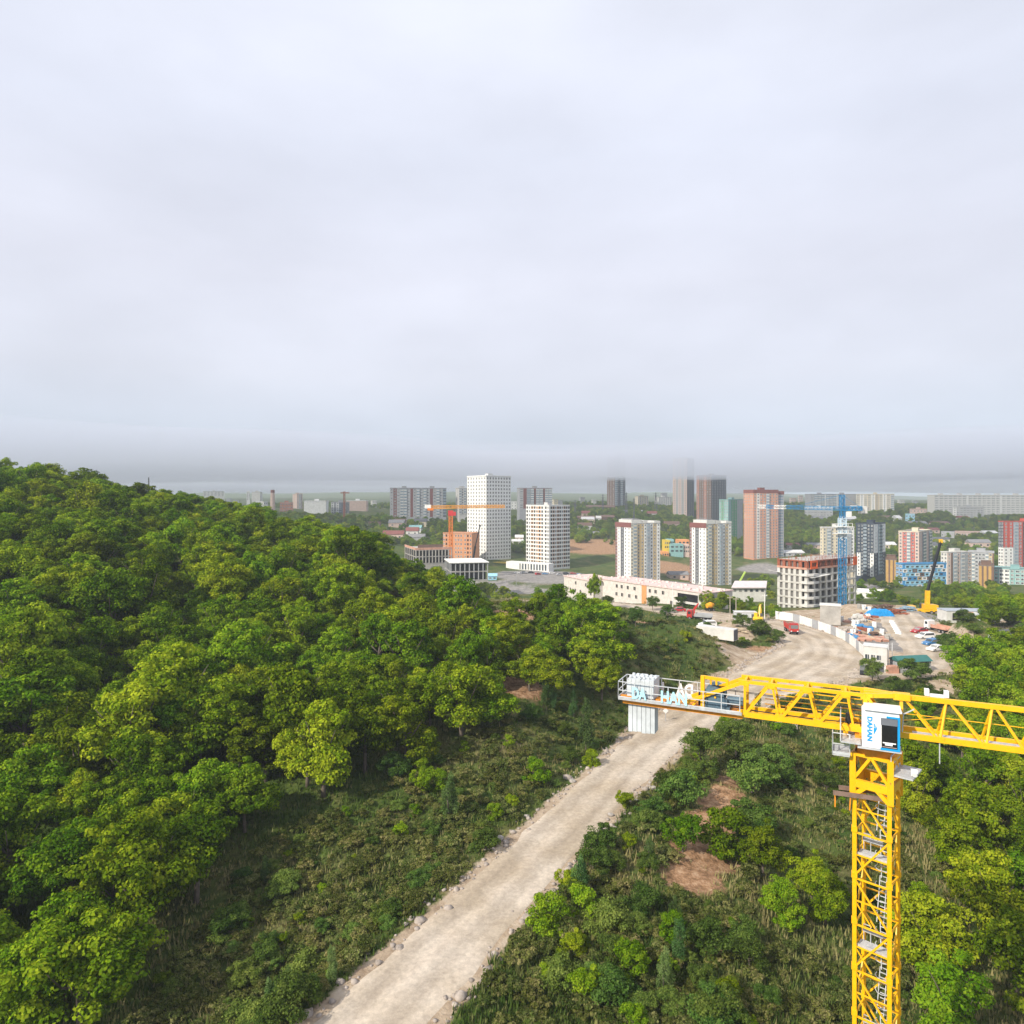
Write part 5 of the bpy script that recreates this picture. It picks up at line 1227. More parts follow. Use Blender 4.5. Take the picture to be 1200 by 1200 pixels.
def cabin(name, label, px, py, L_, W_, H_, rz, wallm, roofm, pitched=False, wins=2, door=True, cat='site cabin', trim=None, y0=38):
    g = ground_px(px, py, y0)
    r_ = thing(name, g, label, cat, None, rz)
    m = MB(); m.box((0, 0, H_ / 2 - .1), (L_, W_, H_ + .2)); m.build('wall', wallm, r_, local=True)
    m = MB()
    if pitched:
        h = pitched; o_ = .3
        A = [(-L_ / 2 - o_, -W_ / 2 - o_, H_), (L_ / 2 + o_, -W_ / 2 - o_, H_), (L_ / 2 + o_, 0, H_ + h), (-L_ / 2 - o_, 0, H_ + h), (L_ / 2 + o_, W_ / 2 + o_, H_), (-L_ / 2 - o_, W_ / 2 + o_, H_)]
        m.add(A, [(0, 1, 2, 3), (3, 2, 4, 5), (0, 3, 5), (1, 4, 2), (0, 5, 4, 1)])
    else: m.box((0, 0, H_ + .1), (L_ + .25, W_ + .25, .16))
    m.build('roof', roofm, r_, local=True)
    for k in range(wins):
        x = -L_ / 2 + L_ * (k + .6) / (wins + (1 if door else .2)); y = -W_ / 2
        o_ = bpy.data.objects.new('window', win_mesh(min(1.2, L_ / (wins + 1) * .8), 1.1, trim or WHITE, GLASS)); COL.objects.link(o_); o_.parent = r_; o_.location = (x, y - .01, H_ * .58)
    if door:
        m = MB(); m.box((L_ * .5 - 1.0, -W_ / 2 - .03, 1.0), (.95, .06, 2.0)); m.build('door', DGREY, r_, local=True)
    FOOT.append((g.x, g.y, max(L_, W_) / 2 + 1)); return r_
cabin('site_cabin', 'grey site hut with dark door beside the yellow excavator', 873, 727, 6.0, 2.6, 2.4, R(-6), CWT, ROOFW, wins=1)
# long pale container on the mound
def container(label, px, py, L_, rz, mt, name='container', H_=2.5, y0=38):
    g = ground_px(px, py, y0); r_ = thing(name, g, label, 'container', None, rz)
    m = MB(); m.box((0, 0, H_ / 2), (L_, 2.4, H_)); 
    n = int(L_ / .3)
    for k in range(n): m.box((-L_ / 2 + L_ * (k + .5) / n, -1.22, H_ / 2), (.14, .04, H_ - .3)); m.box((-L_ / 2 + L_ * (k + .5) / n, 1.22, H_ / 2), (.14, .04, H_ - .3))
    m.build('body', mt, r_, local=True)
    m = MB(); m.box((L_ / 2 + .03, 0, H_ / 2), (.06, 2.2, H_ - .2)); m.build('door', DGREY, r_, local=True)  # end panel coloured dark grey for the shade on this end
    m = MB(); m.box((0, 0, H_ + .04), (L_, 2.3, .07)); m.build('roof', ROOFW, r_, local=True)
    FOOT.append((g.x, g.y, 3)); return r_
container('long pale container lying askew on the scrub mound above the road', 840, 748, 9.0, R(-40), OFFWHITE)
# gatehouse, green roofed cabins, sheds
cabin('gatehouse', 'white gatehouse with three dark windows at the end of the hoarding', 1026, 786, 4.2, 3.0, 5.0, R(-30), OFFWHITE, ROOFW, wins=3, door=True, trim=OFFWHITE, cat='gatehouse')
cabin('site_cabin', 'green roofed cabin with two white framed windows near the flagpoles', 1058, 787, 3.4, 3.2, 2.3, R(8), GREYW, mat('green_roof', (.04, .16, .15), rough=.6), .9, wins=2, door=False)
cabin('site_cabin', 'second green roofed cabin, right neighbour half hidden by a bush', 1075, 786, 3.6, 3.2, 2.2, R(8), GREYW, MATS['green_roof'], .9, wins=1, door=True)
cabin('shed', 'grey gabled hut with dark roof among the right-hand trees', 1177, 757, 3.2, 5.0, 2.6, R(20), CWT, DGREY, 1.0, wins=0, door=False, cat='shed')
r_ = cabin('long_shed', 'long white open shed with grey-blue roof beyond the green mound', 1133, 728, 14, 5, 3.2, R(-4), OFFWHITE, mat('blue_grey_roof', (.36, .40, .45), rough=.6), wins=0, door=False, cat='shed', y0=192)
for x0, x1, mt in ((-5.4, -1.2, HOLE_SHADE), (2.2, 6.6, HOLE_SHADE)):
    m = MB(); m.box(((x0 + x1) / 2, -2.53, 1.6), (x1 - x0, .08, 2.0)); m.build('painted_bay_shade', mt, r_, local=True)  # dark sheet on the closed wall, the bay's inner shade as colour
m = MB(); m.box((-.4, -2.56, 1.5), (1.5, .1, 2.9)); m.build('door', ORANGE, r_, local=True)
container('grey container standing in front of the long open shed', 1139, 729, 3.4, R(-4), CWT, y0=189)
cabin('shed', 'small lean-to with pale roof right of the long open shed', 1170, 726, 5, 3, 2.5, R(-4), OFFWHITE, ROOFW, wins=1, cat='shed', y0=190)
for px, lab in ((1041, 'left one of two bare flagpoles by the gatehouse'), (1045.5, 'right one of two bare flagpoles by the gatehouse')):
    g = G(px, 783); r_ = thing('flagpole', g, lab, 'flagpole'); m = MB(); m.tube((0, 0, 0), (0, 0, 5.2), .07, .05, 8); m.build('pole', SIGNW, r_, local=True); m = MB(); m.tube((0, 0, 0), (0, 0, .3), .2, .16, 10); m.build('base', CONC, r_, local=True)
g = G(1045, 789); m = MB(); r2 = random.Random(5)
for k in range(4):
    for i in range(6):
        for j in range(3): m.box((i * .36 - .9, j * .5 - .5, .2 + k * .38), (.33, .46, .34), rz=r2.uniform(-.05, .05))
solo('brick_pallet', m, SALMON, 'stack of salmon bricks on the ground beside the green roofed cabin', 'bricks', None).location = g
g = G(973, 731); r_ = thing('hoist_block', g, 'pale grey concrete hoist shaft standing before the concrete frame', 'concrete block')
m = MB(); m.box((0, 0, 2.6), (5.2, 4.4, 5.2), R(-25)); m.build('wall', CONC, r_, local=True); m = MB(); m.box((0, 0, 5.3), (5.5, 4.7, .2), R(-25)); m.build('slab', OFFWHITE, r_, local=True)
FOOT.append((g.x, g.y, 4))
# tarpaulin over a pile
g = G(1031, 722); m = MB(); nx, ny = 14, 8; r2 = random.Random(8); vv = []
for j in range(ny):
    for i in range(nx):
        x, y = (i / (nx - 1) - .5) * 7.5, (j / (ny - 1) - .5) * 3.6
        e = min(1, 4 * min(i / (nx - 1), 1 - i / (nx - 1), j / (ny - 1), 1 - j / (ny - 1)))
        vv.append((x, y, .15 + 1.9 * e ** .6 + r2.uniform(-.14, .14)))
m.add(vv, [(j * nx + i, j * nx + i + 1, (j + 1) * nx + i + 1, (j + 1) * nx + i) for j in range(ny - 1) for i in range(nx - 1)])
o_ = solo('tarpaulin', m, mat('blue_tarp', (.01, .25, .60), rough=.4, var=.25, scale=2), 'bright blue tarpaulin over a pile of materials right of the frame', 'tarpaulin'); o_.location = g
# stacks of blocks and materials in the yard
r2 = random.Random(12)
def pile(name, label, px, py, mt, n, box, spread, hgt, cat):
    g = G(px, py); m = MB()
    for k in range(n):
        f_ = r2.random(); x, y = r2.uniform(-1, 1) * spread * (1 - f_ * .6), r2.uniform(-1, 1) * spread * .6 * (1 - f_ * .6)
        m.box((x, y, f_ * hgt + box[2] / 2 - .1), (box[0] * r2.uniform(.6, 1.2), box[1] * r2.uniform(.7, 1.2), box[2]), rz=r2.uniform(0, 3.1) if name != 'block_stack' else r2.uniform(-.06, .06))
    o_ = solo(name, m, mt, label, cat); o_.location = g
pile('block_stack', 'stack of pale concrete blocks near the foot of the blue crane', 1005, 729, OFFWHITE, 60, (.9, .6, .6), 2.4, 1.9, 'blocks')
pile('scrap_heap', 'heap of rusty steel and planks right of the blue tarpaulin', 1052, 720, RUST, 70, (1.8, .25, .18), 3.2, 1.4, 'scrap heap')
pile('timber_heap', 'heap of grey-brown timbers in the yard behind the tarpaulin', 1036, 714, BROWN, 70, (2.2, .3, .2), 4, 1.5, 'timber')
pile('formwork_heap', 'untidy heap of orange-red formwork boards beside concrete block stack', 1014, 727, SALMON, 45, (1.4, .9, .12), 2.6, 1.2, 'formwork')
pile('pipe_heap', 'jumble of blue-grey pipes and sheets by the mobile crane', 1064, 716, mat('blue_grey_sheet', (.25, .36, .45)), 50, (1.7, .4, .2), 3, 1.3, 'pipes')
pile('scrap_heap', 'small rust brown scrap heap at the yard entrance', 1024, 745, BROWN, 40, (1.0, .3, .2), 2, .8, 'scrap heap')
pile('plank_heap', 'heap of fallen pale planks in the brush left of the excavator', 866, 741, mat('pale_plank', (.55, .45, .32)), 14, (3.0, .2, .1), 1.4, .9, 'planks')
pile('rubble_heap', 'heap of pale stone rubble in the yard before the hoist shaft', 992, 741, mat('pale_rubble', (.46, .40, .35), rough=.95, var=.3), 90, (.8, .6, .5), 3.4, .9, 'rubble')
pile('rubble_heap', 'heap of white stones on the road bank under the counter jib truss', 921, 853, MATS['pale_rubble'], 60, (.7, .5, .45), 1.6, .7, 'rubble')
pile('rubble_heap', 'brown rubble heap left of the red crane truck', 783, 718, DCONC, 70, (.9, .6, .5), 3, 1.0, 'rubble')
for k in range(7):
    g = G(1045.5 + k * 1.25, 731 + k * 2.1); m = MB(); m.box((0, 0, .4), (1.6, .7, .9), taper=.75); o_ = solo('road_block', m, WHITE, 'white concrete road block in a short row at the yard entrance', 'road block', None, 'white road blocks'); o_.location = g; o_.rotation_euler.z = R(-60)
def lamp_post(label, px, py, h, lamp=True, mt=None, name='lamp_post', cat='lamp post', y1=900):
    g = ground_px(px, py, 38, y1); r_ = thing(name, g, label, cat); m = MB(); mt = mt or GREYW
    m.tube((0, 0, -.3), (0, 0, h), .14, .09, 8); m.build('pole', mt, r_, local=True)
    m = MB()
    if lamp: m.beam((0, 0, h), (1.3, 0, h + .2), .1); m.box((1.4, 0, h + .2), (.7, .3, .15))
    else: m.beam((-.8, 0, h - .5), (.8, 0, h - .5), .12); m.box((-.6, 0, h - .35), (.12, .12, .2)); m.box((.6, 0, h - .35), (.12, .12, .2))
    m.build('lamp_head' if lamp else 'cross_arm', mt, r_, local=True)
lamp_post('pale wooden utility pole left of the grey site hut', 855.5, 727, 7, False, mat('pale_pole', (.48, .42, .34)), 'utility_pole', 'utility pole')
lamp_post('second utility pole just behind the grey site hut', 862.5, 724, 6, False, MATS['pale_pole'], 'utility_pole', 'utility pole')
lamp_post('white utility pole right of the yellow excavator', 896, 729, 8, False, WHITE, 'utility_pole', 'utility pole')
lamp_post('white twin pole by the pink-roofed building entrance', 788.5, 714, 8.5, False, WHITE, 'utility_pole', 'utility pole')
lamp_post('grey pole between red crane truck and tree row', 818.5, 712, 8.5, False, OFFWHITE, 'utility_pole', 'utility pole')
lamp_post('leftmost lamp post of the gravel embankment near the white podium', 592, 688, 8)
lamp_post('middle lamp post of the gravel embankment, beside a white container', 605, 686, 8)
lamp_post('rightmost lamp post of the embankment, before the arcade wall', 611.5, 676, 8)

# vehicles (built once in local metres, x forward)
TYRE = mat('tyre_rubber', (.018, .018, .018), rough=.9); RIM = mat('wheel_rim', (.35, .35, .36), rough=.4, metal=.5)
def paint(name, c): return mat(name, c, rough=.28, var=.06, spec=.5)
def wheels(root, xs, w, r=.34, tw=.22):
    for x in xs:
        for s in (-1, 1):
            m = MB(); m.tube((x, s * w / 2 - tw / 2 * s * 2, r), (x, s * w / 2, r), r, n=14); wh = m.build('wheel', TYRE, root, local=True)
            m = MB(); m.tube((x, s * (w / 2 - .02), r), (x, s * (w / 2 + .012), r), r * .6, n=12); m.build('rim', RIM, wh, local=True)
def car(label, loc, rz, pm, kind='sedan', cat='car', group=None):
    r_ = thing('parked_car', loc, label, cat, group, rz); L_, W_ = (4.4, 1.76) if kind != 'van' else (5.0, 1.95)
    if kind == 'van': prof = [(-2.5, .35), (2.4, .35), (2.5, .75), (2.35, 1.05), (1.75, 1.2), (1.1, 1.95), (.8, 2.05), (-2.4, 2.05), (-2.5, 1.9)]; win_ = [(1.68, 1.22), (1.05, 1.85), (-2.0, 1.85), (-2.0, 1.25)]
    elif kind == 'suv': prof = [(-2.2, .38), (2.15, .38), (2.2, .85), (1.1, 1.05), (.5, 1.65), (-1.9, 1.68), (-2.2, 1.1)]; win_ = [(1.0, 1.07), (.45, 1.56), (-1.75, 1.58), (-1.95, 1.08)]
    else: prof = [(-2.2, .32), (2.15, .32), (2.2, .72), (1.05, .92), (.35, 1.4), (-1.15, 1.42), (-1.7, .98), (-2.2, .92)]; win_ = [(.95, .94), (.3, 1.33), (-1.1, 1.35), (-1.55, .98)]
    m = MB(); m.side(prof, -W_ / 2, W_ / 2); m.build('body', pm, r_, local=True)
    m = MB(); m.side(win_, -W_ / 2 - .015, W_ / 2 + .015); m.build('side_window', GLASS, r_, local=True)
    fx = prof[3] if kind != 'van' else (1.75, 1.2); tx = prof[4] if kind != 'van' else (1.1, 1.95)
    m = MB(); dx, dz = tx[0] - fx[0], tx[1] - fx[1]; n_ = Vector((dz, -dx)).normalized() * -.02
    a = (fx[0] + dx * .08 + .02, fx[1] + dz * .08 + .02); b_ = (fx[0] + dx * .92 + .02, fx[1] + dz * .92 + .02)
    m.side([a, b_, (b_[0] - .05, b_[1] - .04), (a[0] - .05, a[1] - .04)], -W_ * .42, W_ * .42); m.build('windscreen', GLASS, r_, local=True)
    for s in (-1, 1): m = MB(); m.box((2.17 if kind != 'van' else 2.46, s * .62, .68), (.1, .32, .14)); m.build('headlight', SIGNW, r_, local=True)
    wheels(r_, (-1.35, 1.35), W_ + .02); return r_
PW, PR, PB, PS, PD = paint('white_car_paint', (.75, .75, .75)), paint('red_car_paint', (.38, .02, .025)), paint('blue_car_paint', (.05, .19, .42)), paint('silver_car_paint', (.42, .43, .45)), paint('dark_car_paint', (.03, .035, .045))
car('dark red car parked in the construction yard left of the white van', G(1077, 742), R(200), PR)
car('white pickup-like car parked at the left of the yard row', G(1084, 749), R(190), PW, 'suv')
car('blue car parked lowest in the yard row under the dirt mound', G(1092, 757), R(195), PB, 'suv')
car('small white car parked below the blue car against the bank', G(1097, 763), R(200), PW)
car('white van parked before the open bay of the long shed', ground_px(1154, 729, 188), R(80), PW, 'van', 'van')
car('dark red car by the entrance of the pink-roofed building', G(795, 717), R(175), PR)
car('white pickup standing above the pale container on the mound', G(829, 735), R(185), PW, 'suv')
car('dark car nosing out beside the gatehouse at the road edge', G(1014, 790), R(60), PD, 'suv')
def far_car(label, px, py, d, rz, pm, kind='sedan'): 
    x = PX(px, d); return car(label, (x, d, hz(x, d)), rz, pm, kind, group='cars parked at the orange striped tower')
for k in range(10):
    pm = (PW, PS, PD, PR, PB)[k % 5]; far_car('car parked in the row before the orange striped tower', 606 + k * 8.2, 0, 498 + (k % 3) * 4, R(10 * (k % 4)), pm, 'suv' if k % 2 else 'sedan')
def truck(label, loc, rz, cabm, bodym, kind):
    r_ = thing('dump_truck' if kind == 'dump' else 'crane_truck', loc, label, 'truck', None, rz)
    m = MB(); m.box((0, 0, .85), (7.6, 1.0, .35)); m.build('chassis', BLACK, r_, local=True)
    m = MB(); m.side([(2.3, .7), (3.9, .7), (3.98, 1.7), (3.75, 3.0), (2.4, 3.05), (2.3, 2.9)], -1.22, 1.22); c_ = m.build('cab', cabm, r_, local=True)
    m = MB(); m.side([(3.96, 1.75), (3.79, 2.75), (3.83, 2.75), (4.0, 1.75)], -1.05, 1.05); m.build('windscreen', GLASS, c_, local=True)
    for s in (-1, 1):
        m = MB(); m.box((3.1, s * 1.225, 2.25), (.9, .03, .8)); m.build('side_window', GLASS, c_, local=True)
        m = MB(); m.box((3.95, s * .9, 1.05), (.12, .35, .22)); m.build('headlight', SIGNW, c_, local=True)
    m = MB(); m.box((3.97, 0, .75), (.16, 2.4, .35)); m.build('bumper', BLACK, c_, local=True)
    if kind == 'dump':
        m = MB()
        A = [(-3.9, -1.15, 1.1), (2.1, -1.15, 1.1), (2.1, 1.15, 1.1), (-3.9, 1.15, 1.1), (-4.0, -1.3, 2.7), (2.15, -1.3, 2.7), (2.15, 1.3, 2.7), (-4.0, 1.3, 2.7)]
        m.hexa(A); m.box((2.6, 0, 3.12), (1.3, 2.4, .1)); 
        for x in (-2.8, -1.4, 0, 1.3):
            for s in (-1, 1): m.box((x, s * 1.27, 1.95), (.14, .12, 1.5))
        t_ = m.build('tipper_body', bodym, r_, local=True)
        m = MB(); m.box((-.9, 0, 2.72), (5.4, 2.2, .12)); m.build('load', mat('soil_load', (.22, .14, .09)), t_, local=True)
    else:
        m = MB(); m.box((-1.2, 0, 1.25), (5.4, 2.4, .2)); m.box((-1.2, -1.2, 1.75), (5.4, .08, .8)); m.box((-1.2, 1.2, 1.75), (5.4, .08, .8)); m.build('flatbed', bodym, r_, local=True)
    if kind == 'crane':
        m = MB(); m.beam((1.8, 0, 1.3), (1.8, 0, 3.6), .4); m.beam((1.8, 0, 3.6), (.4, 0, 5.2), .34); m.beam((.4, 0, 5.2), (1.5, 0, 3.2), .26); m.build('loader_crane', REDC, r_, local=True)
    wheels(r_, (3.0, -1.6, -2.9), 2.5, .52, .4); r_.scale = (.86, .86, .9); return r_
tp = F * 35 / (741.5 - 585)
truck('red dump truck driving towards the camera on the gravel road', (PX(927, tp), tp, CH - 35 + .1), R(-98), paint('red_truck_paint', (.45, .035, .03)), MATS['red_truck_paint'], 'dump')
truck('red cabbed flatbed truck with red loader crane below the pink-roofed building', G(820, 727), R(150), MATS['red_truck_paint'], GREYW, 'crane')
truck('red and white lorry parked behind the cars in the yard', G(1099, 741), R(105), PW, SALMON, 'flat')
# yellow drum-like mixer by the tree row
g = G(832, 716); r_ = thing('concrete_mixer', g, 'orange-yellow concrete mixer half hidden in the tree row by the truck', 'mixer', None, R(20))
m = MB(); m.tube((-1.2, 0, 1.6), (.2, 0, 1.8), .7, 1.0, 14); m.tube((.2, 0, 1.8), (1.3, 0, 1.9), 1.0, .5, 14); m.build('drum', mat('mixer_orange', (.72, .34, .02)), r_, local=True)
m = MB(); m.box((0, 0, .6), (2.6, 1.6, .5)); m.beam((-1, 0, .6), (-1, 0, 1.5), .2); m.beam((.9, 0, .6), (.9, 0, 1.4), .2); m.build('frame', BLACK, r_, local=True); wheels(r_, (-.8, .8), 1.7, .36)
# excavator
EXY = paint('excavator_yellow', (.75, .45, .01))
def excavator(label, g, rz, k=1.0, mt=EXY):
    r_ = thing('excavator', g, label, 'excavator', None, rz)
    for s in (-1, 1): m = MB(); m.side([(-1.7, .15), (-1.4, 0), (1.4, 0), (1.7, .15), (1.75, .5), (1.45, .8), (-1.45, .8), (-1.75, .5)], s * 1.2 - .28, s * 1.2 + .28); m.build('track', BLACK, r_, local=True)
    m = MB(); m.side([(-1.9, .95), (1.2, .95), (1.2, 1.6), (.2, 1.75), (-1.7, 1.8), (-2.0, 1.5)], -1.25, 1.25); m.build('house', mt, r_, local=True)
    m = MB(); m.side([(.0, 1.6), (1.25, 1.6), (1.1, 2.7), (.1, 2.75)], .35, 1.25); c_ = m.build('cab', mt, r_, local=True)
    m = MB(); m.side([(.1, 1.9), (1.15, 1.9), (1.06, 2.6), (.16, 2.62)], .33, 1.27); m.build('window', GLASS, c_, local=True)
    m = MB(); m.beam((1.0, 0, 1.5), (2.4, 0, 4.3), .42, .5); m.beam((2.4, 0, 4.3), (4.0, 0, 4.5), .38, .42); m.build('boom', mt, r_, local=True)
    m = MB(); m.beam((4.0, 0, 4.6), (4.6, 0, 2.0), .3, .36); m.build('arm', mt, r_, local=True)
    m = MB(); m.side([(4.3, 2.1), (4.9, 2.0), (4.7, 1.2), (3.9, 1.0)], -.5, .5); m.build('bucket', BLACK, r_, local=True)
excavator('yellow excavator with raised boom between grey hut and hoarding', G(889, 730), R(62))
g = ground_px(868, 672, 330, 560); excavator('rust red excavator on the grass slope left of the concrete frame', Vector((PX(888, 430), 430, hz(PX(888, 430), 430))), R(150), 1, RUST)
g = Vector((PX(866, 440), 440, hz(PX(866, 440), 440))); r_ = thing('boom_lift', g, 'lime green boom lift raised over the grass right of the twin towers', 'boom lift'); LIME = mat('lime_paint', (.45, .62, .12), rough=.5)
m = MB(); m.box((0, 0, 1.4), (5, 2.4, 1.2)); m.build('carrier', LIME, r_, local=True); m = MB(); m.beam((-.5, 0, 2), (4, 0, 10), .9); m.build('boom', LIME, r_, local=True); wheels(r_, (-1.6, 1.6), 2.5, .6, .4)
# mobile cranes
def mobile_crane(label, g, rz, tip, mid, cm, b1, b2):
    r_ = thing('mobile_crane', g, label, 'mobile crane', None, rz)
    inv = Matrix.Translation(g) @ Matrix.Rotation(rz, 4, 'Z'); inv = inv.inverted()
    m = MB(); m.box((0, 0, 1.2), (9, 2.6, .7)); m.box((3.6, 0, 2.0), (1.8, 2.5, 1.4)); m.build('carrier', cm, r_, local=True)
    m = MB(); m.box((3.9, -1.26, 2.2), (.9, .05, .7)); m.box((4.51, 0, 2.2), (.05, 2.0, .7)); m.build('cab_window', GLASS, r_, local=True)
    m = MB(); m.box((-1.6, 0, 2.4), (3.4, 2.4, 1.6)); m.box((-3.4, 0, 2.3), (1.4, 2.5, 1.5)); m.build('turret', cm, r_, local=True)
    m = MB(); m.box((-.2, -1.5, 2.5), (1.5, .8, 1.5)); m.build('crane_cab', GLASS, r_, local=True)
    a = Vector((-1.2, 0, 3.2)); b_ = inv @ mid; c_ = inv @ tip
    m = MB(); m.beam(a, b_, 1.15, 1.3); m.build('boom', b1, r_, local=True)
    m = MB(); m.beam(b_, c_, .62, .7); b2o = m.build('boom_extension', b2, r_, local=True)
    m = MB(); m.box(c_, (1.0, .8, 1.2)); m.build('boom_head', b1, b2o, local=True)
    wheels(r_, (-3.4, -2.0, 1.6, 3.0), 2.7, .6, .45)
    for s in (-1, 1):
        for x in (-3.9, .6): m = MB(); m.beam((x, 0, .9), (x, s * 3, .9), .2); m.beam((x, s * 3, .9), (x, s * 3, .05), .18); m.box((x, s * 3, .06), (.6, .6, .12)); m.build('outrigger', cm, r_, local=True)
gd_ = 225; g = Vector((PX(1082, gd_), gd_, hz(PX(1082, gd_), gd_)))
mobile_crane('yellow mobile crane with long dark telescopic boom raised at the yard corner', g, R(170), P(1102.5, 634, gd_ + 2), P(1087, 692, gd_), paint('mobile_crane_yellow', (.78, .44, .01)), MATS['mobile_crane_yellow'], BLACK)
gd_ = 440; g = Vector((PX(552, gd_), gd_, hz(PX(552, gd_), gd_)))
mobile_crane('mobile crane with thin dark boom before the orange brick block', g, R(10), P(562.5, 616, gd_), P(557, 640, gd_), DGREY, BLACK, BLACK)
# stones along the verge that can be told apart
r2 = random.Random(21); ROCK = mat('verge_rock', (.36, .33, .30), rough=.95, var=.35, scale=2, bump=.4)
def rock_mesh(seed):
    bm = bmesh.new(); bmesh.ops.create_icosphere(bm, subdivisions=2, radius=1); rr_ = random.Random(seed)
    ax = [Vector((rr_.uniform(-1, 1), rr_.uniform(-1, 1), rr_.uniform(-1, 1))).normalized() for _ in range(7)]
    for v in bm.verts:
        for a in ax:
            dd = v.co.dot(a); lim = .72
            if dd > lim: v.co -= a * (dd - lim)
        v.co *= 1 + rr_.uniform(-.06, .06); v.co.z *= .75
    me = bpy.data.meshes.new('boulder'); bm.to_mesh(me); bm.free(); me.materials.append(ROCK); return me
RM = [rock_mesh(s) for s in range(5)]
for px, py, r in ((585, 985, .55), (617, 958, .35), (671, 917, .45), (690, 897, .3), (700, 890, .28), (728, 866, .35), (749, 855, .45), (765, 925, .5), (776, 928, .55), (762, 918, .35), (745, 940, .4), (735, 948, .3), (780, 932, .4), (716, 957, .4), (703, 968, .35), (690, 984, .4), (752, 931, .3)):
    g = G(px, py); o_ = bpy.data.objects.new('boulder', RM[int(px) % 5]); COL.objects.link(o_); o_.location = g + Vector((0, 0, r * .25)); o_.scale = (r, r * r2.uniform(.7, 1.1), r * .8); o_.rotation_euler = (r2.uniform(-.3, .3), r2.uniform(-.3, .3), r2.uniform(0, 6))
    tag(o_, 'grey angular boulder on the verge of the gravel road', 'boulder', 'boulders along the gravel road')
g = G(780, 846); r_ = thing('road_sign', g, 'small white diamond road sign on the verge under the counterweights', 'road sign')
m = MB(); m.tube((0, 0, -.2), (0, 0, 1.6), .05, n=8); m.build('post', GREYW, r_, local=True); m = MB(); m.add([(0, -.06, 1.3), (.45, -.06, 1.75), (0, -.06, 2.2), (-.45, -.06, 1.75), (0, -.02, 1.3), (.45, -.02, 1.75), (0, -.02, 2.2), (-.45, -.02, 1.75)], [(0, 1, 2, 3), (7, 6, 5, 4), (0, 4, 5, 1), (1, 5, 6, 2), (2, 6, 7, 3), (3, 7, 4, 0)]); m.build('sign_plate', WHITE, r_, local=True)

# clutter of the yard: many small stacks and drums
r2 = random.Random(33); kinds_ = [('grey block stacks', 'small stack of grey blocks in the clutter of the construction yard', CONC, (1.0, .7, .5), 3), ('rusty bar bundles', 'bundle of rusty bars lying in the clutter of the construction yard', RUST, (3.0, .25, .16), 4),
  ('plank stacks', 'stack of pale planks in the clutter of the construction yard', MATS['pale_plank'], (2.4, .35, .14), 4), ('blue sheet stacks', 'stack of blue sheets in the clutter of the construction yard', BLUEP, (1.6, 1.1, .12), 4), ('white bag pallets', 'pallet of white bags in the clutter of the construction yard', WHITE, (.7, .5, .3), 5), ('orange panel stacks', 'stack of orange shutter panels in the yard clutter', SALMON, (1.9, 1.2, .12), 4)]
nclut = 0
for k in range(260):
    if nclut >= 54: break
    px, py = r2.uniform(985, 1070), r2.uniform(713, 752); g = G(px, py)
    if float(poly_dist(np.array([g.x]), np.array([g.y]), LOT)[0]) > -1 or float(road_dist(np.array([g.x]), np.array([g.y]))[0]) < 1.2: continue
    grp, lab, mt, bx_, nn = kinds_[k % 6]; m = MB()
    for j in range(nn):
        for i in range(2): m.box(((i - .5) * bx_[0] * .55 + r2.uniform(-.1, .1), (i - .5) * bx_[1] * 1.1, bx_[2] * (j + .5)), (bx_[0] * r2.uniform(.85, 1), bx_[1], bx_[2] * .95), rz=r2.uniform(-.08, .08))
    o_ = solo(grp.split()[0] + '_' + grp.split()[1] + '_stack' if False else grp[:-1].replace(' ', '_'), m, mt, lab, 'materials', None, grp); o_.location = g; o_.rotation_euler.z = r2.uniform(0, 3.14); nclut += 1
# small houses strewn over the wooded hills
r2 = random.Random(77); zones = [(664, 790, 596, 627, 11, 'on the hill between the fog tower and twin towers'), (922, 1000, 611, 652, 9, 'on the slope right of the orange-red tower'), (1040, 1170, 606, 645, 15, 'in the trees of the right-hand hill'), (440, 503, 603, 636, 7, 'in the woods left of the white tower'), (300, 440, 597, 606, 8, 'on the crest behind the forest hill')]
roofs = [('red-brown roofed', MAROON), ('grey roofed', ROOFG), ('pale roofed', ROOFW), ('slate roofed', DGREY), ('brown roofed', BROWN)]
for a, b_, y0, y1, n, where in zones:
    for k in range(n):
        px, py = r2.uniform(a, b_), r2.uniform(y0, y1); gg = ground_px(px, py, 330, 1400)
        if gg.y < 400 or any(math.hypot(gg.x - f_[0], gg.y - f_[1]) < f_[2] + 5 for f_ in FOOT): continue
        w = r2.uniform(9, 20) / gg.y * F; h = r2.uniform(5, 8.5) / gg.y * F; rn, rm = roofs[k % 5]
        shed('house', 'small ' + rn + ' house ' + where, px - w / 2, px + w / 2, py - h, py, gg.y, 9, [OFFWHITE, PALEP, GREYW, CREAM][k % 4], rm, 'house', group='small ' + rn + ' houses ' + where)
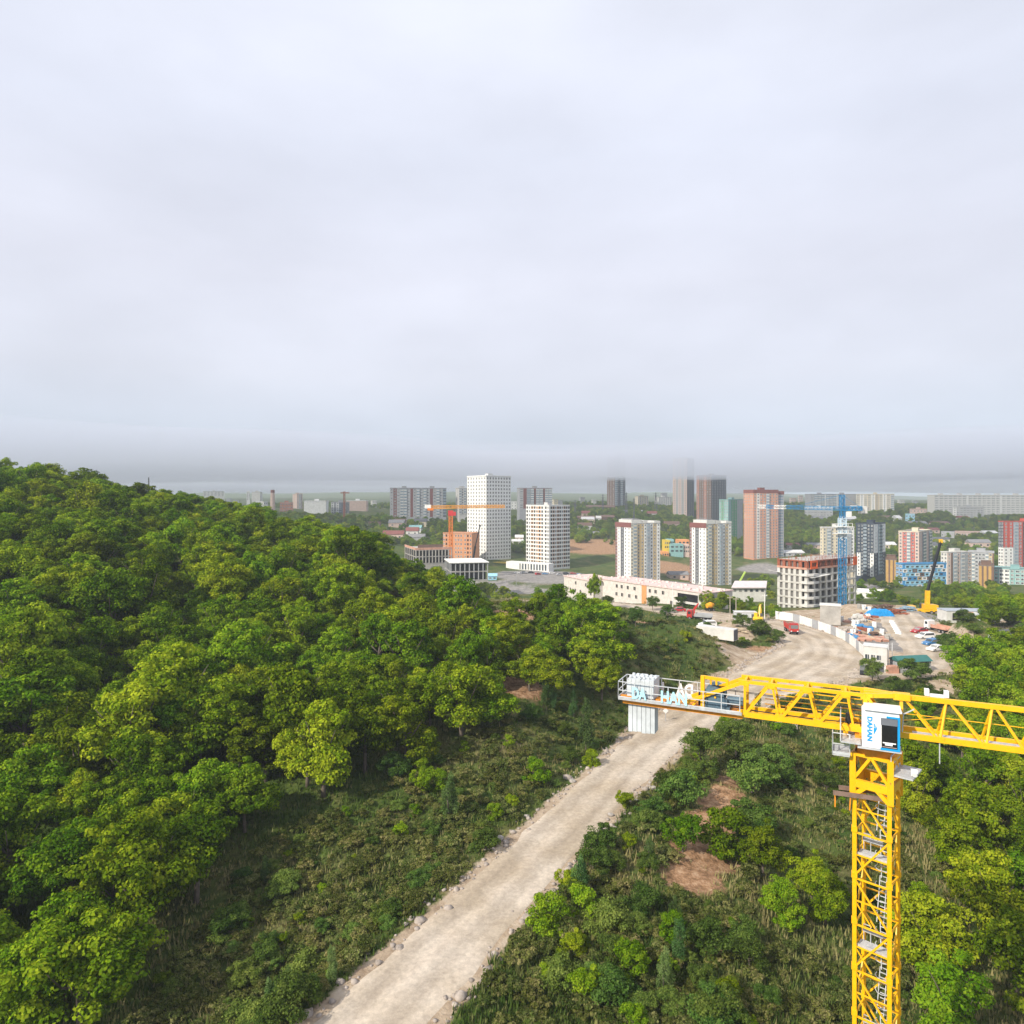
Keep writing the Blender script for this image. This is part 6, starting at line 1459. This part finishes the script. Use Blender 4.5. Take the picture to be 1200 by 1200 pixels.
# ------------------------------------------------------------------ vegetation
def leaf_material(name, dark, mid, light, transl=0.28, var=0.35):
    m = bpy.data.materials.new(name); m.use_nodes = True; nt = m.node_tree; N = nt.nodes.new; K = nt.links.new
    nt.nodes.remove(nt.nodes['Principled BSDF'])
    at = N('ShaderNodeAttribute'); at.attribute_name = 'tone'
    oi = N('ShaderNodeObjectInfo')
    rp = N('ShaderNodeValToRGB'); e = rp.color_ramp.elements
    e[0].position, e[0].color = 0.1, (*dark, 1); e[1].position, e[1].color = 0.95, (*light, 1); q = e.new(0.5); q.color = (*mid, 1)
    sh = N('ShaderNodeMath'); sh.operation = 'MULTIPLY_ADD'; sh.inputs[1].default_value = var; sh.inputs[2].default_value = -var / 2; K(oi.outputs['Random'], sh.inputs[0])
    ad = N('ShaderNodeMath'); ad.operation = 'ADD'; K(at.outputs['Fac'], ad.inputs[0]); K(sh.outputs[0], ad.inputs[1]); K(ad.outputs[0], rp.inputs['Fac'])
    hs = N('ShaderNodeHueSaturation'); hm = N('ShaderNodeMath'); hm.operation = 'MULTIPLY'; hm.inputs[1].default_value = 7.31; K(oi.outputs['Random'], hm.inputs[0])
    fr_ = N('ShaderNodeMath'); fr_.operation = 'FRACT'; K(hm.outputs[0], fr_.inputs[0])
    mr = N('ShaderNodeMapRange'); mr.inputs['To Min'].default_value = 0.474; mr.inputs['To Max'].default_value = 0.517; K(fr_.outputs[0], mr.inputs['Value']); K(mr.outputs[0], hs.inputs['Hue'])
    mv = N('ShaderNodeMapRange'); mv.inputs['To Min'].default_value = 0.78; mv.inputs['To Max'].default_value = 1.18; K(oi.outputs['Random'], mv.inputs['Value']); K(mv.outputs[0], hs.inputs['Value'])
    K(rp.outputs[0], hs.inputs['Color'])
    df = N('ShaderNodeBsdfDiffuse'); tr = N('ShaderNodeBsdfTranslucent'); mx = N('ShaderNodeMixShader'); mx.inputs[0].default_value = transl
    K(hs.outputs[0], df.inputs['Color']); K(hs.outputs[0], tr.inputs['Color']); K(df.outputs[0], mx.inputs[1]); K(tr.outputs[0], mx.inputs[2])
    K(mx.outputs[0], nt.nodes['Material Output'].inputs['Surface']); return m
OAKL = leaf_material('oak_leaves', (0.036, 0.086, 0.003), (0.126, 0.224, 0.007), (0.295, 0.375, 0.017))
MAPL = leaf_material('maple_leaves', (0.06, 0.13, 0.004), (0.15, 0.25, 0.008), (0.29, 0.37, 0.02))
BUSHL = leaf_material('bush_leaves', (0.034, 0.074, 0.012), (0.088, 0.155, 0.026), (0.175, 0.245, 0.05))
YOUNGL = leaf_material('young_leaves', (0.045, 0.10, 0.025), (0.095, 0.18, 0.05), (0.18, 0.27, 0.09))
WEEDL = leaf_material('weed_leaves', (0.050, 0.074, 0.014), (0.118, 0.145, 0.032), (0.25, 0.235, 0.09))
BARK = mat('bark', (0.13, 0.105, 0.085), rough=.95, var=.4, scale=3, bump=.3)

def leaves(centers, normals, size, tone, name, mtl, seed, asp=0.72):
    g = np.random.default_rng(seed); n = len(centers)
    r = g.normal(size=(n, 3)); nm = normals / np.linalg.norm(normals, axis=1, keepdims=True)
    t = np.cross(nm, r); t /= np.linalg.norm(t, axis=1, keepdims=True); b = np.cross(nm, t)
    s = size[:, None] * 0.5; fold = nm * s * 0.25
    v = np.stack([centers - t * s, centers - b * s * asp + fold, centers + t * s, centers + b * s * asp + fold], 1).reshape(-1, 3)
    f = np.arange(n * 4).reshape(n, 4)
    me = np_mesh(name, v, f, mtl); at = me.attributes.new('tone', 'FLOAT', 'FACE'); at.data.foreach_set('value', np.asarray(tone, np.float32)); return me
def crown_mesh(seed, rad, rz, cz_, nclump, per, leaf, mtl, name='crown', low=-0.55, upb=0.7, cr_=(.24, .40), inner=.45):
    g = np.random.default_rng(seed)
    # main limbs give the crown an uneven outline
    nl = g.integers(4, 7); la = g.uniform(0, 6.28) + np.arange(nl) * 6.28 / nl + g.normal(0, .35, nl); lr = g.uniform(.35, .7, nl)
    limbs = np.stack([np.cos(la) * lr, np.sin(la) * lr, g.uniform(-.8, .45, nl)], 1); limbs = np.vstack([limbs, [[0, 0, .45]]])
    ls = g.uniform(.42, .68, len(limbs))
    C_, Rr = [], []
    while len(C_) < nclump:
        k = g.integers(len(limbs)); d_ = g.normal(size=3); d_ /= np.linalg.norm(d_)
        if d_[2] < low: continue
        p = limbs[k] + d_ * ls[k] * g.uniform(inner, 1.0) * np.array([1, 1, .8])
        if np.linalg.norm(p * [1, 1, 1.1]) > 1.12: continue
        C_.append(p); Rr.append(g.uniform(*cr_) * (1 - .25 * np.linalg.norm(p)))
    C_ = np.array(C_); Rr = np.array(Rr)
    idx = np.repeat(np.arange(nclump), per); n = len(idx)
    d_ = g.normal(size=(n, 3)); d_[:, 2] += upb; d_ /= np.linalg.norm(d_, axis=1, keepdims=True)
    q = g.uniform(.55, 1.05, n)[:, None]
    p = C_[idx] + d_ * Rr[idx][:, None] * q * np.array([1.1, 1.1, .75])
    p = p * np.array([rad, rad, rz]); p[:, 2] += cz_
    nm = d_ * .85 + np.array([0, 0, .32]) + g.normal(size=(n, 3)) * .38
    tone = np.clip(g.uniform(.25, .75, nclump)[idx] + g.normal(0, .16, n), 0, 1)
    return leaves(p, nm, leaf * g.uniform(.65, 1.25, n), tone, name, mtl, seed + 1)
def trunk_mesh(seed, h, r, spread, nlimb=5):
    g = random.Random(seed); m = MB(); lean = Vector((g.uniform(-.06, .06), g.uniform(-.06, .06), 0)) * h
    top = Vector((0, 0, h * .55)) + lean
    m.tube((0, 0, -1.2), (lean.x * .5, lean.y * .5, h * .28), r * 1.25, r * .95, 8); m.tube((lean.x * .5, lean.y * .5, h * .27), top, r * .95, r * .7, 8)
    for k in range(nlimb):
        a = k * 6.28 / nlimb + g.uniform(-.4, .4); st = Vector((lean.x * .5, lean.y * .5, h * .27)).lerp(top, g.uniform(.2, 1))
        e = Vector((math.cos(a) * spread * g.uniform(.45, .7), math.sin(a) * spread * g.uniform(.45, .7), h * g.uniform(.68, .9)))
        md = st.lerp(e, .5) + Vector((0, 0, -.1 * h * g.random()))
        m.tube(st, md, r * .5, r * .34, 6); m.tube(md, e, r * .34, r * .1, 6)
    return m.mesh('trunk', BARK, smooth=True)
def proto_set(name, n, mk, tk): return [(mk(s), tk(s)) for s in range(n)]
OAK = [(crown_mesh(100 + s, 3.7, 3.4, 4.75, 118, 118, .265, OAKL, low=-1.1, upb=.45, cr_=(.17, .29)), trunk_mesh(200 + s, 7.5, .19, 3.6)) for s in range(7)]
MAPLE = [(crown_mesh(140 + s, 3.2, 3.5, 4.2, 108, 118, .265, MAPL, low=-1.1, upb=.45, cr_=(.18, .3)), trunk_mesh(240 + s, 7.0, .16, 3.0)) for s in range(4)]
POPLAR = [(crown_mesh(160 + s, 1.25, 3.6, 3.8, 60, 95, .19, YOUNGL, upb=.3, cr_=(.28, .42)), trunk_mesh(260 + s, 6.5, .09, .9, 7)) for s in range(2)]
BUSH = [(crown_mesh(180 + s, 1.7, 1.5, 1.2, 60, 120, .155, BUSHL, low=-.5, upb=.5, cr_=(.22, .42)), trunk_mesh(280 + s, 1.9, .06, 1.2, 6)) for s in range(4)]
SPIKY = [(crown_mesh(190 + s, 2.6, 2.9, 2.5, 95, 110, .18, BUSHL, low=-.4, upb=1.1, cr_=(.2, .3), inner=.6), trunk_mesh(290 + s, 4.4, .1, 2.0, 8)) for s in range(2)]
LIGHTB = [(crown_mesh(170 + s, 1.5, 1.6, 1.4, 54, 110, .165, MAPL, low=-.5, upb=.5, cr_=(.22, .42)), trunk_mesh(270 + s, 2.1, .06, 1.1, 6)) for s in range(2)]
WEED = [(crown_mesh(150 + s, 0.9, .6, .42, 16, 46, .17, WEEDL, low=-.2, cr_=(.34, .5)), None) for s in range(3)]
PX_ = {}
def plant(name, proto, loc, s, rz, label, cat, group=None, sz=None, crown_name='crown', trunk_name='trunk'):
    r_ = bpy.data.objects.new(name, None); COL.objects.link(r_); r_.location = loc; r_.rotation_euler = (0, 0, rz); r_.scale = (s, s, sz or s); tag(r_, label, cat, group)
    c = bpy.data.objects.new(crown_name, proto[0]); COL.objects.link(c); c.parent = r_
    if proto[1]: t_ = bpy.data.objects.new(trunk_name, proto[1]); COL.objects.link(t_); t_.parent = r_
    PX_.setdefault(proto[0].name, c); return r_

fx = np.array(FOOT)
def blocked(x, y, mg=0.0): return bool(np.any(np.hypot(fx[:, 0] - x, fx[:, 1] - y) < fx[:, 2] + mg))
gr = np.random.default_rng(5)
# -- forest: regions in (photo column, depth)
def forest_here(px, Y):
    if px < 150: return 50 < Y < 330
    if px < 300: return Y > 50 + (px - 150) * .13 and Y < 330
    if px < 420: return Y > 70 + (px - 300) * .11 and Y < 300
    if px < 520: return Y > 80 + (px - 420) * .08 and Y < 225
    if px < 565: return 88 + (px - 520) * .1 < Y < 152
    if px < 640: return 93 + (px - 565) * .13 < Y < 137 and not (598 < px < 622 and Y > 122)
    if px < 716: return 107 + (px - 640) * .05 < Y < 150
    return False
def right_wood(px, Y):
    if px > 1060 and Y < 116: return Y > 48 and not (1100 < px < 1130 and Y > 104) and not (px < 1120 and Y < 72 and Y > 58)
    if px > 880 and px < 1010 and 57 < Y < 69: return True
    if px > 1130 and 116 <= Y < 150: return not (1150 < px < 1195 and Y > 138)
    if px > 1150 and 176 < Y < 260: return True
    if 1120 < px <= 1150 and 232 < Y < 262: return True
    if 1055 < px < 1130 and 262 < Y < 290: return True
    if 1000 < px < 1062 and 296 < Y < 312: return True
    if 828 < px < 912 and 206 < Y < 234: return True
    if 900 > px > 700 and Y < 60: return px < 790 and Y > 44 and False
    return False
cand = []
sp = 5.35
for iy, y in enumerate(np.arange(44, 335, sp)):
    for x in np.arange(-430, 430, sp):
        xx, yy = x + gr.uniform(-.45, .45) * sp + (iy % 2) * sp / 2, y + gr.uniform(-.45, .45) * sp
        px = 600 + F * xx / yy
        if px < -420 or px > 1620: continue
        l, r = forest_here(px, yy), right_wood(px, yy)
        if not (l or r) or blocked(xx, yy, 1.5 if not (828 < px < 912 and r) else -2): continue
        rd = float(road_dist(np.array([xx]), np.array([yy]))[0])
        if rd < (1.0 if r and 200 < yy < 235 else 4.5): continue
        if px > 1000 and float(poly_dist(np.array([xx]), np.array([yy]), LOT)[0]) < 3: continue
        if math.hypot(xx - MX, yy - MY) < 6: continue
        z = hz(xx, yy)
        s = min(1.6, .82 + gr.gamma(2.2, .145)) if l else gr.uniform(.78, 1.12)
        if yy < 78: s = min(s, 1.25)
        if 440 < px < 560 and yy > 138: s *= .68
        if l and px > 520: s *= .88
        if r and yy > 200: s *= .72
        if r and 1050 < px < 1120 and yy > 88: s *= .6
        if r and 880 < px < 1010: s *= .66
        if gr.uniform() < .08 and l: continue
        cand.append((xx, yy, z, s, 'l' if l else 'r', px))
# trees that stand apart, placed by the pixel of their foot
SP = [(697, 708, 1.0, 'OAK', 'lone slender tree rising above the ridge before the pink-roofed building', .62, 1.0),
      (428, 905, 0, 'OAK', 'large spreading oak with bright leaves at the lower edge of the left forest', 1.15, 1.1),
      (505, 862, 0, 'OAK', 'leaning oak with bare crooked trunk beside the large spreading oak', 1.0, 1.05),
      (288, 975, 0, 'MAPLE', 'pale yellow-green tree standing alone at the lower left forest edge', 1.05, .95),
      (225, 995, 0, 'OAK', 'tall dense green tree left of the pale yellow-green one', 1.0, 1.1),
      (645, 775, 0, 'OAK', 'big dense oak at the right tip of the ridge forest', 1.05, .95),
      (1150, 838, 0, 'OAK', 'dark dense tree on the bank below the grey gabled hut', 1.0, 1.0)]
protos = dict(OAK=OAK, MAPLE=MAPLE)
one_px = 600 + 0
SPT = []
for k, (px, py, o, kd, lab, s, sz) in enumerate(SP):
    g = ground_px(px, py); SPT.append((g.x, g.y))
    plant('broadleaf_tree', protos[kd][k % len(protos[kd])], g, s, k * 1.3, lab, 'tree', None, sz * s if o == 0 else 1.2)
cand = [c for c in cand if all(math.hypot(c[0] - a, c[1] - b) > 3.6 for a, b in SPT)]
cand.sort(key=lambda c: math.hypot(c[0], c[1]) / c[3] + (0 if -15 < c[5] < 1215 else 1e5) + (0 if 585 - F * (c[2] + 6 - CH) / c[1] < 1215 else 1e5))
def region_label(c):
    x, y, z, s, side, px = c
    if side == 'l':
        if px > 520: return 'young oak in the wood along the ridge tip above the road', 'ridge tip wood'
        if y < 75: return 'broadleaf tree at the dark lower edge of the left forest', 'lower left forest trees'
        if y < 100: return 'broadleaf tree in the lower slope of the left hillside forest', 'lower slope forest trees'
        if y < 125: return 'broadleaf tree midway up the left hillside forest', 'mid slope forest trees'
        return 'broadleaf tree high on the left hillside forest canopy', 'upper slope forest trees'
    if px < 1012 and y < 75: return 'bright green maple in the thicket left of the crane mast', 'maple thicket left of the mast'
    if y < 120: return 'bright green tree in the lower right wood beyond the yellow jib', 'lower right wood'
    if px < 920: return 'small tree in the row beside the grey site hut', 'tree row by the site hut'
    if px < 1140: return 'small tree in the hedge line before the colourful building', 'hedge line trees'
    return 'leafy tree in the clump at the right edge by the sheds', 'right edge tree clump'
n_ind = 290; far_pts = []
for i, c in enumerate(cand):
    x, y, z, s, side, px = c
    if side == 'l': pk = OAK if gr.uniform() < .93 else MAPLE
    else: pk = MAPLE if gr.uniform() < .65 else OAK
    k = int(gr.integers(len(pk)))
    if i < n_ind:
        lab, grp = region_label(c)
        plant('broadleaf_tree', pk[k], (x, y, z - .15), s, gr.uniform(0, 6.28), lab, 'tree', grp, s * gr.uniform(.85, 1.2))
    else: far_pts.append((x, y, z - .15, s, pk[k][0].name))
# -- shrubs and young trees placed one by one
SH = [(687, 880, 'POPLAR', 1.0, 'slim pale young poplar on the bank left of the counterweights', 'young tree'),
      (527, 962, 'POPLAR', .72, 'small feathery young tree in the scrub under the leaning oak', 'young tree'),
      (672, 842, 'POPLAR', .6, 'thin young tree upslope of the pale poplar', 'young tree'),
      (640, 832, 'POPLAR', .7, 'dim young tree in shade between poplar and forest edge', 'young tree'),
      (660, 782, 'POPLAR', .8, 'narrow young tree at the foot of the big dense oak', 'young tree'),
      (470, 985, 'LIGHTB', .62, 'small bright green bush alone in the dark scrub at bottom', 'bush'),
      (627, 918, 'LIGHTB', 1.15, 'bright yellow-green bush on the scrub slope below the poplar', 'bush'),
      (600, 950, 'LIGHTB', .6, 'little yellow-green bush beside the left road verge', 'bush'),
      (694, 898, 'LIGHTB', .8, 'flat light green bush below the poplar at the verge', 'bush'),
      (732, 950, 'LIGHTB', .75, 'thin yellowish sapling on the right verge by the boulders', 'bush'),
      (822, 908, 'SPIKY', 1.15, 'large spiky dark green bush right of the road under the winch', 'bush'),
      (862, 890, 'SPIKY', 1.05, 'large round bush between the spiky one and the yellow truss', 'bush'),
      (800, 945, 'BUSH', 1.6, 'wide grey-green bush above the bare reddish soil', 'bush'),
      (765, 968, 'BUSH', 1.1, 'low bush among the boulders on the right verge', 'bush'),
      (880, 930, 'BUSH', 1.7, 'mid green bush left of the maple thicket', 'bush'),
      (905, 905, 'BUSH', 1.4, 'dull green bush behind the maple thicket', 'bush'),
      (850, 1000, 'LIGHTB', 1.7, 'bright green bush at the foot of the reddish soil patch', 'bush'),
      (800, 1000, 'LIGHTB', 1.3, 'bright green low bush lower left of the reddish soil patch', 'bush'),
      (880, 985, 'BUSH', 1.5, 'grey-green bush right of the reddish soil patch', 'bush'),
      (930, 835, 'BUSH', 1.2, 'bush just behind the truss near white stones', 'bush'),
      (1085, 925, 'BUSH', 1.5, 'grey-green bush right of the crane mast below the cab', 'bush'),
      (1120, 945, 'BUSH', 1.3, 'dull bush on the open scrub right of the mast', 'bush'),
      (870, 735, 'BUSH', 1.3, 'bush in the brown brush left of the red dump truck', 'bush'),
      (890, 745, 'BUSH', 1.5, 'broad bush on the road bank left of the red dump truck', 'bush'),
      (910, 752, 'BUSH', 1.2, 'bush at the bend of the road below the red dump truck', 'bush'),
      (800, 712, 'BUSH', 1.5, 'bush on the ridge below the dark red parked car', 'bush'),
      (782, 728, 'SPIKY', .8, 'tall bush on the ridge below the pink-roofed entrance', 'bush'),
      (745, 735, 'SPIKY', .9, 'tall bush on the ridge crest above the scrub slope', 'bush'),
      (725, 732, 'SPIKY', .8, 'tall bush left on the ridge crest by the forest tip', 'bush'),
      (1022, 800, 'SPIKY', .9, 'dark bush beside the gatehouse right corner of the road', 'bush'),
      (1072, 797, 'BUSH', 1.6, 'bush half hiding the second green roofed cabin', 'bush'),
      (765, 716, 'SPIKY', .9, 'bushy sapling on the ridge before the orange brick pier', 'bush'),
      (712, 715, 'SPIKY', .8, 'bushy sapling on the ridge under the lone slender tree', 'bush'),
      (1112, 760, 'BUSH', 1.5, 'bush on the flank of the green mound by the parked cars', 'bush'),
      (1120, 770, 'BUSH', 1.7, 'bush at the foot of the green mound above the dirt path', 'bush'),
      (1130, 728, 'BUSH', 1.2, 'bush on top of the green mound by the long shed', 'bush')]
kinds = dict(POPLAR=POPLAR, LIGHTB=LIGHTB, SPIKY=SPIKY, BUSH=BUSH)
for k, (px, py, kd, s, lab, cat) in enumerate(SH):
    g = ground_px(px, py); plant('young_tree' if kd == 'POPLAR' else 'bush', kinds[kd][k % len(kinds[kd])], g - Vector((0, 0, .08)), s, k * 1.7, lab, cat, None, None, 'foliage', 'stem')
# scattered scrub bushes
def scrub_zone(px, Y):
    if 420 < px < 1240 and 46 < Y < 172: return True
    if 100 < px <= 420 and 42 < Y < 76: return True
    if 1095 < px < 1165 and 150 < Y < 196: return True
    return False
nb = 0; weeds = []; tries = 0; bpts = []
shr = []
while tries < 9000:
    tries += 1
    Y = math.exp(gr.uniform(math.log(44), math.log(196))); px = gr.uniform(60, 1260)
    if not scrub_zone(px, Y) or forest_here(px, Y) or right_wood(px, Y): continue
    x = PX(px, Y)
    if float(road_dist(np.array([x]), np.array([Y]))[0]) < 1.2 or blocked(x, Y, .5) or math.hypot(x - MX, Y - MY) < 4: continue
    if float(poly_dist(np.array([x]), np.array([Y]), LOT)[0]) < 1: continue
    clump = float(vnoise(np.array([x]), np.array([Y]), 9, 41)[0])
    i_ = np.argmin(np.abs(rows - Y)); j_ = np.argmin(np.abs(cols - x / max(Y, 60)))
    if mB[i_, j_] > .35 or mR[i_, j_] > .5: continue
    if clump > .52 and len(bpts) < 150 and gr.uniform() < .13: bpts.append((x, Y))
    elif len(weeds) < 2500 and (px < 600 + F * np.interp(Y, RD[:80, 1], RD[:80, 0]) / Y or gr.uniform() < .6): weeds.append((x, Y, hz(x, Y) - .05, gr.uniform(.4, 1.15)))
for x, Y in bpts:
    kd = BUSH if gr.uniform() < .7 else (LIGHTB if gr.uniform() < .6 else POPLAR)
    s = gr.uniform(.45, 1.15) if kd is not POPLAR else gr.uniform(.3, .6)
    px = 600 + F * x / Y
    where = 'left of the gravel road' if px < 600 + F * 0 + (F * np.interp(Y, RD[:, 1], RD[:, 0]) / Y) and Y < 140 else 'right of the gravel road'
    if Y > 125: where = 'near the top of the scrub slope'
    plant('bush', kd[int(gr.integers(len(kd)))], (x, Y, hz(x, Y) - .08), s, gr.uniform(0, 6.28), 'scattered low bush in the scrub ' + where, 'bush', 'scrub bushes ' + where, None, 'foliage', 'stem')
# -- masses nobody could count: one object each, instancing the leaf clouds on points
def mass(name, pts, protos_, label, cat):
    """pts: (x, y, z, scale, prototype crown object)."""
    P_ = np.array([(p[0], p[1], p[2]) for p in pts]); me = bpy.data.meshes.new(name)
    me.vertices.add(len(P_)); me.vertices.foreach_set('co', P_.astype(np.float32).ravel())
    a = me.attributes.new('scl', 'FLOAT', 'POINT'); a.data.foreach_set('value', np.array([p[3] for p in pts], np.float32))
    a = me.attributes.new('rot', 'FLOAT', 'POINT'); a.data.foreach_set('value', gr.uniform(0, 6.28, len(pts)).astype(np.float32))
    a = me.attributes.new('knd', 'INT', 'POINT'); a.data.foreach_set('value', np.array([p[4] for p in pts], np.int32))
    o = bpy.data.objects.new(name, me); COL.objects.link(o); o['kind'] = 'stuff'; tag(o, label, cat)
    ng = bpy.data.node_groups.new(name, 'GeometryNodeTree'); ng.interface.new_socket('Geometry', in_out='INPUT', socket_type='NodeSocketGeometry'); ng.interface.new_socket('Geometry', in_out='OUTPUT', socket_type='NodeSocketGeometry')
    N = ng.nodes.new; K = ng.links.new; gi, go, jn = N('NodeGroupInput'), N('NodeGroupOutput'), N('GeometryNodeJoinGeometry')
    def attr(nm, t): q = N('GeometryNodeInputNamedAttribute'); q.data_type = t; q.inputs['Name'].default_value = nm; return q.outputs['Attribute']
    sc, ro, kn = attr('scl', 'FLOAT'), attr('rot', 'FLOAT'), attr('knd', 'INT')
    cx = N('ShaderNodeCombineXYZ'); K(ro, cx.inputs['Z'])
    for i, ob in enumerate(protos_):
        oi = N('GeometryNodeObjectInfo'); oi.inputs['Object'].default_value = ob; oi.inputs['As Instance'].default_value = True; oi.transform_space = 'ORIGINAL'
        cmp_ = N('FunctionNodeCompare'); cmp_.data_type = 'INT'; cmp_.operation = 'EQUAL'; cmp_.inputs[3].default_value = i; K(kn, cmp_.inputs[2])
        ip = N('GeometryNodeInstanceOnPoints'); K(gi.outputs[0], ip.inputs['Points']); K(cmp_.outputs[0], ip.inputs['Selection']); K(oi.outputs['Geometry'], ip.inputs['Instance'])
        K(cx.outputs[0], ip.inputs['Rotation']); K(sc, ip.inputs['Scale']); K(ip.outputs[0], jn.inputs[0])
    K(jn.outputs[0], go.inputs[0]); md = o.modifiers.new('scatter', 'NODES'); md.node_group = ng; return o
keys = sorted(PX_)
def pk_idx(nm, pool): return pool.index(nm)
pool = [k for k in keys if k in {p[0].name for p in OAK + MAPLE}]
mass('forest_canopy', [(x, y, z, s, pool.index(n_) if n_ in pool else 0) for x, y, z, s, n_ in far_pts], [PX_[k] for k in pool], 'broadleaf forest covering the upper slope and crest of the left hill', 'forest')
# woods between and behind the towers
W_ = [(298, 452, 400, 690, 1.0), (440, 548, 545, 735, 1.0), (500, 545, 500, 545, .7), (480, 578, 330, 374, 1.0), (578, 665, 300, 335, .5), (596, 620, 585, 790, 1.0), (645, 800, 680, 985, .9), (668, 722, 655, 690, .8), (765, 812, 640, 900, .9), (770, 812, 600, 640, .35),
      (855, 945, 620, 900, .8), (918, 1004, 615, 930, 1.0), (1000, 1260, 545, 890, 1.0), (857, 912, 330, 460, .28), (1003, 1056, 345, 410, .5), (1085, 1180, 300, 380, .7), (930, 962, 470, 600, .35), (-500, 298, 345, 900, .5),
      (1260, 1700, 260, 900, .9), (300, 700, 1000, 1500, .25), (700, 1300, 930, 1200, .6), (1165, 1260, 500, 545, .6), (1100, 1168, 480, 560, .5), (1050, 1100, 520, 560, .6)]
wp = []
for a, b_, y0, y1, dn in W_:
    area = (b_ - a) / F * (y1 ** 2 - y0 ** 2) / 2; n = int(area / 46 * dn)
    yy = np.sqrt(gr.uniform(y0 ** 2, y1 ** 2, n)); pp = gr.uniform(a, b_, n); xx = (pp - 600) / F * yy; zz = height(xx, yy)
    cl = vnoise(xx, yy, 28, 51)
    ok = (cl > .5 - dn * .5)
    for x, y, z, o_ in zip(xx, yy, zz, ok):
        if not o_ or blocked(x, y, 2.5): continue
        wp.append((x, y, z - .6, gr.uniform(.6, 1.1), int(gr.integers(len(pool)))))
mass('far_wood', wp, [PX_[k] for k in pool], 'dark green woods on the slopes between and behind the towers', 'wood')
bkeys = [k for k in keys if k in {p[0].name for p in BUSH + LIGHTB}]
wk = []
for s_, pr in enumerate(WEED[:3]):
    x, y, z, sc = weeds[s_]; r_ = plant('weed_clump', pr, (x, y, z), sc, 0, 'low olive weed clump in the scrub along the gravel road', 'weed', 'weed clumps', None, 'foliage'); 
    for ch in r_.children: wk.append(ch)
ug_pts = []
for x, y, z, w in weeds[3:]:
    if gr.uniform() < .9: ug_pts.append((x, y, z, w, int(gr.integers(3))))
    else: ug_pts.append((x, y, z, w * gr.uniform(.3, .6), 3 + int(gr.integers(len(bkeys)))))
mass('undergrowth', ug_pts, wk + [PX_[k] for k in bkeys], 'low weeds and brush covering the scrub slopes', 'undergrowth')
# dry and green grass blades in one sheet
n = 60000
Y = np.exp(gr.uniform(math.log(44), math.log(205), n)); px = gr.uniform(-150, 1320, n); X = (px - 600) / F * Y
keep = (road_dist(X, Y) > .5) & (poly_dist(X, Y, LOT) > .5)
ri = np.clip(np.searchsorted(rows, Y), 0, len(rows) - 1); ci = np.clip(np.searchsorted(cols, X / np.maximum(Y, 60)), 0, len(cols) - 1)
keep &= (np.maximum(mB[ri, ci], mR[ri, ci] * .8) < gr.uniform(.1, .9, n))
X, Y = X[keep], Y[keep]; n = len(X); Z = height(X, Y); nb = 4
hh = gr.uniform(.25, .75, n) * (.6 + .8 * vnoise(X, Y, 6, 61)); dry = vnoise(X, Y, 11, 62) + gr.normal(0, .18, n) + .16 * (X > np.interp(Y, RD[:80, 1], RD[:80, 0]))
ang = gr.uniform(0, 6.28, (n, nb)); wd = gr.uniform(.05, .12, (n, nb)); ln2 = gr.uniform(.15, .55, (n, nb)) * hh[:, None]
bx = X[:, None] + gr.normal(0, .16, (n, nb)); by = Y[:, None] + gr.normal(0, .16, (n, nb)); bz = np.repeat(Z[:, None] - .05, nb, 1)
tx, ty = np.cos(ang + 1.57) * wd, np.sin(ang + 1.57) * wd
V = np.stack([np.stack([bx - tx, by - ty, bz], -1), np.stack([bx + tx, by + ty, bz], -1), np.stack([bx + np.cos(ang) * ln2, by + np.sin(ang) * ln2, bz + hh[:, None]], -1)], 2).reshape(-1, 3)
GRASS = leaf_material('grass_blades', (0.045, 0.085, 0.014), (0.105, 0.145, 0.032), (0.29, 0.25, 0.115), .2, 0)
gme = np_mesh('grass', V, np.arange(len(V)).reshape(-1, 3), GRASS); at = gme.attributes.new('tone', 'FLOAT', 'FACE'); at.data.foreach_set('value', np.clip(np.repeat(dry, nb), 0, 1).astype(np.float32))
go_ = bpy.data.objects.new('grass', gme); COL.objects.link(go_); go_['kind'] = 'stuff'; tag(go_, 'dry and green grass covering the scrub slopes', 'grass')
# loose stones along both verges
n = 2600; k = gr.integers(0, len(RD), n); sd = gr.choice([-1, 1], n); q = RD[k]; q2 = RD[np.minimum(k + 1, len(RD) - 1)] - RD[np.maximum(k - 1, 0)]
tn = q2[:, :2] / np.hypot(q2[:, 0], q2[:, 1])[:, None]; off = (q[:, 2] + gr.normal(.3, .55, n)) * sd
jl = gr.uniform(-.9, .9, n)
rx, ry = q[:, 0] + tn[:, 1] * off + tn[:, 0] * jl, q[:, 1] - tn[:, 0] * off + tn[:, 1] * jl
bm = bmesh.new(); bmesh.ops.create_icosphere(bm, subdivisions=1, radius=1); iv = np.array([v.co for v in bm.verts]); if_ = np.array([[v.index for v in f.verts] for f in bm.faces]); bm.free()
sc = gr.gamma(2.0, .07, n)[:, None, None] + .04
sv = iv[None] * (1 + gr.uniform(-.3, .3, (n, len(iv), 1))) * sc * np.array([1, 1, .7]); sv = sv + np.stack([rx, ry, height(rx, ry) + .03], 1)[:, None]
sf = (if_[None] + (np.arange(n) * len(iv))[:, None, None]).reshape(-1, 3)
so = bpy.data.objects.new('gravel_verge', np_mesh('gravel_verge', sv.reshape(-1, 3), sf, mat('verge_stone', (.36, .31, .27), rough=.95, var=.45, scale=1.5))); COL.objects.link(so); so['kind'] = 'stuff'; tag(so, 'loose pale stones strewn along both road verges', 'stones')
